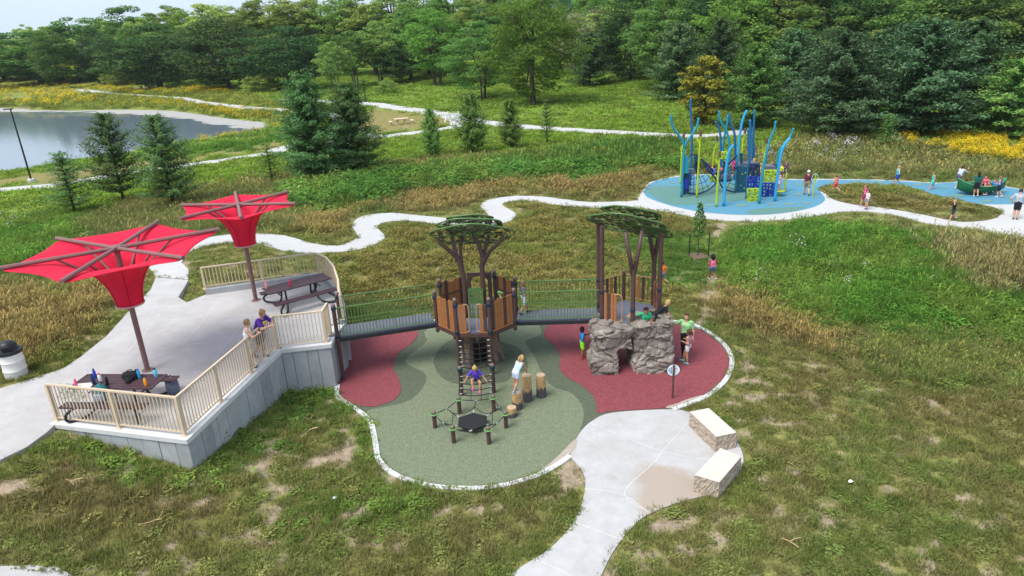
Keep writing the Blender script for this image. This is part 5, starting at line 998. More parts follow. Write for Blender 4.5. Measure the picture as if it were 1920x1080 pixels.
for k in (0, NC): MB().tube([V[i * (NC + 1) + k] for i in range(NS + 1)], .045, 6).build('gunwale', mat('boat_rim', (.06, .24, .11), .4), bt, True, None)
MB().lathe([(.3, 0), (.3, .02), (.12, .05), (.12, .12)], 14).build('pivot', steel_black, bt, True, 40)
# ------------------------------------------------------------------ far furniture
lp = on_ground(60, 342); lp_t = thing('lamp_pole', 'tall black lamp pole on a concrete footing beside the pond path', 'lamp pole', tuple(lp))
MB().lathe([(.32, -.1), (.32, .32), (.28, .36)], 14).build('footing', coping_m, lp_t, True, 40); MB().tube([(0, 0, .3), (0, 0, 6.8)], [.09, .06], 8).build('pole', steel_black, lp_t, True); MB().box((-.22, 0, 6.85), (.75, .32, .10), None, 0, .02).build('lamp_head', steel_black, lp_t)
lp = on_ground(686, 192); l2 = thing('lamp_pole', 'short dark lamp pole among the trees beside the far meadow path', 'lamp pole', tuple(lp)); MB().tube([(0, 0, 0), (0, 0, 3.6)], [.1, .08], 8).build('pole', steel_black, l2, True); MB().box((.1, 0, 3.65), (.7, .4, .2), None, 0, .03).build('lamp_head', steel_black, l2)
ft = on_ground(753, 233); f_ = thing('stone_table', 'pale stone table with two benches on the mown lawn by the meadow path', 'picnic table', tuple(ft), .25); pale = mat('pale_stone', (.56, .43, .30), .8, .1)
MB().box((0, 0, .74), (1.9, 1.0, .14), None, 0, .03).build('table_top', pale, f_); 
for x in (-.5, .5): MB().box((x, 0, .34), (.3, .6, .66)).build('leg', pale, f_)
for s_ in (-1, 1):
    bn = MB().box((s_ * 1.45, -.1, .45), (.42, 1.3, .12), None, 0, .02).build('bench', pale, f_)
    for y in (-.4, .3): MB().box((s_ * 1.45, y - .1, .2), (.3, .2, .39)).build('bench_leg', pale, bn)
ab = on_ground(852, 228); a_ = thing('white_barrier', 'white A-shaped barrier beside the fork of the meadow path', 'barrier', tuple(ab), .3)
for x in (-.8, .7):
    for s_ in (-1, 1): MB().tube([(x + s_ * .55, s_ * .1, 0), (x, 0, 1.35)], .09, 6).build('leg', white_paint, a_, True)
    MB().box((x, 0, .5), (.8, .12, .18)).build('cross_board', white_paint, a_)
MB().box((0, -.12, 1.0), (2.2, .05, .28)).build('board', white_paint, a_); MB().box((.1, -.12, .45), (2.2, .05, .25)).build('board', white_paint, a_)
# ------------------------------------------------------------------ people: one continuous body each, from blended tapered limbs
def cmat(kind, c): return mat(kind + '_' + '_'.join(f'{int(v * 1000)}' for v in c), tuple(c), .8 if kind != 'skin' else .55, .08 if kind == 'skin' else .3, 9, .0 if kind == 'skin' else .6, 14)
SK = {'fair': (.55, .30, .20), 'tan': (.42, .21, .13), 'brown': (.20, .09, .05)}
HAIR = {'blond': (.42, .27, .11), 'brown': (.07, .035, .018), 'dark': (.012, .009, .008), 'light': (.20, .11, .05), 'grey': (.22, .18, .14)}
def capsule_sdf(P, a, b, ra, rb):
    ab = b - a; l2 = max(float(ab @ ab), 1e-9); t = np.clip(((P - a) @ ab) / l2, 0, 1); return np.linalg.norm(P - a - t[..., None] * ab, axis=-1) - (ra + (rb - ra) * t)
ARM = {'down': ((.035, -.01, -.165), (.045, .045, -.32)), 'fwd': ((.04, .10, -.12), (-.02, .24, -.08)), 'bent': ((.04, -.04, -.16), (.01, .10, -.13)), 'back': ((.03, -.10, -.13), (.03, -.10, -.26)), 'out': ((.14, .04, -.08), (.27, .06, -.14)), 'side': ((.15, .02, -.03), (.30, .03, -.05)), 'rail': ((.05, .09, -.13), (-.06, .17, -.12)), 'push': ((.02, .13, -.10), (0, .28, -.10)), 'lap': ((.05, .04, -.15), (.0, .15, -.22)), 'stump': ((.02, .08, -.14), (-.02, .15, -.26)), 'hold': ((.10, .02, -.13), (.17, .07, -.22)), 'hips': ((.11, -.03, -.14), (.04, .02, -.25)), 'up': ((.05, .09, .02), (.0, .1, .14))}
LEG = {'s': ((.0, .012, -.235), (.0, -.012, -.47)), 'f': ((.0, .10, -.215), (.0, .13, -.45)), 'b': ((.0, -.01, -.235), (.0, -.15, -.42)), 'lift': ((.0, .16, -.17), (.0, .05, -.36)), 'kick': ((.0, .0, -.235), (.0, -.2, -.33)), 'sit': ((.01, .22, -.02), (.01, .25, -.24)), 'sitlow': ((.03, .21, .08), (.02, .30, -.10)), 'sitwide': ((.07, .19, -.02), (.05, .21, -.24)), 'kneel': ((.02, .14, -.18), (.02, -.07, -.20))}
def person(label, loc, h, rz, shirt, bottom, skin='fair', hair='brown', style='short', shoe=(.5, .5, .5), legs=('s', 's'), arms=('down', 'down'), lean=0.0, hd=1.0, sleeve='short', blen='shorts', seat=False, near=True, cap=None, head_dn=0.0, extra=None):
    kids = h < 1.45; hd = hd * (1.22 if kids else 1.0); R3 = Matrix.Rotation(-lean, 3, 'X'); A = lambda v: np.array(v, float)
    rot = lambda v: A(R3 @ Vector(v)); pel = A((0, 0, 0)); chest = rot((0, 0, .17)); neck = rot((0, -.005, .275)); R4 = Matrix.Rotation(-(lean * .55 + head_dn), 3, 'X'); hc = neck + A(R4 @ Vector((0, .012, .075 * (hd ** .5)))); J = {}
    C = []
    def cap_(a, b, ra, rb, reg): C.append((A(a), A(b), ra, rb, reg))
    tw_ = .88 if kids else 1.0
    for s in (-1, 1): cap_(pel + A((s * .035, 0, .0)), chest + rot((s * .04, 0, .0)), .062 * tw_, .066 * tw_, 'shirt'); cap_(chest + rot((s * .03, 0, 0)), rot((s * .07, 0, .245)), .066 * tw_, .034, 'shirt')
    for s in (-1, 1): cap_((s * .035, 0, -.035), (s * .03, 0, .02), .066 * tw_, .064 * tw_, 'bottom')
    cap_(rot((0, 0, .24)), neck + rot((0, 0, .03)), .032, .028, 'skin'); cap_(hc + A(R4 @ Vector((0, .004, -.022 * hd))), hc + A(R4 @ Vector((0, -.006, .022 * hd))), .042 * hd, .050 * hd, 'skin'); cap_(hc + A(R4 @ Vector((0, .045 * hd, -.005))), hc + A(R4 @ Vector((0, .054 * hd, -.014))), .008 * hd, .010 * hd, 'skin')
    for s in (-1, 1): cap_(hc + A(R4 @ Vector((s * .046 * hd, -.005, -.008))), hc + A(R4 @ Vector((s * .05 * hd, -.008, .006))), .009 * hd, .009 * hd, 'skin')
    hands = []
    for s, an in ((-1, arms[0]), (1, arms[1])):
        sh = rot((s * .105 * tw_, 0, .245)); e, w_ = ARM[an]; el = sh + A((s * e[0], e[1], e[2])); wr = sh + A((s * w_[0], w_[1], w_[2])); d = (wr - el) / np.linalg.norm(wr - el); m_ = sh + (el - sh) * (.62 if sleeve == 'short' else .12 if sleeve == 'none' else 1)
        cap_(sh, m_, .038, .036, 'shirt' if sleeve != 'none' else 'skin'); cap_(m_, el, .026, .023, 'skin' if sleeve != 'long' else 'shirt'); cap_(el, wr, .023, .016, 'skin' if sleeve != 'long' else 'shirt'); pm = wr + d * .028; cap_(wr, pm, .016, .019, 'skin'); hands.append((pm, d, s))
    low = 9; ank = []
    for s, ln_ in ((-1, legs[0]), (1, legs[1])):
        hp = A((s * .048, 0, -.02)); k, a = LEG[ln_]; kn = hp + A((s * k[0], k[1], k[2])); an = hp + A((s * a[0], a[1], a[2])); f = {'shorts': .72, 'brief': .4, 'pants': 1, 'skirt': .6}[blen]; m_ = hp + (kn - hp) * f
        cap_(hp, m_, .056, .052 if f < 1 else .042, 'bottom'); cap_(hp + (kn - hp) * min(f, .9), kn, .042, .034, 'skin' if f < 1 else 'bottom'); cap_(kn, kn + (an - kn) * .4, .033, .034, 'skin' if f < 1 else 'bottom'); cap_(kn + (an - kn) * .4, an, .034, .021, 'skin' if f < 1 else 'bottom')
        ft = A((0, .085, -.018)); 
        if ln_ in ('b', 'kick', 'kneel'): ft = A((0, .06, -.055))
        cap_(an + A((0, -.018, -.02)), an + ft, .026, .021, 'shoe'); low = min(low, (an + ft)[2] - .021, an[2] - .046)
    if blen == 'skirt': cap_((0, 0, -.02), (0, .01, -.16), .075, .105, 'bottom')
    lo_ = np.min([np.minimum(c[0], c[1]) for c in C], 0) - .10; hi_ = np.max([np.maximum(c[0], c[1]) for c in C], 0) + .10; v = .0145 if near else .021
    G = grid(lo_, hi_, v); F = None; best = None
    for c in C:
        d = capsule_sdf(G, c[0], c[1], c[2], c[3]); F = d if F is None else smin(F, d, .018)
    V, Q = surface_nets(F, lo_, v); fc = V[Q].mean(1); D = np.stack([capsule_sdf(fc, c[0], c[1], c[2] + (.004 if c[4] in ('shirt', 'bottom', 'shoe') else 0), c[3] + (.004 if c[4] in ('shirt', 'bottom') else 0)) for c in C]); regs = ['skin', 'shirt', 'bottom', 'shoe']; mi = np.array([regs.index(c[4]) for c in C])[D.argmin(0)]
    me = np_mesh('body', V * h, Q, [cmat('skin', SK[skin]), cmat('cloth', shirt), cmat('cloth', bottom), cmat('shoe', shoe)], True, mi)
    z0 = loc[2] if seat else loc[2] - low * h
    t = thing('person', label, 'person', (loc[0], loc[1], z0), math.radians(rz)); obj('body', me, t)
    # hair or cap
    hb = MB(); rr = .056 * hd * h; c = hc * h; n = 12; k = 9; keep = []; M3 = R4; big = 1.0 if style != 'curly' else 1.35
    if style == 'curly' or style == 'afro': rr *= 1.3
    Vv = []; Fs = []
    for i in range(k + 1):
        for j in range(n):
            a, b_ = math.pi * i / k, 2 * math.pi * j / n; p = Vector((math.sin(a) * math.sin(b_) * 1.0, math.sin(a) * math.cos(b_) * 1.06 - .10, math.cos(a) * 1.30 + .12)); Vv.append(Vector(c) + M3 @ (p * rr))
    for i in range(k):
        for j in range(n):
            a, b_ = math.pi * (i + .5) / k, 2 * math.pi * (j + .5) / n; y, z = math.sin(a) * math.cos(b_), math.cos(a)
            if z > .5 - .6 * (y < .4) - .5 * (y < -.2) - (.2 if style != 'short' else 0) * (y < .1): Fs.append((i * n + j, i * n + n + j, i * n + n + (j + 1) % n, i * n + (j + 1) % n))
    hcol = HAIR[hair]; hb.add(Vv, Fs)
    if style == 'long': hb.tube([Vector(c) + M3 @ (Vector(p) * rr) for p in ((0, -.75, .4), (0, -1.05, -.4), (0, -1.0, -1.3), (0, -.85, -2.2))], [rr * .6, rr * .78, rr * .72, rr * .35], 8)
    if style == 'pony': hb.tube([Vector(c) + M3 @ (Vector(p) * rr) for p in ((0, -.9, .5), (0, -1.35, .35), (0, -1.55, -.4), (0, -1.45, -1.2))], [rr * .3, rr * .36, rr * .3, rr * .1], 6)
    if style == 'bun': hb.ico(Vector(c) + M3 @ (Vector((0, -.75, .95)) * rr), rr * .45)
    hb.build('hair', cmat('hair', hcol), t, True, None)
    if cap:
        cb = MB(); Vv2 = [Vector(c) + (v_ - Vector(c)) * 1.10 for v_ in Vv]; Fc = [(i * n + j, i * n + n + j, i * n + n + (j + 1) % n, i * n + (j + 1) % n) for i in range(4) for j in range(n)]; cb.add(Vv2, Fc)
        q = [Vector(c) + M3 @ (Vector(p) * rr) for p in ((-.8, .55, .42), (.8, .55, .42), (.6, 1.65, .25), (-.6, 1.65, .25), (-.8, .55, .36), (.8, .55, .36), (.6, 1.65, .19), (-.6, 1.65, .19))]; cb.add(q, [(0, 1, 2, 3), (7, 6, 5, 4), (0, 4, 5, 1), (1, 5, 6, 2), (2, 6, 7, 3), (3, 7, 4, 0)]); cb.build('cap', cmat('cloth', cap), t, True, 60)
    if near:
        for pm, d, s in hands:
            d = Vector(d); sd = d.cross(Vector((0, 0, 1))); sd = (sd if sd.length > .1 else Vector((0, 1, 0))).normalized(); nn = d.cross(sd).normalized(); fb = MB()
            for q in range(4): L_ = (.040, .046, .043, .034)[q]; b0 = Vector(pm) + sd * (q - 1.5) * .0095 + d * .006; fb.tube([b0 * h, (b0 + d * L_ * .55 + nn * .004) * h, (b0 + d * L_ + nn * .014) * h], [.0055 * h, .005 * h, .004 * h], 5)
            b0 = Vector(pm) - sd * .015 - d * .012; fb.tube([b0 * h, (b0 - sd * .018 + d * .016) * h, (b0 - sd * .02 + d * .034 + nn * .006) * h], [.006 * h, .0055 * h, .0045 * h], 5); fb.build('fingers', cmat('skin', SK[skin]), t, True)
        for s in (-1, 1): MB().ico(Vector(hc * h) + R4 @ Vector((s * .019 * hd * h, .0465 * hd * h, .006 * hd * h)), .0065 * hd * h, 0, (1.3, .6, .9), 6).build('eye', cmat('hair', (.02, .015, .012)), t, True)
        MB().ico(Vector(hc * h) + R4 @ Vector((0, .0455 * hd * h, -.034 * hd * h)), .008 * hd * h, 0, (1.8, .5, .45), 6).build('mouth', cmat('skin', (.40, .13, .11)), t, True)
    if extra: extra(t, h, chest, R3)
    return t
A0 = lambda px, py, z: tuple(at_z(px, py, z)); OG = lambda px, py: tuple(on_ground(np.float64(px), np.float64(py)))
black, white_c, khaki, denim = (.012, .012, .015), (.70, .70, .72), (.33, .24, .15), (.10, .17, .32)
p_ = A0(474, 690, PZ); person('woman in a white sleeveless top and white shorts standing at the front plaza railing', p_, 1.62, -75, white_c, (.62, .62, .64), 'fair', 'light', 'short', (.1, .1, .1), ('s', 's'), ('rail', 'rail'), .12, sleeve='none', head_dn=.1)
def logo(t, h, chest, R3): c = Vector(chest * h) + R3 @ Vector((0, .071 * h, .02 * h)); MB().ico(c, .04 * h, 0, (1.1, .35, .8), 8).build('shirt_emblem', cmat('cloth', (.75, .42, .03)), t, True)
p_ = A0(494, 671, PZ); person('person in a purple T-shirt with a yellow emblem leaning over the plaza railing', p_, 1.72, -105, (.075, .02, .24), (.03, .03, .05), 'fair', 'light', 'bun', (.05, .05, .05), ('s', 'b'), ('rail', 'rail'), .42, extra=logo, head_dn=.15)
p_ = A0(983, 588, DK); person('boy in a grey T-shirt and pale shorts walking across the bridge between the towers', p_, 1.22, -65, (.09, .10, .13), (.55, .56, .6), 'tan', 'light', 'short', (.03, .03, .03), ('f', 'b'), ('down', 'bent'))
person('girl in a purple-blue T-shirt sitting on the rope ladder of the net climber', (-1.2, 18.32, .80), 1.18, 178, (.10, .05, .50), (.02, .02, .05), 'tan', 'blond', 'pony', (.75, .05, .35), ('sitwide', 'sitlow'), ('hold', 'hold'), .35, seat=True, blen='brief', head_dn=.35)
sp2 = at_z(970, 766, 0); person('girl in a light blue tank top bending over the stepping stumps', (sp2[0], sp2[1], .56), 1.2, -42, (.42, .68, .78), (.50, .58, .75), 'tan', 'blond', 'pony', (.10, .35, .55), ('s', 'b'), ('stump', 'stump'), .75, sleeve='none', blen='brief', head_dn=.1)
p_ = A0(1092, 672, .012); person('boy in a blue T-shirt and lime shorts standing at the left side of the boulders', p_, 1.18, -80, (.02, .18, .48), (.28, .75, .03), 'brown', 'dark', 'short', (.35, .03, .04), ('s', 's'), ('fwd', 'bent'))
person('boy in a green T-shirt leaning out of the hollow boulder top', (4.18, 20.12, 1.56), 1.32, 172, (.03, .36, .17), (.015, .015, .018), 'tan', 'dark', 'short', (.1, .1, .1), ('sitlow', 'sitwide'), ('down', 'side'), .25, seat=True, head_dn=.3)
person('fair-haired boy in a black T-shirt climbing down over the right boulder edge', (4.62, 20.45, 1.72), 1.3, -100, (.014, .014, .016), (.02, .02, .025), 'fair', 'blond', 'short', (.1, .1, .1), ('kneel', 'b'), ('stump', 'stump'), .85, seat=True)
p_ = A0(1284, 671, .012); person('woman in a light green T-shirt and black leggings standing beside the boulders', p_, 1.68, 150, (.25, .48, .22), (.014, .014, .018), 'fair', 'brown', 'long', (.05, .05, .08), ('s', 's'), ('down', 'out'), .03, blen='pants')
def stripes(t, h, chest, R3):
    for i, (dz_, c_) in enumerate(((.06, (.6, .1, .2)), (.02, (.1, .3, .5)), (-.02, (.7, .5, .1)), (-.06, (.5, .1, .3)))): MB().lathe([(.106 * h, -.006 * h), (.108 * h, .006 * h)], 14).mesh
p_ = A0(1289, 682, .012); person('girl in a multicoloured top and white shorts in front of the woman in green', p_, 1.25, 55, (.42, .22, .28), (.66, .68, .70), 'tan', 'brown', 'pony', (.1, .5, .55), ('s', 'f'), ('bent', 'bent'), sleeve='none', blen='brief')
p_ = OG(1243, 532); person('boy in an orange T-shirt running through the grass behind the rock tower', p_, 1.2, 50, (.85, .19, .02), (.22, .24, .27), 'tan', 'brown', 'short', (.05, .05, .07), ('lift', 'kick'), ('bent', 'back'), .15)
p_ = OG(1335, 526); person('girl in a pink top and denim shorts running up the worn trail', p_, 1.22, 8, (.80, .13, .30), (.07, .13, .28), 'brown', 'dark', 'curly', (.6, .6, .62), ('f', 'kick'), ('bent', 'hold'), .08, sleeve='none', blen='brief')
# beyond: around the blue play area
F_ = dict(near=False)
person('man in a maroon T-shirt, khaki shorts and white cap walking on the blue rubber', A0(1512, 366, BZ + .02), 1.78, -8, (.10, .02, .035), khaki, 'fair', 'grey', 'short', (.02, .02, .02), ('f', 'b'), ('down', 'down'), cap=(.75, .75, .75), **F_)
person('girl in coral running onto the grass island', OG(1566, 361), 1.3, 25, (.85, .17, .16), (.80, .10, .10), 'fair', 'light', 'pony', (.7, .7, .7), ('f', 'kick'), ('bent', 'bent'), .15, sleeve='none', **F_)
person('girl in a magenta top standing just behind the small girl in white', A0(1619, 385.5, BZ + .1), 1.4, 70, (.58, .015, .22), (.3, .02, .1), 'fair', 'light', 'pony', (.3, .05, .25), ('f', 'b'), ('out', 'bent'), **F_)
person('small girl in a white top and denim shorts on the path beside the island', A0(1624, 392.5, BZ + .02), 1.25, 100, (.75, .62, .64), (.16, .26, .42), 'fair', 'brown', 'bun', (.15, .05, .25), ('s', 's'), ('down', 'down'), blen='brief', **F_)
person('fair-haired girl in an aqua top and blue shorts striding left on the blue rubber', A0(1681, 347, BZ + .02), 1.45, 80, (.07, .50, .60), (.01, .06, .42), 'fair', 'blond', 'long', (.5, .1, .2), ('f', 'b'), ('out', 'down'), .05, sleeve='none', **F_)
person('girl in a turquoise dress walking left on the blue rubber', A0(1747, 355, BZ + .02), 1.22, 85, (.04, .52, .48), (.04, .50, .46), 'fair', 'light', 'short', (.75, .25, .3), ('f', 'b'), ('down', 'bent'), blen='skirt', sleeve='none', **F_)
person('woman in a pale grey T-shirt bending to push the boat spinner', A0(1794, 353.5, BZ + .02), 1.68, -72, (.45, .50, .60), (.13, .09, .16), 'fair', 'brown', 'pony', (.75, .75, .75), ('f', 'b'), ('push', 'push'), .45, **F_)
person('woman with long black hair in a dark green T-shirt in front of the boat spinner', A0(1828, 368.5, BZ + .02), 1.64, -22, (.01, .09, .075), black, 'tan', 'dark', 'long', (.75, .75, .75), ('s', 'b'), ('bent', 'bent'), .05, **F_)
person('boy in a royal blue tank top standing at the right end of the boat spinner', A0(1870, 370, BZ + .02), 1.38, 40, (.015, .05, .50), (.012, .018, .04), 'fair', 'light', 'short', (.75, .75, .75), ('s', 'b'), ('bent', 'fwd'), .05, sleeve='none', **F_)
person('fair-haired boy in black running left along the path by the island', A0(1785, 414, BZ + .02), 1.28, 88, (.014, .014, .018), (.02, .025, .05), 'fair', 'blond', 'short', (.5, .5, .55), ('f', 'kick'), ('up', 'bent'), .08, **F_)
person('man in grey T-shirt and dark cap on the path at the right edge', A0(1903, 411, BZ + .02), 1.80, -35, (.34, .37, .43), (.012, .013, .022), 'fair', 'brown', 'short', (.05, .03, .03), ('s', 's'), ('hips', 'hips'), .08, cap=(.02, .02, .035), head_dn=.35, **F_)
bx, by = bc[0], bc[1]
for dx, dy, zz_, rz, sh, sk, hr, st, lb in [(-.95, .0, .42, -80, (.62, .60, .66), 'brown', 'brown', 'curly', 'curly-haired child in a pale shirt at the left end of the boat spinner'), (.30, .12, .62, 130, (.78, .10, .18), 'fair', 'brown', 'pony', 'girl in a red-pink top perched high in the middle of the boat spinner'), (-.10, -.10, .28, -160, (.30, .16, .34), 'fair', 'brown', 'short', 'child in a mauve top low in the middle of the boat spinner'), (.35, -.20, .26, 120, (.82, .16, .15), 'fair', 'light', 'short', 'child in a coral shirt beside the mauve child in the boat spinner'), (.85, .05, .40, 100, (.03, .20, .60), 'fair', 'light', 'short', 'child in a bright blue shirt at the right end of the boat spinner')]:
    person(lb, (bx + dx, by + dy - .15 * dx, BZ + zz_), 1.3, rz, sh, (.05, .05, .08), sk, hr, st, (.5, .5, .5), ('sitlow', 'sitlow'), ('hold', 'hold'), .1, seat=True, **F_)
S6 = lambda a, b, Y: tuple(q3(a, b, Y))
for a, b, Y, rz, sh, bo, hr, st, pose, seat, lb, h_ in [
  (608, 622, Y1 + .9, -70, (.05, .25, .50), (.5, .15, .1), 'light', 'short', 'sitlow', True, 'fair child in blue sitting highest on the left net of the climbing structure', 1.25),
  (655, 645, Y1 + .8, -60, (.012, .10, .50), (.03, .03, .2), 'dark', 'short', 'sitlow', True, 'dark-haired boy in royal blue sitting on the left net', 1.25),
  (632, 632, Y1 + 1.2, -60, (.75, .25, .12), (.2, .1, .1), 'light', 'short', 'sitlow', True, 'child in orange between the two blue-shirted children on the net', 1.2),
  (738, 618, Y1 + .9, 60, (.02, .015, .02), (.45, .02, .06), 'dark', 'long', 'sitlow', True, 'dark-haired girl in black and red where the two nets meet', 1.35),
  (815, 585, Y1 + 2.2, 30, (.85, .10, .36), (.7, .08, .3), 'light', 'pony', 's', True, 'girl in a pink top standing above the right-hand net', 1.3),
  (968, 592, Yw + 1.0, -20, (.85, .04, .30), (.6, .03, .2), 'blond', 'long', 's', True, 'fair-haired girl in hot pink on the platform among the blue poles', 1.3),
  (1026, 632, Yq + .6, 20, (.85, .55, .02), (.55, .03, .03), 'blond', 'short', 's', True, 'boy in a yellow T-shirt and red shorts above the lime climbing panel', 1.3),
  (1114, 612, Yq + 2.0, 150, (.02, .22, .22), (.03, .06, .07), 'light', 'short', 's', True, 'boy in a teal shirt at the back of the right-hand platform', 1.25),
  (1180, 625, Yq + 1.0, 120, (.62, .75, .03), (.1, .1, .15), 'light', 'short', 's', True, 'child in a neon yellow shirt at the right end of the platform', 1.25),
  (1206, 692, 0, -170, (.10, .07, .10), (.03, .04, .09), 'light', 'short', 's', False, 'child in a dark patterned shirt standing right of the climbing structure', 1.45)]:
    if not seat: Y = base_y(a, b)
    pos = S6(a, b, Y) if seat else tuple(at_z(*z6(a, b), BZ + .02)); person(lb, pos, h_, rz, sh, bo, 'fair', hr, st, (.4, .4, .4), (pose, pose), ('hold', 'bent'), .12, seat=seat, **F_)
person('girl in a lilac dress balancing on the lime disc spinner', (dp0[0], dp0[1], BZ + .37), 1.28, 90, (.50, .42, .62), (.46, .40, .60), 'fair', 'brown', 'short', (.8, .2, .3), ('s', 's'), ('bent', 'down'), blen='skirt', sleeve='none', **F_)
# ------------------------------------------------------------------ trees
def leaf_quads(C, N, size, asp, rng):
    """one small four-cornered leaf spray at each centre C facing N"""
    n = len(C); r = rng.normal(size=(n, 3)); a = np.cross(N, r); a /= np.linalg.norm(a, axis=1)[:, None] + 1e-9; b = np.cross(N, a); s = size[:, None]
    a = a * s * .5; b = b * s * .5 * asp; k = N * s * .18
    V = np.stack([C - a, C - b * .9 + k, C + a, C + b * .9 + k], 1).reshape(-1, 3); return V, np.arange(4 * n).reshape(n, 4)
def unit(v): return v / (np.linalg.norm(v, axis=-1, keepdims=True) + 1e-9)
def tubes_np(mb): return mb
def deciduous(name, seed, h, wd, base, lm, nclump=95, per=62, leaf=.42, top=.5, flat=.75, lean=0, stems=1, bark=None):
    rg = np.random.default_rng(seed); rr = random.Random(seed); cb, ct = base * h, h; cc = []; per = int(per * 1.5); leaf *= .78
    # crown outline: clump centres mostly near the surface of an uneven egg
    for i in range(nclump):
        while True:
            z = rg.uniform(0, 1); a = rg.uniform(0, 2 * math.pi); prof = (math.sin(math.pi * min(1, (z * .93 + .07)) ** (.5 + top)) ** .62); rad = rg.uniform(.25, 1) ** .55
            if rg.uniform() < prof * .9 + .1: break
        lob = 1 + .22 * math.sin(3 * a + seed) + .15 * math.sin(5 * a + z * 6 + seed * 2); cc.append((wd / 2 * prof * rad * lob * math.cos(a), wd / 2 * prof * rad * lob * math.sin(a), cb + (ct - cb) * z))
    cc = np.array(cc); rc = wd * rg.uniform(.075, .15, nclump); C = []; N = []; S = []
    for c, r in zip(cc, rc):
        d = unit(rg.normal(size=(per, 3))); d[:, 2] = d[:, 2] * .8 + .15; q = rg.uniform(.35, 1, per) ** .5; p = c + d * (r * q)[:, None] * np.array((1.1, 1.1, flat)); C.append(p); N.append(unit(d * .9 + np.array((0, 0, .55)) + rg.normal(size=(per, 3)) * .45)); S.append(leaf * rg.uniform(.65, 1.3, per))
    V, Q = leaf_quads(np.concatenate(C), np.concatenate(N), np.concatenate(S), .75, rg)
    crown = np_mesh(name + '_crown', V, Q, lm); mb = MB()
    for s in range(stems):
        ox, oy = (0, 0) if stems == 1 else (rr.uniform(-.5, .5), rr.uniform(-.5, .5)); tx, ty = rr.uniform(-.06, .06) * h + ox * 2.5, rr.uniform(-.05, .05) * h + oy * 2.5; r0 = .020 * h / (stems ** .4)
        P = [(ox, oy, -.3), (ox + tx * .15, oy + ty * .1, h * .12), (ox + tx * .5, oy + ty * .5, h * .4), (tx + ox, ty + oy, h * .82)]; mb.tube(smooth(P, 3, False), [r0 * 1.3] + [r0 * (1 - .8 * i / 9) for i in range(9)], 7)
        for j in range(max(3, 9 // stems)):
            c = cc[rr.randrange(nclump)]; f = rr.uniform(.25, .7); st = Vector(P[1]).lerp(Vector(P[3]), f); e = Vector(c); mb.tube([st, st.lerp(e, .5) + Vector((0, 0, .03 * h)), e], [r0 * .5, r0 * .3, r0 * .1], 5)
    return crown, mb.mesh(name + '_trunk', bark or bark_brown, True)
def pine(name, seed, h, wd, lm_, base=.06, whorl=15, nbr=7, tuft=9, leaf=.5, up=.15, full=1.0, droop=.0, taper=.85):
    lm = [lm_, TIP[lm_.name]]; MI = []; rg = np.random.default_rng(seed); C = []; N = []; S = []; mb = MB(); mb.tube([(0, 0, -.3), (.02 * h * rg.normal() * .3, 0, h * .5), (0, 0, h)], [.018 * h, .011 * h, .002 * h], 7)
    for w_ in range(whorl):
        f = base + (1 - base) * ((w_ + .5) / whorl) ** .92; L0 = wd / 2 * (1 - f) ** taper * (1.0 if f > base + .12 else .85) + .04 * wd; a0 = rg.uniform(0, 6.28)
        for b in range(nbr):
            a = a0 + 2 * math.pi * b / nbr + rg.normal() * .22; Lb = L0 * rg.uniform(.6, 1.2) * full; z0 = h * f + rg.normal() * .012 * h; d = np.array((math.cos(a), math.sin(a), 0)); sd = np.array((-math.sin(a), math.cos(a), 0)); upk = up + rg.normal() * .05 + .35 * f
            tip = d * Lb + np.array((0, 0, z0 + Lb * upk)); 
            if Lb > .12 * wd: mb.tube([(0, 0, z0), tuple(d * Lb * .5 + np.array((0, 0, z0 + Lb * upk * .3))), tuple(tip)], [.006 * h, .004 * h, .001 * h], 4)
            nt_ = max(3, int(round(Lb / (wd / 2) * 8 * full + 2)))
            for t_ in np.linspace(.22, 1, nt_):
                lat = .34 * Lb * (1 - t_ * .6); k = tuft; off = rg.uniform(-1, 1, (k, 1)) * lat; c = d * Lb * t_ + np.array((0, 0, z0 + Lb * upk * t_ ** 1.5 - droop * Lb * t_)); p = c + sd * off + d * rg.normal(size=(k, 1)) * .05 * wd + np.array((0, 0, 1)) * (rg.normal(size=(k, 1)) * .010 * h + .016 * h * (1 - np.abs(off) / (lat + 1e-6)))
                C.append(p); N.append(unit(np.array((0, 0, 1.0)) + d * .35 + rg.normal(size=(k, 3)) * .5)); S.append(leaf * rg.uniform(.6, 1.25, k)); MI.append((rg.uniform(size=k) < (.75 if t_ > .8 else .3 if t_ > .55 else .05)).astype(int))
    k = 14; MI.append(np.ones(14, int)); C.append(np.stack([rg.normal(size=k) * .012 * h, rg.normal(size=k) * .012 * h, h * rg.uniform(.93, 1.0, k)], -1)); N.append(unit(rg.normal(size=(k, 3)) + np.array((0, 0, .3)))); S.append(np.full(k, leaf * .6))
    V, Q = leaf_quads(np.concatenate(C), np.concatenate(N), np.concatenate(S), .45, rg); return np_mesh(name + '_crown', V, Q, lm, False, np.concatenate(MI)), mb.mesh(name + '_trunk', bark_brown, True)
bark_brown = mat('tree_bark', (.075, .055, .042), .9, .3, 5, .8, 14); bark_grey = mat('grey_bark', (.14, .125, .11), .9, .3, 5, .8, 14)
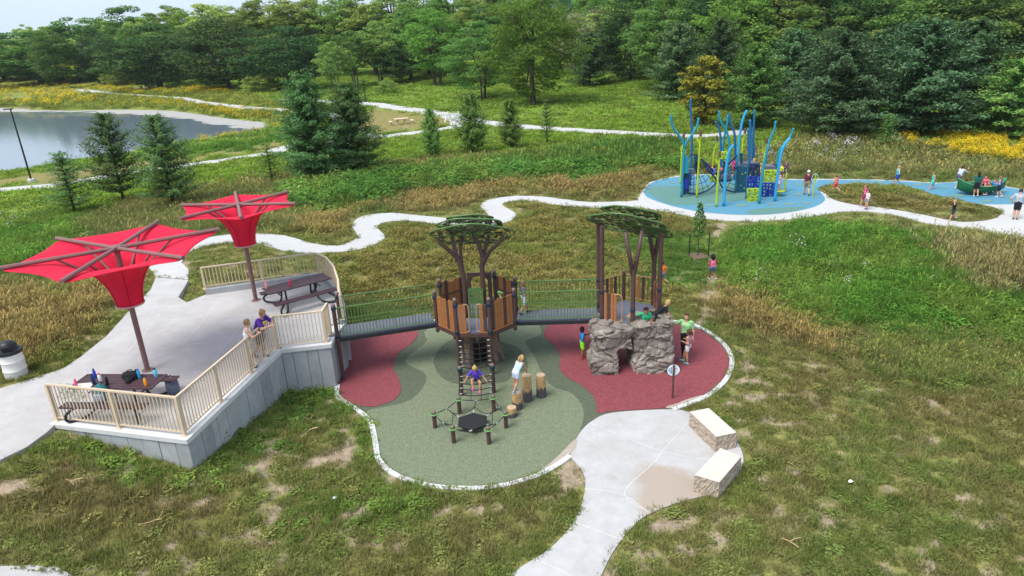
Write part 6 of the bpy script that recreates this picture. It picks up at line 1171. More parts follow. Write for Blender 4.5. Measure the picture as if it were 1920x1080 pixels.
LM = {'dark': leaf_mat('leaf_dark', (.042, .095, .034), (.115, .205, .066), 0.4), 'mid': leaf_mat('leaf_mid', (.095, .185, .045), (.22, .34, .085), 0.45), 'light': leaf_mat('leaf_light', (.19, .29, .065), (.35, .45, .115), 0.45), 'bright': leaf_mat('leaf_bright', (.115, .24, .04), (.26, .42, .08), 0.45), 'yellow': leaf_mat('leaf_yellow', (.26, .33, .04), (.46, .50, .08), 0.4), 'pale': leaf_mat('leaf_pale', (.22, .27, .12), (.38, .40, .2), 0.4),
      'pine': leaf_mat('pine_needle', (.034, .085, .038), (.10, .185, .075), 0.2), 'mpine': leaf_mat('meadow_pine', (.065, .145, .042), (.165, .28, .09), .3), 'pineb': leaf_mat('pine_blue', (.04, .098, .042), (.12, .215, .092), 0.2), 'piney': leaf_mat('pine_young', (0.062, 0.157, 0.034), (0.178, 0.313, 0.068), .2), 'vine': leaf_mat('vine_leaf', (0.147, 0.209, 0.030), (0.460, 0.398, 0.062), .25), 'dead': leaf_mat('dead_twig', (0.209, 0.188, 0.167), (0.419, 0.377, 0.335), .05)}
TIP = {'pine_blue': leaf_mat('pine_blue_tip', (.10, .20, .095), (.20, .33, .16), 0.3), 'pine_needle': leaf_mat('pine_needle_tip', (.09, .175, .07), (.18, .29, .12), .3), 'pine_young': leaf_mat('pine_young_tip', (.15, .25, .06), (.28, .40, .11), .3), 'meadow_pine': leaf_mat('meadow_pine_tip', (.11, .215, .075), (.21, .34, .13), .3)}
TM = {}
def tmesh(key, f): 
    if key not in TM: TM[key] = f()
    return TM[key]
KIND = {
 'ash1': lambda: deciduous('ash', 11, 15, 12, .10, LM['dark'], 130, 64, .5, .45, .7), 'ash2': lambda: deciduous('ash', 12, 15, 13, .08, LM['dark'], 140, 64, .5, .5, .65, stems=3), 'mid1': lambda: deciduous('maple', 13, 15, 10, .12, LM['mid'], 110, 62, .5, .5), 'mid2': lambda: deciduous('maple', 14, 15, 9, .15, LM['mid'], 100, 62, .5, .6, stems=2),
 'light1': lambda: deciduous('cottonwood', 15, 17, 8, .15, LM['light'], 105, 60, .45, .7), 'light2': lambda: deciduous('cottonwood', 16, 17, 7, .12, LM['light'], 95, 60, .45, .8), 'poplar': lambda: deciduous('poplar', 17, 17, 9.5, .08, LM['bright'], 190, 70, .34, .62, .8), 'tall1': lambda: deciduous('tall_tree', 18, 17, 9, .20, LM['bright'], 105, 60, .42, .6, stems=2),
 'locust': lambda: deciduous('locust', 19, 11, 10, .16, LM['mid'], 120, 60, .36, .3, .35, stems=4), 'small': lambda: deciduous('round_tree', 20, 6, 5.5, .2, LM['dark'], 80, 60, .30, .4, stems=2), 'willow': lambda: deciduous('willow', 21, 12, 9, .12, LM['pale'], 95, 60, .42, .5, 1.2), 'bush': lambda: deciduous('bush', 22, 4, 5.5, .0, LM['light'], 70, 55, .30, .3), 'ybush': lambda: deciduous('bush', 23, 5, 7, .0, LM['yellow'], 80, 55, .32, .35), 'oak': lambda: deciduous('oak', 24, 16, 12, .06, LM['dark'], 150, 64, .5, .5, .6), 'grove': lambda: deciduous('grove', 25, 9, 6.5, .3, LM['mid'], 75, 55, .36, .45, .6, stems=3, bark=bark_grey),
 'wp1': lambda: pine('white_pine', 31, 10, 10.5, LM['pineb'], .02, 13, 7, 24, .36, .10, taper=.62), 'wp2': lambda: pine('white_pine', 32, 10, 9, LM['pine'], .02, 13, 7, 22, .34, .12, taper=.66), 'wp3': lambda: pine('white_pine', 33, 10, 8.5, LM['piney'], .02, 12, 7, 22, .34, .16, taper=.70), 'wpn': lambda: pine('white_pine', 36, 10, 6.8, LM['pine'], .02, 14, 7, 20, .32, .15, taper=.7),
 'spruce': lambda: pine('spruce', 34, 8, 5.6, LM['mpine'], .01, 18, 10, 22, .21, .20, 1.12, taper=.66), 'jun': lambda: pine('juniper', 35, 5.5, 3.3, LM['piney'], .03, 16, 8, 16, .16, .45, taper=.62), 'sparse': lambda: pine('young_pine', 37, 6.2, 4.4, LM['mpine'], .08, 12, 7, 20, .17, .26, 1.1, taper=.64), 'sparse2': lambda: pine('young_pine', 38, 6.2, 4.0, LM['mpine'], .10, 11, 6, 14, .16, .28, 1.0, taper=.64), 'thin': lambda: pine('thin_pine', 39, 4, 2.4, LM['piney'], .1, 10, 5, 8, .12, .3, .8, taper=.65), 'vine': lambda: deciduous('vine_tree', 40, 8, 4.2, .05, LM['vine'], 100, 60, .34, .8, .8), 'dead': lambda: deciduous('dead_tree', 41, 9, 4, .15, LM['dead'], 40, 40, .3, .6)}
TH = {'ash1': 15, 'ash2': 15, 'mid1': 15, 'mid2': 15, 'light1': 17, 'light2': 17, 'poplar': 17, 'tall1': 17, 'locust': 11, 'small': 6, 'willow': 12, 'bush': 4, 'ybush': 5, 'oak': 16, 'grove': 9, 'wp1': 10, 'wp2': 10, 'wp3': 10, 'wpn': 10, 'spruce': 8, 'jun': 5.5, 'sparse': 6.2, 'sparse2': 6.2, 'thin': 4, 'vine': 8, 'dead': 9}
TW = {'ash1': 12, 'ash2': 13, 'mid1': 10, 'mid2': 9, 'light1': 8, 'light2': 7, 'poplar': 9.5, 'tall1': 9, 'locust': 10, 'small': 5.5, 'willow': 9, 'bush': 5.5, 'ybush': 7, 'oak': 12, 'grove': 6.5, 'wp1': 10.5, 'wp2': 9, 'wp3': 8.5, 'wpn': 6.8, 'spruce': 5.6, 'jun': 3.3, 'sparse': 4.4, 'sparse2': 4, 'thin': 2.4, 'vine': 4.2, 'dead': 4}
TREES = []
def tree(kind, bx, by, ty, wpx, name, label, group=None, rz=None):
    """tree whose foot is seen at (bx, by), its top at height ty, its crown wpx wide"""
    g = on_ground(np.float64(bx), np.float64(by)); lo_, hi_ = 0.0, 60.0
    for _ in range(40):
        m_ = (lo_ + hi_) / 2; v_ = project(np.float64(g[0]), np.float64(g[1]), np.float64(g[2] + m_))[1]
        lo_, hi_ = (m_, hi_) if v_ > ty else (lo_, m_)
    hh = lo_; dist = math.hypot(g[0], g[1], g[2] - CAM_H); ww = wpx / F_PX * dist * .97; place(kind, g, hh, ww, name, label, group, rz)
def place(kind, g, hh, ww, name, label, group=None, rz=None):
    cr, tr_ = tmesh(kind, KIND[kind]); t = thing(name, label, 'tree' if 'bush' not in name else 'bush', tuple(g), random.uniform(0, 6.28) if rz is None else rz, group); t.scale = (ww / TW[kind], ww / TW[kind], hh / TH[kind]); obj('crown', cr, t); obj('trunk', tr_, t); TREES.append((g[0], g[1], ww))
# nearer conifers, left to right
tree('sparse2', 142, 403, 288, 92, 'young_pine', 'thin open young pine at the far left below the pond path'); tree('sparse', 232, 377, 218, 98, 'young_pine', 'tall open young pine with bare lower trunk in front of the pond'); tree('sparse', 326, 388, 222, 108, 'young_pine', 'dense-bottomed young pine just left of the smaller umbrella'); tree('thin', 511, 343, 272, 62, 'young_pine', 'wispy little pine beside the pond path left of the big spruces')
tree('spruce', 592, 335, 146, 125, 'spruce_tree', 'tallest dark spruce in the meadow, left of a close pair'); tree('spruce', 668, 322, 162, 112, 'spruce_tree', 'dark spruce in the meadow, right of a close pair', None, 1.3)
tree('jun', 812, 294, 206, 50, 'juniper_tree', 'narrow juniper, leftmost of four beside the meadow path'); tree('jun', 886, 287, 178, 72, 'juniper_tree', 'largest bright-topped juniper of the four beside the meadow path'); tree('jun', 958, 278, 190, 56, 'juniper_tree', 'round-topped juniper, third of four beside the meadow path'); tree('thin', 1026, 270, 188, 50, 'young_pine', 'airy young pine at the right end of the juniper row')
# centre trees
tree('poplar', 1000, 196, -22, 168, 'poplar_tree', 'tall bright green poplar standing free behind the meadow path'); tree('locust', 905, 187, 42, 150, 'locust_tree', 'layered many-stemmed tree just left of the tall poplar'); tree('small', 745, 158, 92, 66, 'round_tree', 'small dark round tree among the grey-stemmed grove'); tree('grove', 632, 175, 82, 70, 'grove_tree', 'thin-stemmed tree with open crown right of the dark trees'); tree('grove', 668, 164, 62, 92, 'grove_tree', 'slim grey-stemmed tree left of the small round tree'); tree('grove', 715, 158, 44, 96, 'grove_tree', 'leaning grey-stemmed tree behind the small round tree'); tree('tall1', 820, 160, 18, 120, 'grove_tree', 'dark forked tree standing between the grove and the locust'); tree('mid2', 775, 150, 14, 100, 'grove_tree', 'tall mid-green tree behind the small round tree')
tree('wp2', 1106, 161, 64, 82, 'pine_tree', 'compact dark pine right of the tall poplar'); tree('willow', 1078, 140, 28, 80, 'willow_tree', 'pale drooping willow behind the compact dark pine'); tree('oak', 1182, 150, -14, 118, 'oak_tree', 'very dark tall tree right of the pale willow')
# pines behind the blue play area
tree('wp2', 1268, 188, 46, 118, 'pine_tree', 'dark pine left of the vine-covered tree'); tree('vine', 1318, 236, 106, 78, 'vine_tree', 'yellow-tinged vine-covered tree behind the blue climbing poles'); tree('wp3', 1408, 240, 86, 128, 'pine_tree', 'green pine right of the vine-covered tree behind the climbing poles'); tree('wp1', 1565, 252, 62, 200, 'pine_tree', 'big blue-green layered pine right of the climbing poles'); tree('wp1', 1725, 252, 44, 225, 'pine_tree', 'largest blue-green layered pine behind the yellow flowers'); tree('wp3', 1890, 258, 116, 150, 'pine_tree', 'yellow-green pine at the right edge behind the yellow flowers'); tree('thin', 1660, 276, 214, 46, 'young_pine', 'tiny pine standing in front of the big layered pines'); tree('wp2', 1640, 225, 58, 150, 'pine_tree', 'dark pine half hidden between the two big layered pines'); tree('wp2', 1805, 235, 40, 170, 'pine_tree', 'dark pine half hidden behind the yellow-green pine'); tree('wp2', 1480, 225, 60, 150, 'pine_tree', 'dark pine half hidden left of the big layered pine'); tree('vine', 1628, 215, 58, 60, 'vine_tree', 'small yellowish vine-covered tree between the big pines'); tree('wp2', 1345, 205, 40, 120, 'pine_tree', 'dark pine behind the vine-covered tree')
# left wood edge
tree('ash2', 300, 166, 48, 172, 'ash_tree', 'broad dark tree, first of three behind the pond flowers'); tree('ash1', 430, 167, 36, 170, 'ash_tree', 'tallest broad dark tree behind the pond flowers'); tree('ash2', 543, 168, 52, 150, 'ash_tree', 'dark tree at the right end of the pond wood'); tree('mid1', 78, 158, 58, 150, 'maple_tree', 'rounded tree above the yellow flowers at the far left'); tree('ybush', 148, 154, 102, 96, 'yellow_bush', 'yellow-green bush at the wood edge on the left'); tree('bush', 28, 152, 124, 66, 'round_bush', 'low round green bush at the far left wood edge'); tree('dead', 186, 156, 72, 44, 'dead_tree', 'grey leafless dead tree behind the yellow-green bush'); tree('bush', 222, 160, 118, 60, 'round_bush', 'pale bush in front of the first broad dark tree'); tree('oak', 8, 150, 60, 110, 'oak_tree', 'dark tree cut by the left edge'); tree('bush', 490, 172, 138, 70, 'round_bush', 'low bush under the dark pond-wood trees'); tree('bush', 728, 176, 148, 42, 'round_bush', 'small bright bush under the small round tree')
# second rank of the wood, trees one can still tell apart
ORD = 'first second third fourth fifth sixth seventh eighth ninth tenth eleventh twelfth thirteenth fourteenth fifteenth sixteenth seventeenth eighteenth nineteenth twentieth twenty-first'.split()
WG = 'tall trees of the wood behind'
rk = [('light1', 100, 150, 48, 90), ('mid2', 170, 146, 30, 100), ('light1', 215, 146, 38, 90), ('mid1', 262, 146, 12, 110), ('light2', 320, 146, 6, 90), ('tall1', 365, 146, 22, 90), ('light1', 410, 145, 4, 100), ('light2', 462, 145, 8, 85), ('light1', 510, 145, -4, 100), ('light2', 560, 145, -12, 100), ('light1', 610, 142, -6, 110), ('tall1', 662, 142, -18, 110), ('light2', 705, 142, -10, 100), ('light1', 755, 140, -22, 110), ('tall1', 805, 140, -24, 120), ('mid2', 858, 140, -20, 110), ('light1', 912, 140, -22, 120), ('mid1', 950, 140, -16, 110), ('mid1', 1050, 130, 20, 100), ('light2', 1128, 128, 10, 80), ('pale', 1120, 126, 20, 80)]
for i, (k, x, y, ty, wpx) in enumerate(rk):
    tree('willow' if k == 'pale' else k, x, y, ty, wpx, 'wood_tree', {'light1': 'pale green tall tree', 'light2': 'slender pale green tree', 'mid1': 'broad mid-green tree', 'mid2': 'mid-green two-stemmed tree', 'tall1': 'bright green tall tree', 'pale': 'pale willow-like tree'}[k] + ' of the rear wood, ' + ORD[i] + ' from the left', WG)
rk2 = [(1240, 168, -10, 130), (1310, 160, -24, 140), (1390, 165, -20, 150), (1460, 160, -25, 140), (1530, 165, -18, 150), (1600, 160, -26, 150), (1675, 165, -18, 160), (1750, 160, -26, 160), (1830, 165, -20, 160), (1905, 160, -28, 160), (1980, 165, -24, 160)]
for i, (x, y, ty, wpx) in enumerate(rk2): tree(['mid1', 'ash1', 'mid2', 'oak'][i % 4], x, y, ty, wpx, 'hillside_tree', 'broadleaf tree on the hillside behind the right-hand pines, ' + ORD[i] + ' from the left', 'hillside trees behind the pines')
# ------------------------------------------------------------------ ground cover: plants scattered over the ground, one mass per kind
SRC = bpy.data.collections.new('plant_sources')          # not linked to the scene: only the scattered plants are seen
def src(name, me, sub):
    o = bpy.data.objects.new(name, me); sub.objects.link(o)
def blades(rg, n, rad, h, wd, bend, m, seeds=0, sm=None, name='tuft', leaf=0):
    V = []; Q = []; MI = []
    for i in range(n):
        a = rg.uniform(0, 6.28); r = rad * math.sqrt(rg.uniform()); b = np.array((r * math.cos(a), r * math.sin(a), -.03)); d = rg.uniform(0, 6.28); dr = np.array((math.cos(d), math.sin(d), 0)); sd = np.array((-dr[1], dr[0], 0)); hh = h * rg.uniform(.55, 1.15); bd = bend * hh * rg.uniform(.3, 1.3); w_ = wd * rg.uniform(.7, 1.3)
        m1 = b + dr * bd * .35 + np.array((0, 0, hh * .6)); tp = b + dr * bd + np.array((0, 0, hh)); k = len(V); V += [b - sd * w_ * .5, b + sd * w_ * .5, m1 + sd * w_ * .45, m1 - sd * w_ * .45, tp + sd * w_ * .08, tp - sd * w_ * .08]; Q += [(k, k + 1, k + 2, k + 3), (k + 3, k + 2, k + 4, k + 5)]; MI += [0, 0]
        if seeds and rg.uniform() < seeds:
            s0 = tp; k = len(V); L_ = h * .22; V += [s0 - sd * w_, s0 + sd * w_, s0 + dr * L_ * .3 + sd * w_ * .6 + np.array((0, 0, L_)), s0 + dr * L_ * .3 - sd * w_ * .6 + np.array((0, 0, L_))]; Q += [(k, k + 1, k + 2, k + 3)]; MI += [1]
    return np_mesh(name, np.array(V), np.array(Q), [m] + ([sm] if sm else []), False, MI)
def forb(rg, n, rad, h, leaf, m, nfl=0, fm=None, fl=.06, name='forb', dome=.7):
    d = unit(rg.normal(size=(n, 3))); d[:, 2] = np.abs(d[:, 2]); q = rg.uniform(.3, 1, n) ** .5; C = d * q[:, None] * np.array((rad, rad, h)); N = unit(d + np.array((0, 0, .6)) + rg.normal(size=(n, 3)) * .5); V, Q = leaf_quads(C, N, leaf * rg.uniform(.6, 1.3, n), .5, rg); MI = [0] * n
    if nfl:
        d = unit(rg.normal(size=(nfl, 3))); d[:, 2] = np.abs(d[:, 2]) + .2; C = unit(d) * np.array((rad * 1.0, rad * 1.0, h * 1.12)); V2, Q2 = leaf_quads(C, unit(np.array((0, -.35, 1.0)) + rg.normal(size=(nfl, 3)) * .35), fl * rg.uniform(.7, 1.3, nfl), 1.0, rg); Q = np.concatenate([Q, Q2 + len(V)]); V = np.concatenate([V, V2]); MI += [1] * nfl
    return np_mesh(name, V, Q, [m] + ([fm] if fm else []), False, MI)
one = (1, 1, 1); gl_ = leaf_mat('grass_blade', (.78, .78, .76), (1.18, 1.15, 1.1), .35, True); seedm = leaf_mat('seed_head', (1.0, .86, .72), (1.35, 1.1, .95), .25, True); weed = leaf_mat('weed_leaf', (.72, .8, .7), (1.15, 1.2, 1.05), .35, True); yel = leaf_mat('yellow_petal', (.80, .50, .015), (.92, .70, .04), .3); whi = leaf_mat('white_petal', (.55, .5, .5), (.85, .82, .85), .2); lil = leaf_mat('lilac_petal', (.35, .25, .38), (.6, .5, .62), .2)
rg = np.random.default_rng(5)
def subcol(nm, meshes):
    c = bpy.data.collections.new(nm)
    for i, me in enumerate(meshes): src(f'{nm}_{i}', me, c)
    return c
SC = {'short': subcol('short_tuft', [blades(rg, 40, .17, 1.0, .012, .085, gl_) for _ in range(4)]), 'dry': subcol('dry_tuft', [blades(rg, 38, .19, 1.0, .011, .11, gl_, .45, seedm) for _ in range(4)]), 'tall': subcol('tall_tuft', [blades(rg, 60, .26, 1.0, .012, .17, gl_, .08, seedm) for _ in range(4)]),
      'far': subcol('far_tuft', [blades(rg, 40, .6, 1.0, .055, .25, gl_, .12, seedm) for _ in range(4)]), 'weed': subcol('weed_plant', [forb(rg, 60, .26, 1.0, .10, weed) for _ in range(4)]), 'bushy': subcol('bushy_plant', [forb(rg, 150, .55, 1.0, .17, weed) for _ in range(4)]), 'yel': subcol('yellow_plant', [forb(rg, 50, .38, 1.0, .14, weed, 46, yel, .085) for _ in range(3)]), 'whi': subcol('white_plant', [forb(rg, 40, .25, 1.0, .10, weed, 16, whi, .07) for _ in range(2)]), 'lil': subcol('lilac_plant', [forb(rg, 50, .35, 1.0, .12, weed, 30, lil, .10) for _ in range(2)])}
def scatter_group():
    ng = bpy.data.node_groups.new('scatter', 'GeometryNodeTree'); ng.interface.new_socket('Geometry', in_out='INPUT', socket_type='NodeSocketGeometry'); ng.interface.new_socket('Plants', in_out='INPUT', socket_type='NodeSocketCollection'); ng.interface.new_socket('Geometry', in_out='OUTPUT', socket_type='NodeSocketGeometry')
    N = ng.nodes.new; ln = ng.links.new; gi, go_ = N('NodeGroupInput'), N('NodeGroupOutput'); ip = N('GeometryNodeInstanceOnPoints'); ci = N('GeometryNodeCollectionInfo'); ci.inputs['Separate Children'].default_value = True; ci.inputs['Reset Children'].default_value = True
    def attr(nm, ty): a = N('GeometryNodeInputNamedAttribute'); a.data_type = ty; a.inputs['Name'].default_value = nm; return a
    ln(gi.outputs[1], ci.inputs[0]); ln(gi.outputs[0], ip.inputs['Points']); ln(ci.outputs[0], ip.inputs['Instance']); ip.inputs['Pick Instance'].default_value = True
    ln(attr('pick', 'INT').outputs['Attribute'], ip.inputs['Instance Index']); r = attr('rot', 'FLOAT_VECTOR'); er = N('FunctionNodeEulerToRotation'); ln(r.outputs['Attribute'], er.inputs[0]); ln(er.outputs[0], ip.inputs['Rotation']); ln(attr('size', 'FLOAT_VECTOR').outputs['Attribute'], ip.inputs['Scale']); ln(ip.outputs[0], go_.inputs[0]); return ng
SG = scatter_group()
def scatter(name, label, X, Y, Z, hgt, wid, tint, col, rg):
    n = len(X); me = bpy.data.meshes.new(name); me.vertices.add(n); me.vertices.foreach_set('co', np.stack([X, Y, Z], -1).astype(np.float32).ravel())
    def at_(nm, ty, k, v): me.attributes.new(nm, ty, 'POINT').data.foreach_set(k, np.ascontiguousarray(v).ravel())
    at_('pick', 'INT', 'value', rg.integers(0, len(SC[col].objects), n).astype(np.int32)); at_('rot', 'FLOAT_VECTOR', 'vector', np.stack([rg.normal(size=n) * .12, rg.normal(size=n) * .12, rg.uniform(0, 6.28, n)], -1).astype(np.float32)); at_('size', 'FLOAT_VECTOR', 'vector', np.stack([wid, wid, hgt], -1).astype(np.float32)); at_('tint', 'FLOAT_COLOR', 'color', np.concatenate([tint, np.ones((n, 1))], 1).astype(np.float32))
    o = obj(name, me, label=label, cat='grass', kind='stuff'); md = o.modifiers.new('scatter', 'NODES'); md.node_group = SG; md[[i.identifier for i in SG.interface.items_tree if i.name == 'Plants'][0]] = SC[col]; return o
# candidate places, thinner with distance, only where the camera (or a step aside) can see
def candidates(r0, r1, dens, rg):
    A = math.radians(50); n = int(dens * A * (r1 * r1 - r0 * r0)); r = np.sqrt(rg.uniform(r0 * r0, r1 * r1, n)); a = rg.uniform(-A, A, n); x = r * np.sin(a); y = r * np.cos(a); u, v = project(x, y, ground_z(x, y)); k = (u > -260) & (u < 2180) & (v < 1420) & (v > 20); return x[k], y[k]
bands = [(9, 19, 55), (19, 27, 36), (27, 40, 15), (40, 60, 6.0), (60, 95, 2.6), (95, 210, .8)]
XS, YS, BD = [], [], []
for i, (a, b, dn) in enumerate(bands): x, y = candidates(a, b, dn, rg); XS.append(x); YS.append(y); BD.append(np.full(len(x), i))
X = np.concatenate(XS); Y = np.concatenate(YS); BD = np.concatenate(BD); ok = np.ones(len(X), bool); dedge = np.full(len(X), 9.0)
for S_ in SLABS: d = sdist(X, Y, S_); ok &= d > .04; dedge = np.minimum(dedge, d)
d = sdist(X, Y, RINGC); di = sdist(X, Y, ISLE); ok &= (d > .05) | (di < -.1); dedge = np.minimum(dedge, np.where(di < 0, -di, np.abs(d))); d = sdist(X, Y, POND); ok &= d > .3
Z = ground_z(X, Y); Z = np.where(sdist(X, Y, ISLE) < 0, iz(X, Y), Z); ok &= rg.uniform(size=len(X)) > dirt_of(X, Y, Z) * .93
X, Y, Z, BD, dedge = X[ok], Y[ok], Z[ok], BD[ok], dedge[ok]; K = zone_of(X, Y, Z, True, 8); KN = np.array(KINDS_)[K]
H0 = np.array([HGT[k] for k in KINDS_])[K]; T0 = TA[K]
n1 = fbm(X * .5, Y * .5, 40); n2 = fbm(X * 2.2, Y * 2.2, 41); n3 = fbm(X * .12, Y * .12, 42)
# shorter mown band along the edges of the paths
edge = sstep(.2, 1.3, dedge); H0 = H0 * np.where(np.isin(KN, ['bush', 'prairie', 'lush', 'dry', 'plume', 'pondside', 'mid', 'drytan']), .35 + .65 * edge, 1.0); T0 = T0 * edge[:, None] + (1 - edge[:, None]) * (T0 * .4 + .6 * np.array((.18, .23, .06)))
# patchy shade of the sward: greener and drier spots of its own
grn = np.array((.13, .225, .045)); tan = np.array((.28, .235, .11)); isl_ = (1 - sstep(.35, .5, n1))[:, None] * .55; tn_ = sstep(.52, .68, n2)[:, None] * .55
T = T0 * (1 - isl_ * .8) + grn * isl_ * .8; T = T * (1 - tn_) + tan * tn_; nl = np.isin(KN, ['lush', 'bush', 'bright', 'lushlow', 'mowed', 'pondside'])[:, None]; yg = sstep(.42, .62, fbm(X * .28 + 5, Y * .28, 77))[:, None]; T = np.where(nl, (T0 * (1 - .55 * yg) + .55 * yg * np.array((.22, .285, .065))) * (.72 + .6 * n2[:, None]), T) * (.82 + .36 * n3[:, None]) * rg.uniform(.8, 1.2, (len(X), 1))
Hh = H0 * rg.uniform(.65, 1.3, len(X)) * (.6 + .8 * n1); bigs = np.array([1.0, 1.1, 1.5, 2.1, 2.6, 4.6])[BD]
far = BD >= 4
def put(name, label, m, col, hs=1.0, ws=1.0, tint=None):
    if m.sum(): scatter(name, label, X[m], Y[m], Z[m], np.maximum(Hh[m] * hs, .05), bigs[m] * ws * rg.uniform(.8, 1.25, m.sum()), T[m] if tint is None else tint, SC and col, rg)
r = rg.uniform(size=len(X))
mw = (~far) & (r < np.where(np.isin(KN, ['lush', 'bush']), .62, np.where(np.isin(KN, ['lushlow', 'mid']), .30, np.where(KN == 'prairie', .25, .06))))
sh = (~far) & (~mw) & np.isin(KN, ['lawn', 'mowed', 'olive', 'lushlow', 'rough'])
dr = (~far) & (~mw) & np.isin(KN, ['dry', 'drytan', 'plume'])
tl_ = (~far) & (~mw) & ~sh & ~dr
put('short_grass', 'short worn olive lawn grass round the playground', sh, 'short'); put('dry_grass', 'dry brown seeding grass on the slopes', dr, 'dry', 1.1); put('tall_grass', 'tall green meadow grass', tl_, 'tall'); put('leafy_weeds', 'leafy green weeds in the meadow', mw & ~np.isin(KN, ['bush']), 'weed', .85); put('bushy_growth', 'dense bushy green growth in a band across the meadow', (~far) & mw & (KN == 'bush') & (rg.uniform(size=len(X)) < .55), 'bushy', 1.25, .95); put('far_grass', 'distant meadow grass towards the wood', far & (H0 > .1), 'far', .75, .42)
# flowers
def flowers(name, label, pts, n, col, h, wd, tint, rg):
    P = np.array(pts, float); u = rg.uniform(P[:, 0].min(), P[:, 0].max(), n * 3); v = rg.uniform(P[:, 1].min(), P[:, 1].max(), n * 3); k = inside(u, v, [tuple(p) for p in P]) & (fbm(u * .03, v * .09, 60) > .42); u, v = u[k][:n], v[k][:n]; g = on_ground(u, v); m = sdist(g[:, 0], g[:, 1], POND) > .5
    for S_ in SLABS: m &= sdist(g[:, 0], g[:, 1], S_) > .3
    g = g[m]; nn = len(g); scatter(name, label, g[:, 0], g[:, 1], g[:, 2], h * rg.uniform(.7, 1.2, nn), wd * rg.uniform(.7, 1.3, nn), np.array(tint)[None] * rg.uniform(.75, 1.25, (nn, 1)), col, rg)
gt = (.16, .24, .055)
flowers('yellow_flowers', 'golden yellow wildflowers in front of the big pines on the right', [(1690, 262), (1760, 254), (1860, 256), (2000, 262), (2000, 312), (1900, 305), (1800, 292), (1720, 282)], 950, 'yel', .65, .8, gt, rg); flowers('yellow_flowers', 'yellow wildflowers on the bank beyond the pond', [(-160, 198), (-160, 160), (60, 157), (180, 165), (200, 190), (120, 200)], 700, 'yel', 1.0, 1.7, gt, rg); flowers('yellow_flowers', 'thin band of yellow wildflowers below the dark pond-wood trees', [(180, 163), (420, 166), (430, 174), (300, 180), (180, 172)], 300, 'yel', .9, 1.5, gt, rg); flowers('yellow_flowers', 'scattered yellow wildflowers along the far pond bank', [(180, 180), (300, 186), (480, 206), (560, 214), (560, 232), (510, 232), (320, 204), (200, 200)], 260, 'yel', .9, 1.2, gt, rg); flowers('yellow_flowers', 'narrow strip of yellow wildflowers on the near pond bank', [(365, 258), (470, 243), (530, 236), (535, 243), (470, 252), (380, 268)], 110, 'yel', .8, .9, gt, rg)
flowers('white_flowers', 'tiny white wildflowers scattered over the meadow', [(1400, 300), (1480, 252), (1700, 262), (1700, 330), (1420, 325)], 24, 'whi', .95, 1.1, gt, rg); flowers('white_flowers', 'white flower heads below the young pines on the left', [(10, 415), (90, 395), (90, 440), (20, 450)], 8, 'whi', .8, 1.2, gt, rg); flowers('lilac_flowers', 'lilac bergamot flowers in the right-hand meadow', [(1430, 285), (1640, 262), (1640, 300), (1430, 310)], 14, 'lil', .9, 1.1, gt, rg); flowers('lilac_flowers', 'pale flower clusters in the lush hollow', [(1400, 450), (1800, 470), (1800, 560), (1400, 540)], 8, 'whi', .7, .9, gt, rg)
# weeds at the foot of the wall
wp = at_z(np.array([395, 420, 520, 535, 552, 575, 598, 612, 625, 150, 172, 330, 385, 505, 545]), np.array([868, 850, 770, 752, 745, 740, 735, 738, 735, 822, 828, 862, 880, 790, 756]), .1); wp[:, 2] = ground_z(wp[:, 0], wp[:, 1]); nn = len(wp); scatter('wall_weeds', 'leafy weeds along the foot of the retaining wall', wp[:, 0], wp[:, 1], wp[:, 2], rg.uniform(.25, .55, nn), rg.uniform(.7, 1.2, nn), np.tile((.11, .21, .045), (nn, 1)), 'weed', rg)
# far wood behind the trees one can tell apart
for i, k in enumerate(('light1', 'mid1', 'ash1', 'tall1', 'light2', 'mid2')):
    cr, tr_ = tmesh(k, KIND[k]); c = SC.setdefault('wood', bpy.data.collections.new('wood_sources')); o = bpy.data.objects.new(f'w{i}', cr); c.objects.link(o)
def wood(name, label, n, f, hs, rg):
    x, y = f(n); z = ground_z(x, y); scatter(name, label, x, y, z, hs * rg.uniform(.8, 1.15, n), hs * rg.uniform(.85, 1.25, n), np.ones((n, 3)), 'wood', rg)
wood('far_woodland', 'mass of woodland beyond the pond and meadow', 190, lambda n: (rg.uniform(-290, 40, n), rg.uniform(205, 330, n)), 1.0, rg); wood('hillside_woodland', 'mass of woodland climbing the hill on the right', 230, lambda n: (rg.uniform(30, 240, n), rg.uniform(112, 260, n)), 1.05, rg)
# far blue hill
hx_ = np.linspace(60, 3000, 120); hv = []; 
for yy, s_ in ((1500, 0), (1900, 1), (2300, 0)): hv += [(x, yy, -5 + s_ * (62 + 26 * fbm(np.array([x * .004]), np.array([1.3]), 70)[0] + 9 * fbm(np.array([x * .05]), np.array([4.]), 71)[0])) for x in hx_]
MB().add(hv, [(r_ * 120 + i, r_ * 120 + i + 1, r_ * 120 + 121 + i, r_ * 120 + 120 + i) for r_ in range(2) for i in range(119)]).build('far_hill', mat('far_wooded_hill', (.045, .085, .075), .95, .4, .05, coord='World'), None, True, None, kind='structure')
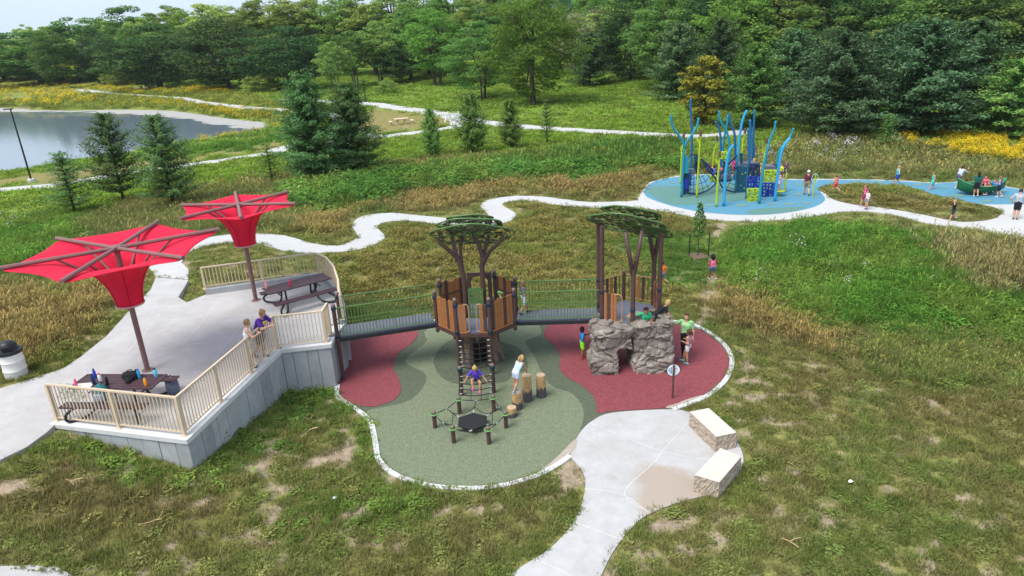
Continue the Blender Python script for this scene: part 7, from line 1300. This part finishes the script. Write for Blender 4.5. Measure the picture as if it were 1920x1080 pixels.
# young staked tree
yt = OG(1308, 482); ys = thing('young_tree', 'slim young tree between two black stakes in a mulch ring', 'tree', yt); rgy = np.random.default_rng(3)
nY = 420; zq = rgy.uniform(.15, 1, nY); rad = .30 * np.sin(np.pi * zq ** .8) ** .7 + .03; aq = rgy.uniform(0, 6.28, nY); C = np.stack([np.cos(aq) * rad * rgy.uniform(.3, 1, nY), np.sin(aq) * rad * rgy.uniform(.3, 1, nY), .75 + zq * 2.0], -1); V, Q = leaf_quads(C, unit(rgy.normal(size=(nY, 3)) + np.array((0, 0, .5))), .13 * rgy.uniform(.7, 1.3, nY), .7, rgy)
obj('crown', np_mesh('crown', V, Q, LM['mid']), ys); MB().tube([(0, 0, -.1), (.02, 0, 1.4), (0, 0, 2.7)], [.03, .025, .008], 6).build('trunk', bark_brown, ys, True)
mr_ = MB().lathe([(.62, -.08), (.55, .05), (.35, .09), (.05, .1)], 20).build('mulch_ring', mat('wood_mulch', (.16, .10, .075), .95, .4, 20, 1, 40), ys, True)
for x in (-.45, .5): MB().tube([(x, -.1, -.1), (x, -.1, 1.25)], .028, 6).build('stake', steel_black, ys, True)
# straw bits and litter on the lawn
straw = mat('straw', (.5, .38, .18), .8, .2)
for i, (pts, lb) in enumerate([(((262, 990), (282, 986), (300, 978), (308, 962)), 'curved dry stalk lying on the front lawn'), (((126, 905), (135, 909), (141, 916)), 'short pale stalk on the left of the front lawn'), (((567, 825), (580, 812), (596, 806)), 'dry straw stalk near the foot of the wall'), (((1462, 1015), (1480, 1022), (1497, 1034)), 'thin grey twig on the right front lawn')]):
    P = [tuple(on_ground(np.float64(a), np.float64(b)) + np.array((0, 0, .10))) for a, b in pts]; st_ = thing('dry_stalk', lb, 'stalk', P[0]); Pl = [tuple(np.array(p) - np.array(P[0])) for p in P]; MB().tube(smooth(Pl, 4, False), .010, 5).build('stem', straw, st_, True, None)
    q = np.array(Pl[1]); MB().tube([tuple(q), tuple(q + np.array((.12, .05, .02))), tuple(q + np.array((.25, .06, .03)))], .009, 4).build('side_shoot', straw, st_)
for i, (a, b, m_, lb) in enumerate([(585, 738, (.45, .6, .72), 'pale blue litter scrap near the wall corner'), (1594, 909, (.75, .78, .8), 'small white litter scrap on the right lawn'), (628, 940, (.65, .68, .72), 'white paper scrap in the grass below the rubber')]):
    p = on_ground(np.float64(a), np.float64(b)); MB().add([(-.06, -.03, .01), (.01, -.05, .03), (.06, -.01, .02), (.03, .05, .04), (-.04, .04, .02), (0, 0, .06)], [(0, 1, 5), (1, 2, 5), (2, 3, 5), (3, 4, 5), (4, 0, 5)]).build('litter_scrap', cmat('cloth', m_), None, loc=(p[0], p[1], p[2] + .08), label=lb, cat='litter')
# ------------------------------------------------------------------ thin summer haze in the air over the whole place
hz = MB().box((0, 2150, 70), (5600, 4500, 170)).build('haze', bpy.data.materials.new('haze_air'), kind='stuff')
hm = bpy.data.materials['haze_air']; hm.use_nodes = True; hm.node_tree.nodes.clear(); ho = hm.node_tree.nodes.new('ShaderNodeOutputMaterial'); hv_ = hm.node_tree.nodes.new('ShaderNodeVolumePrincipled')
hv_.inputs['Color'].default_value = (.80, .88, 1.0, 1); hv_.inputs['Density'].default_value = .00009; hm.node_tree.links.new(hv_.outputs[0], ho.inputs['Volume'])
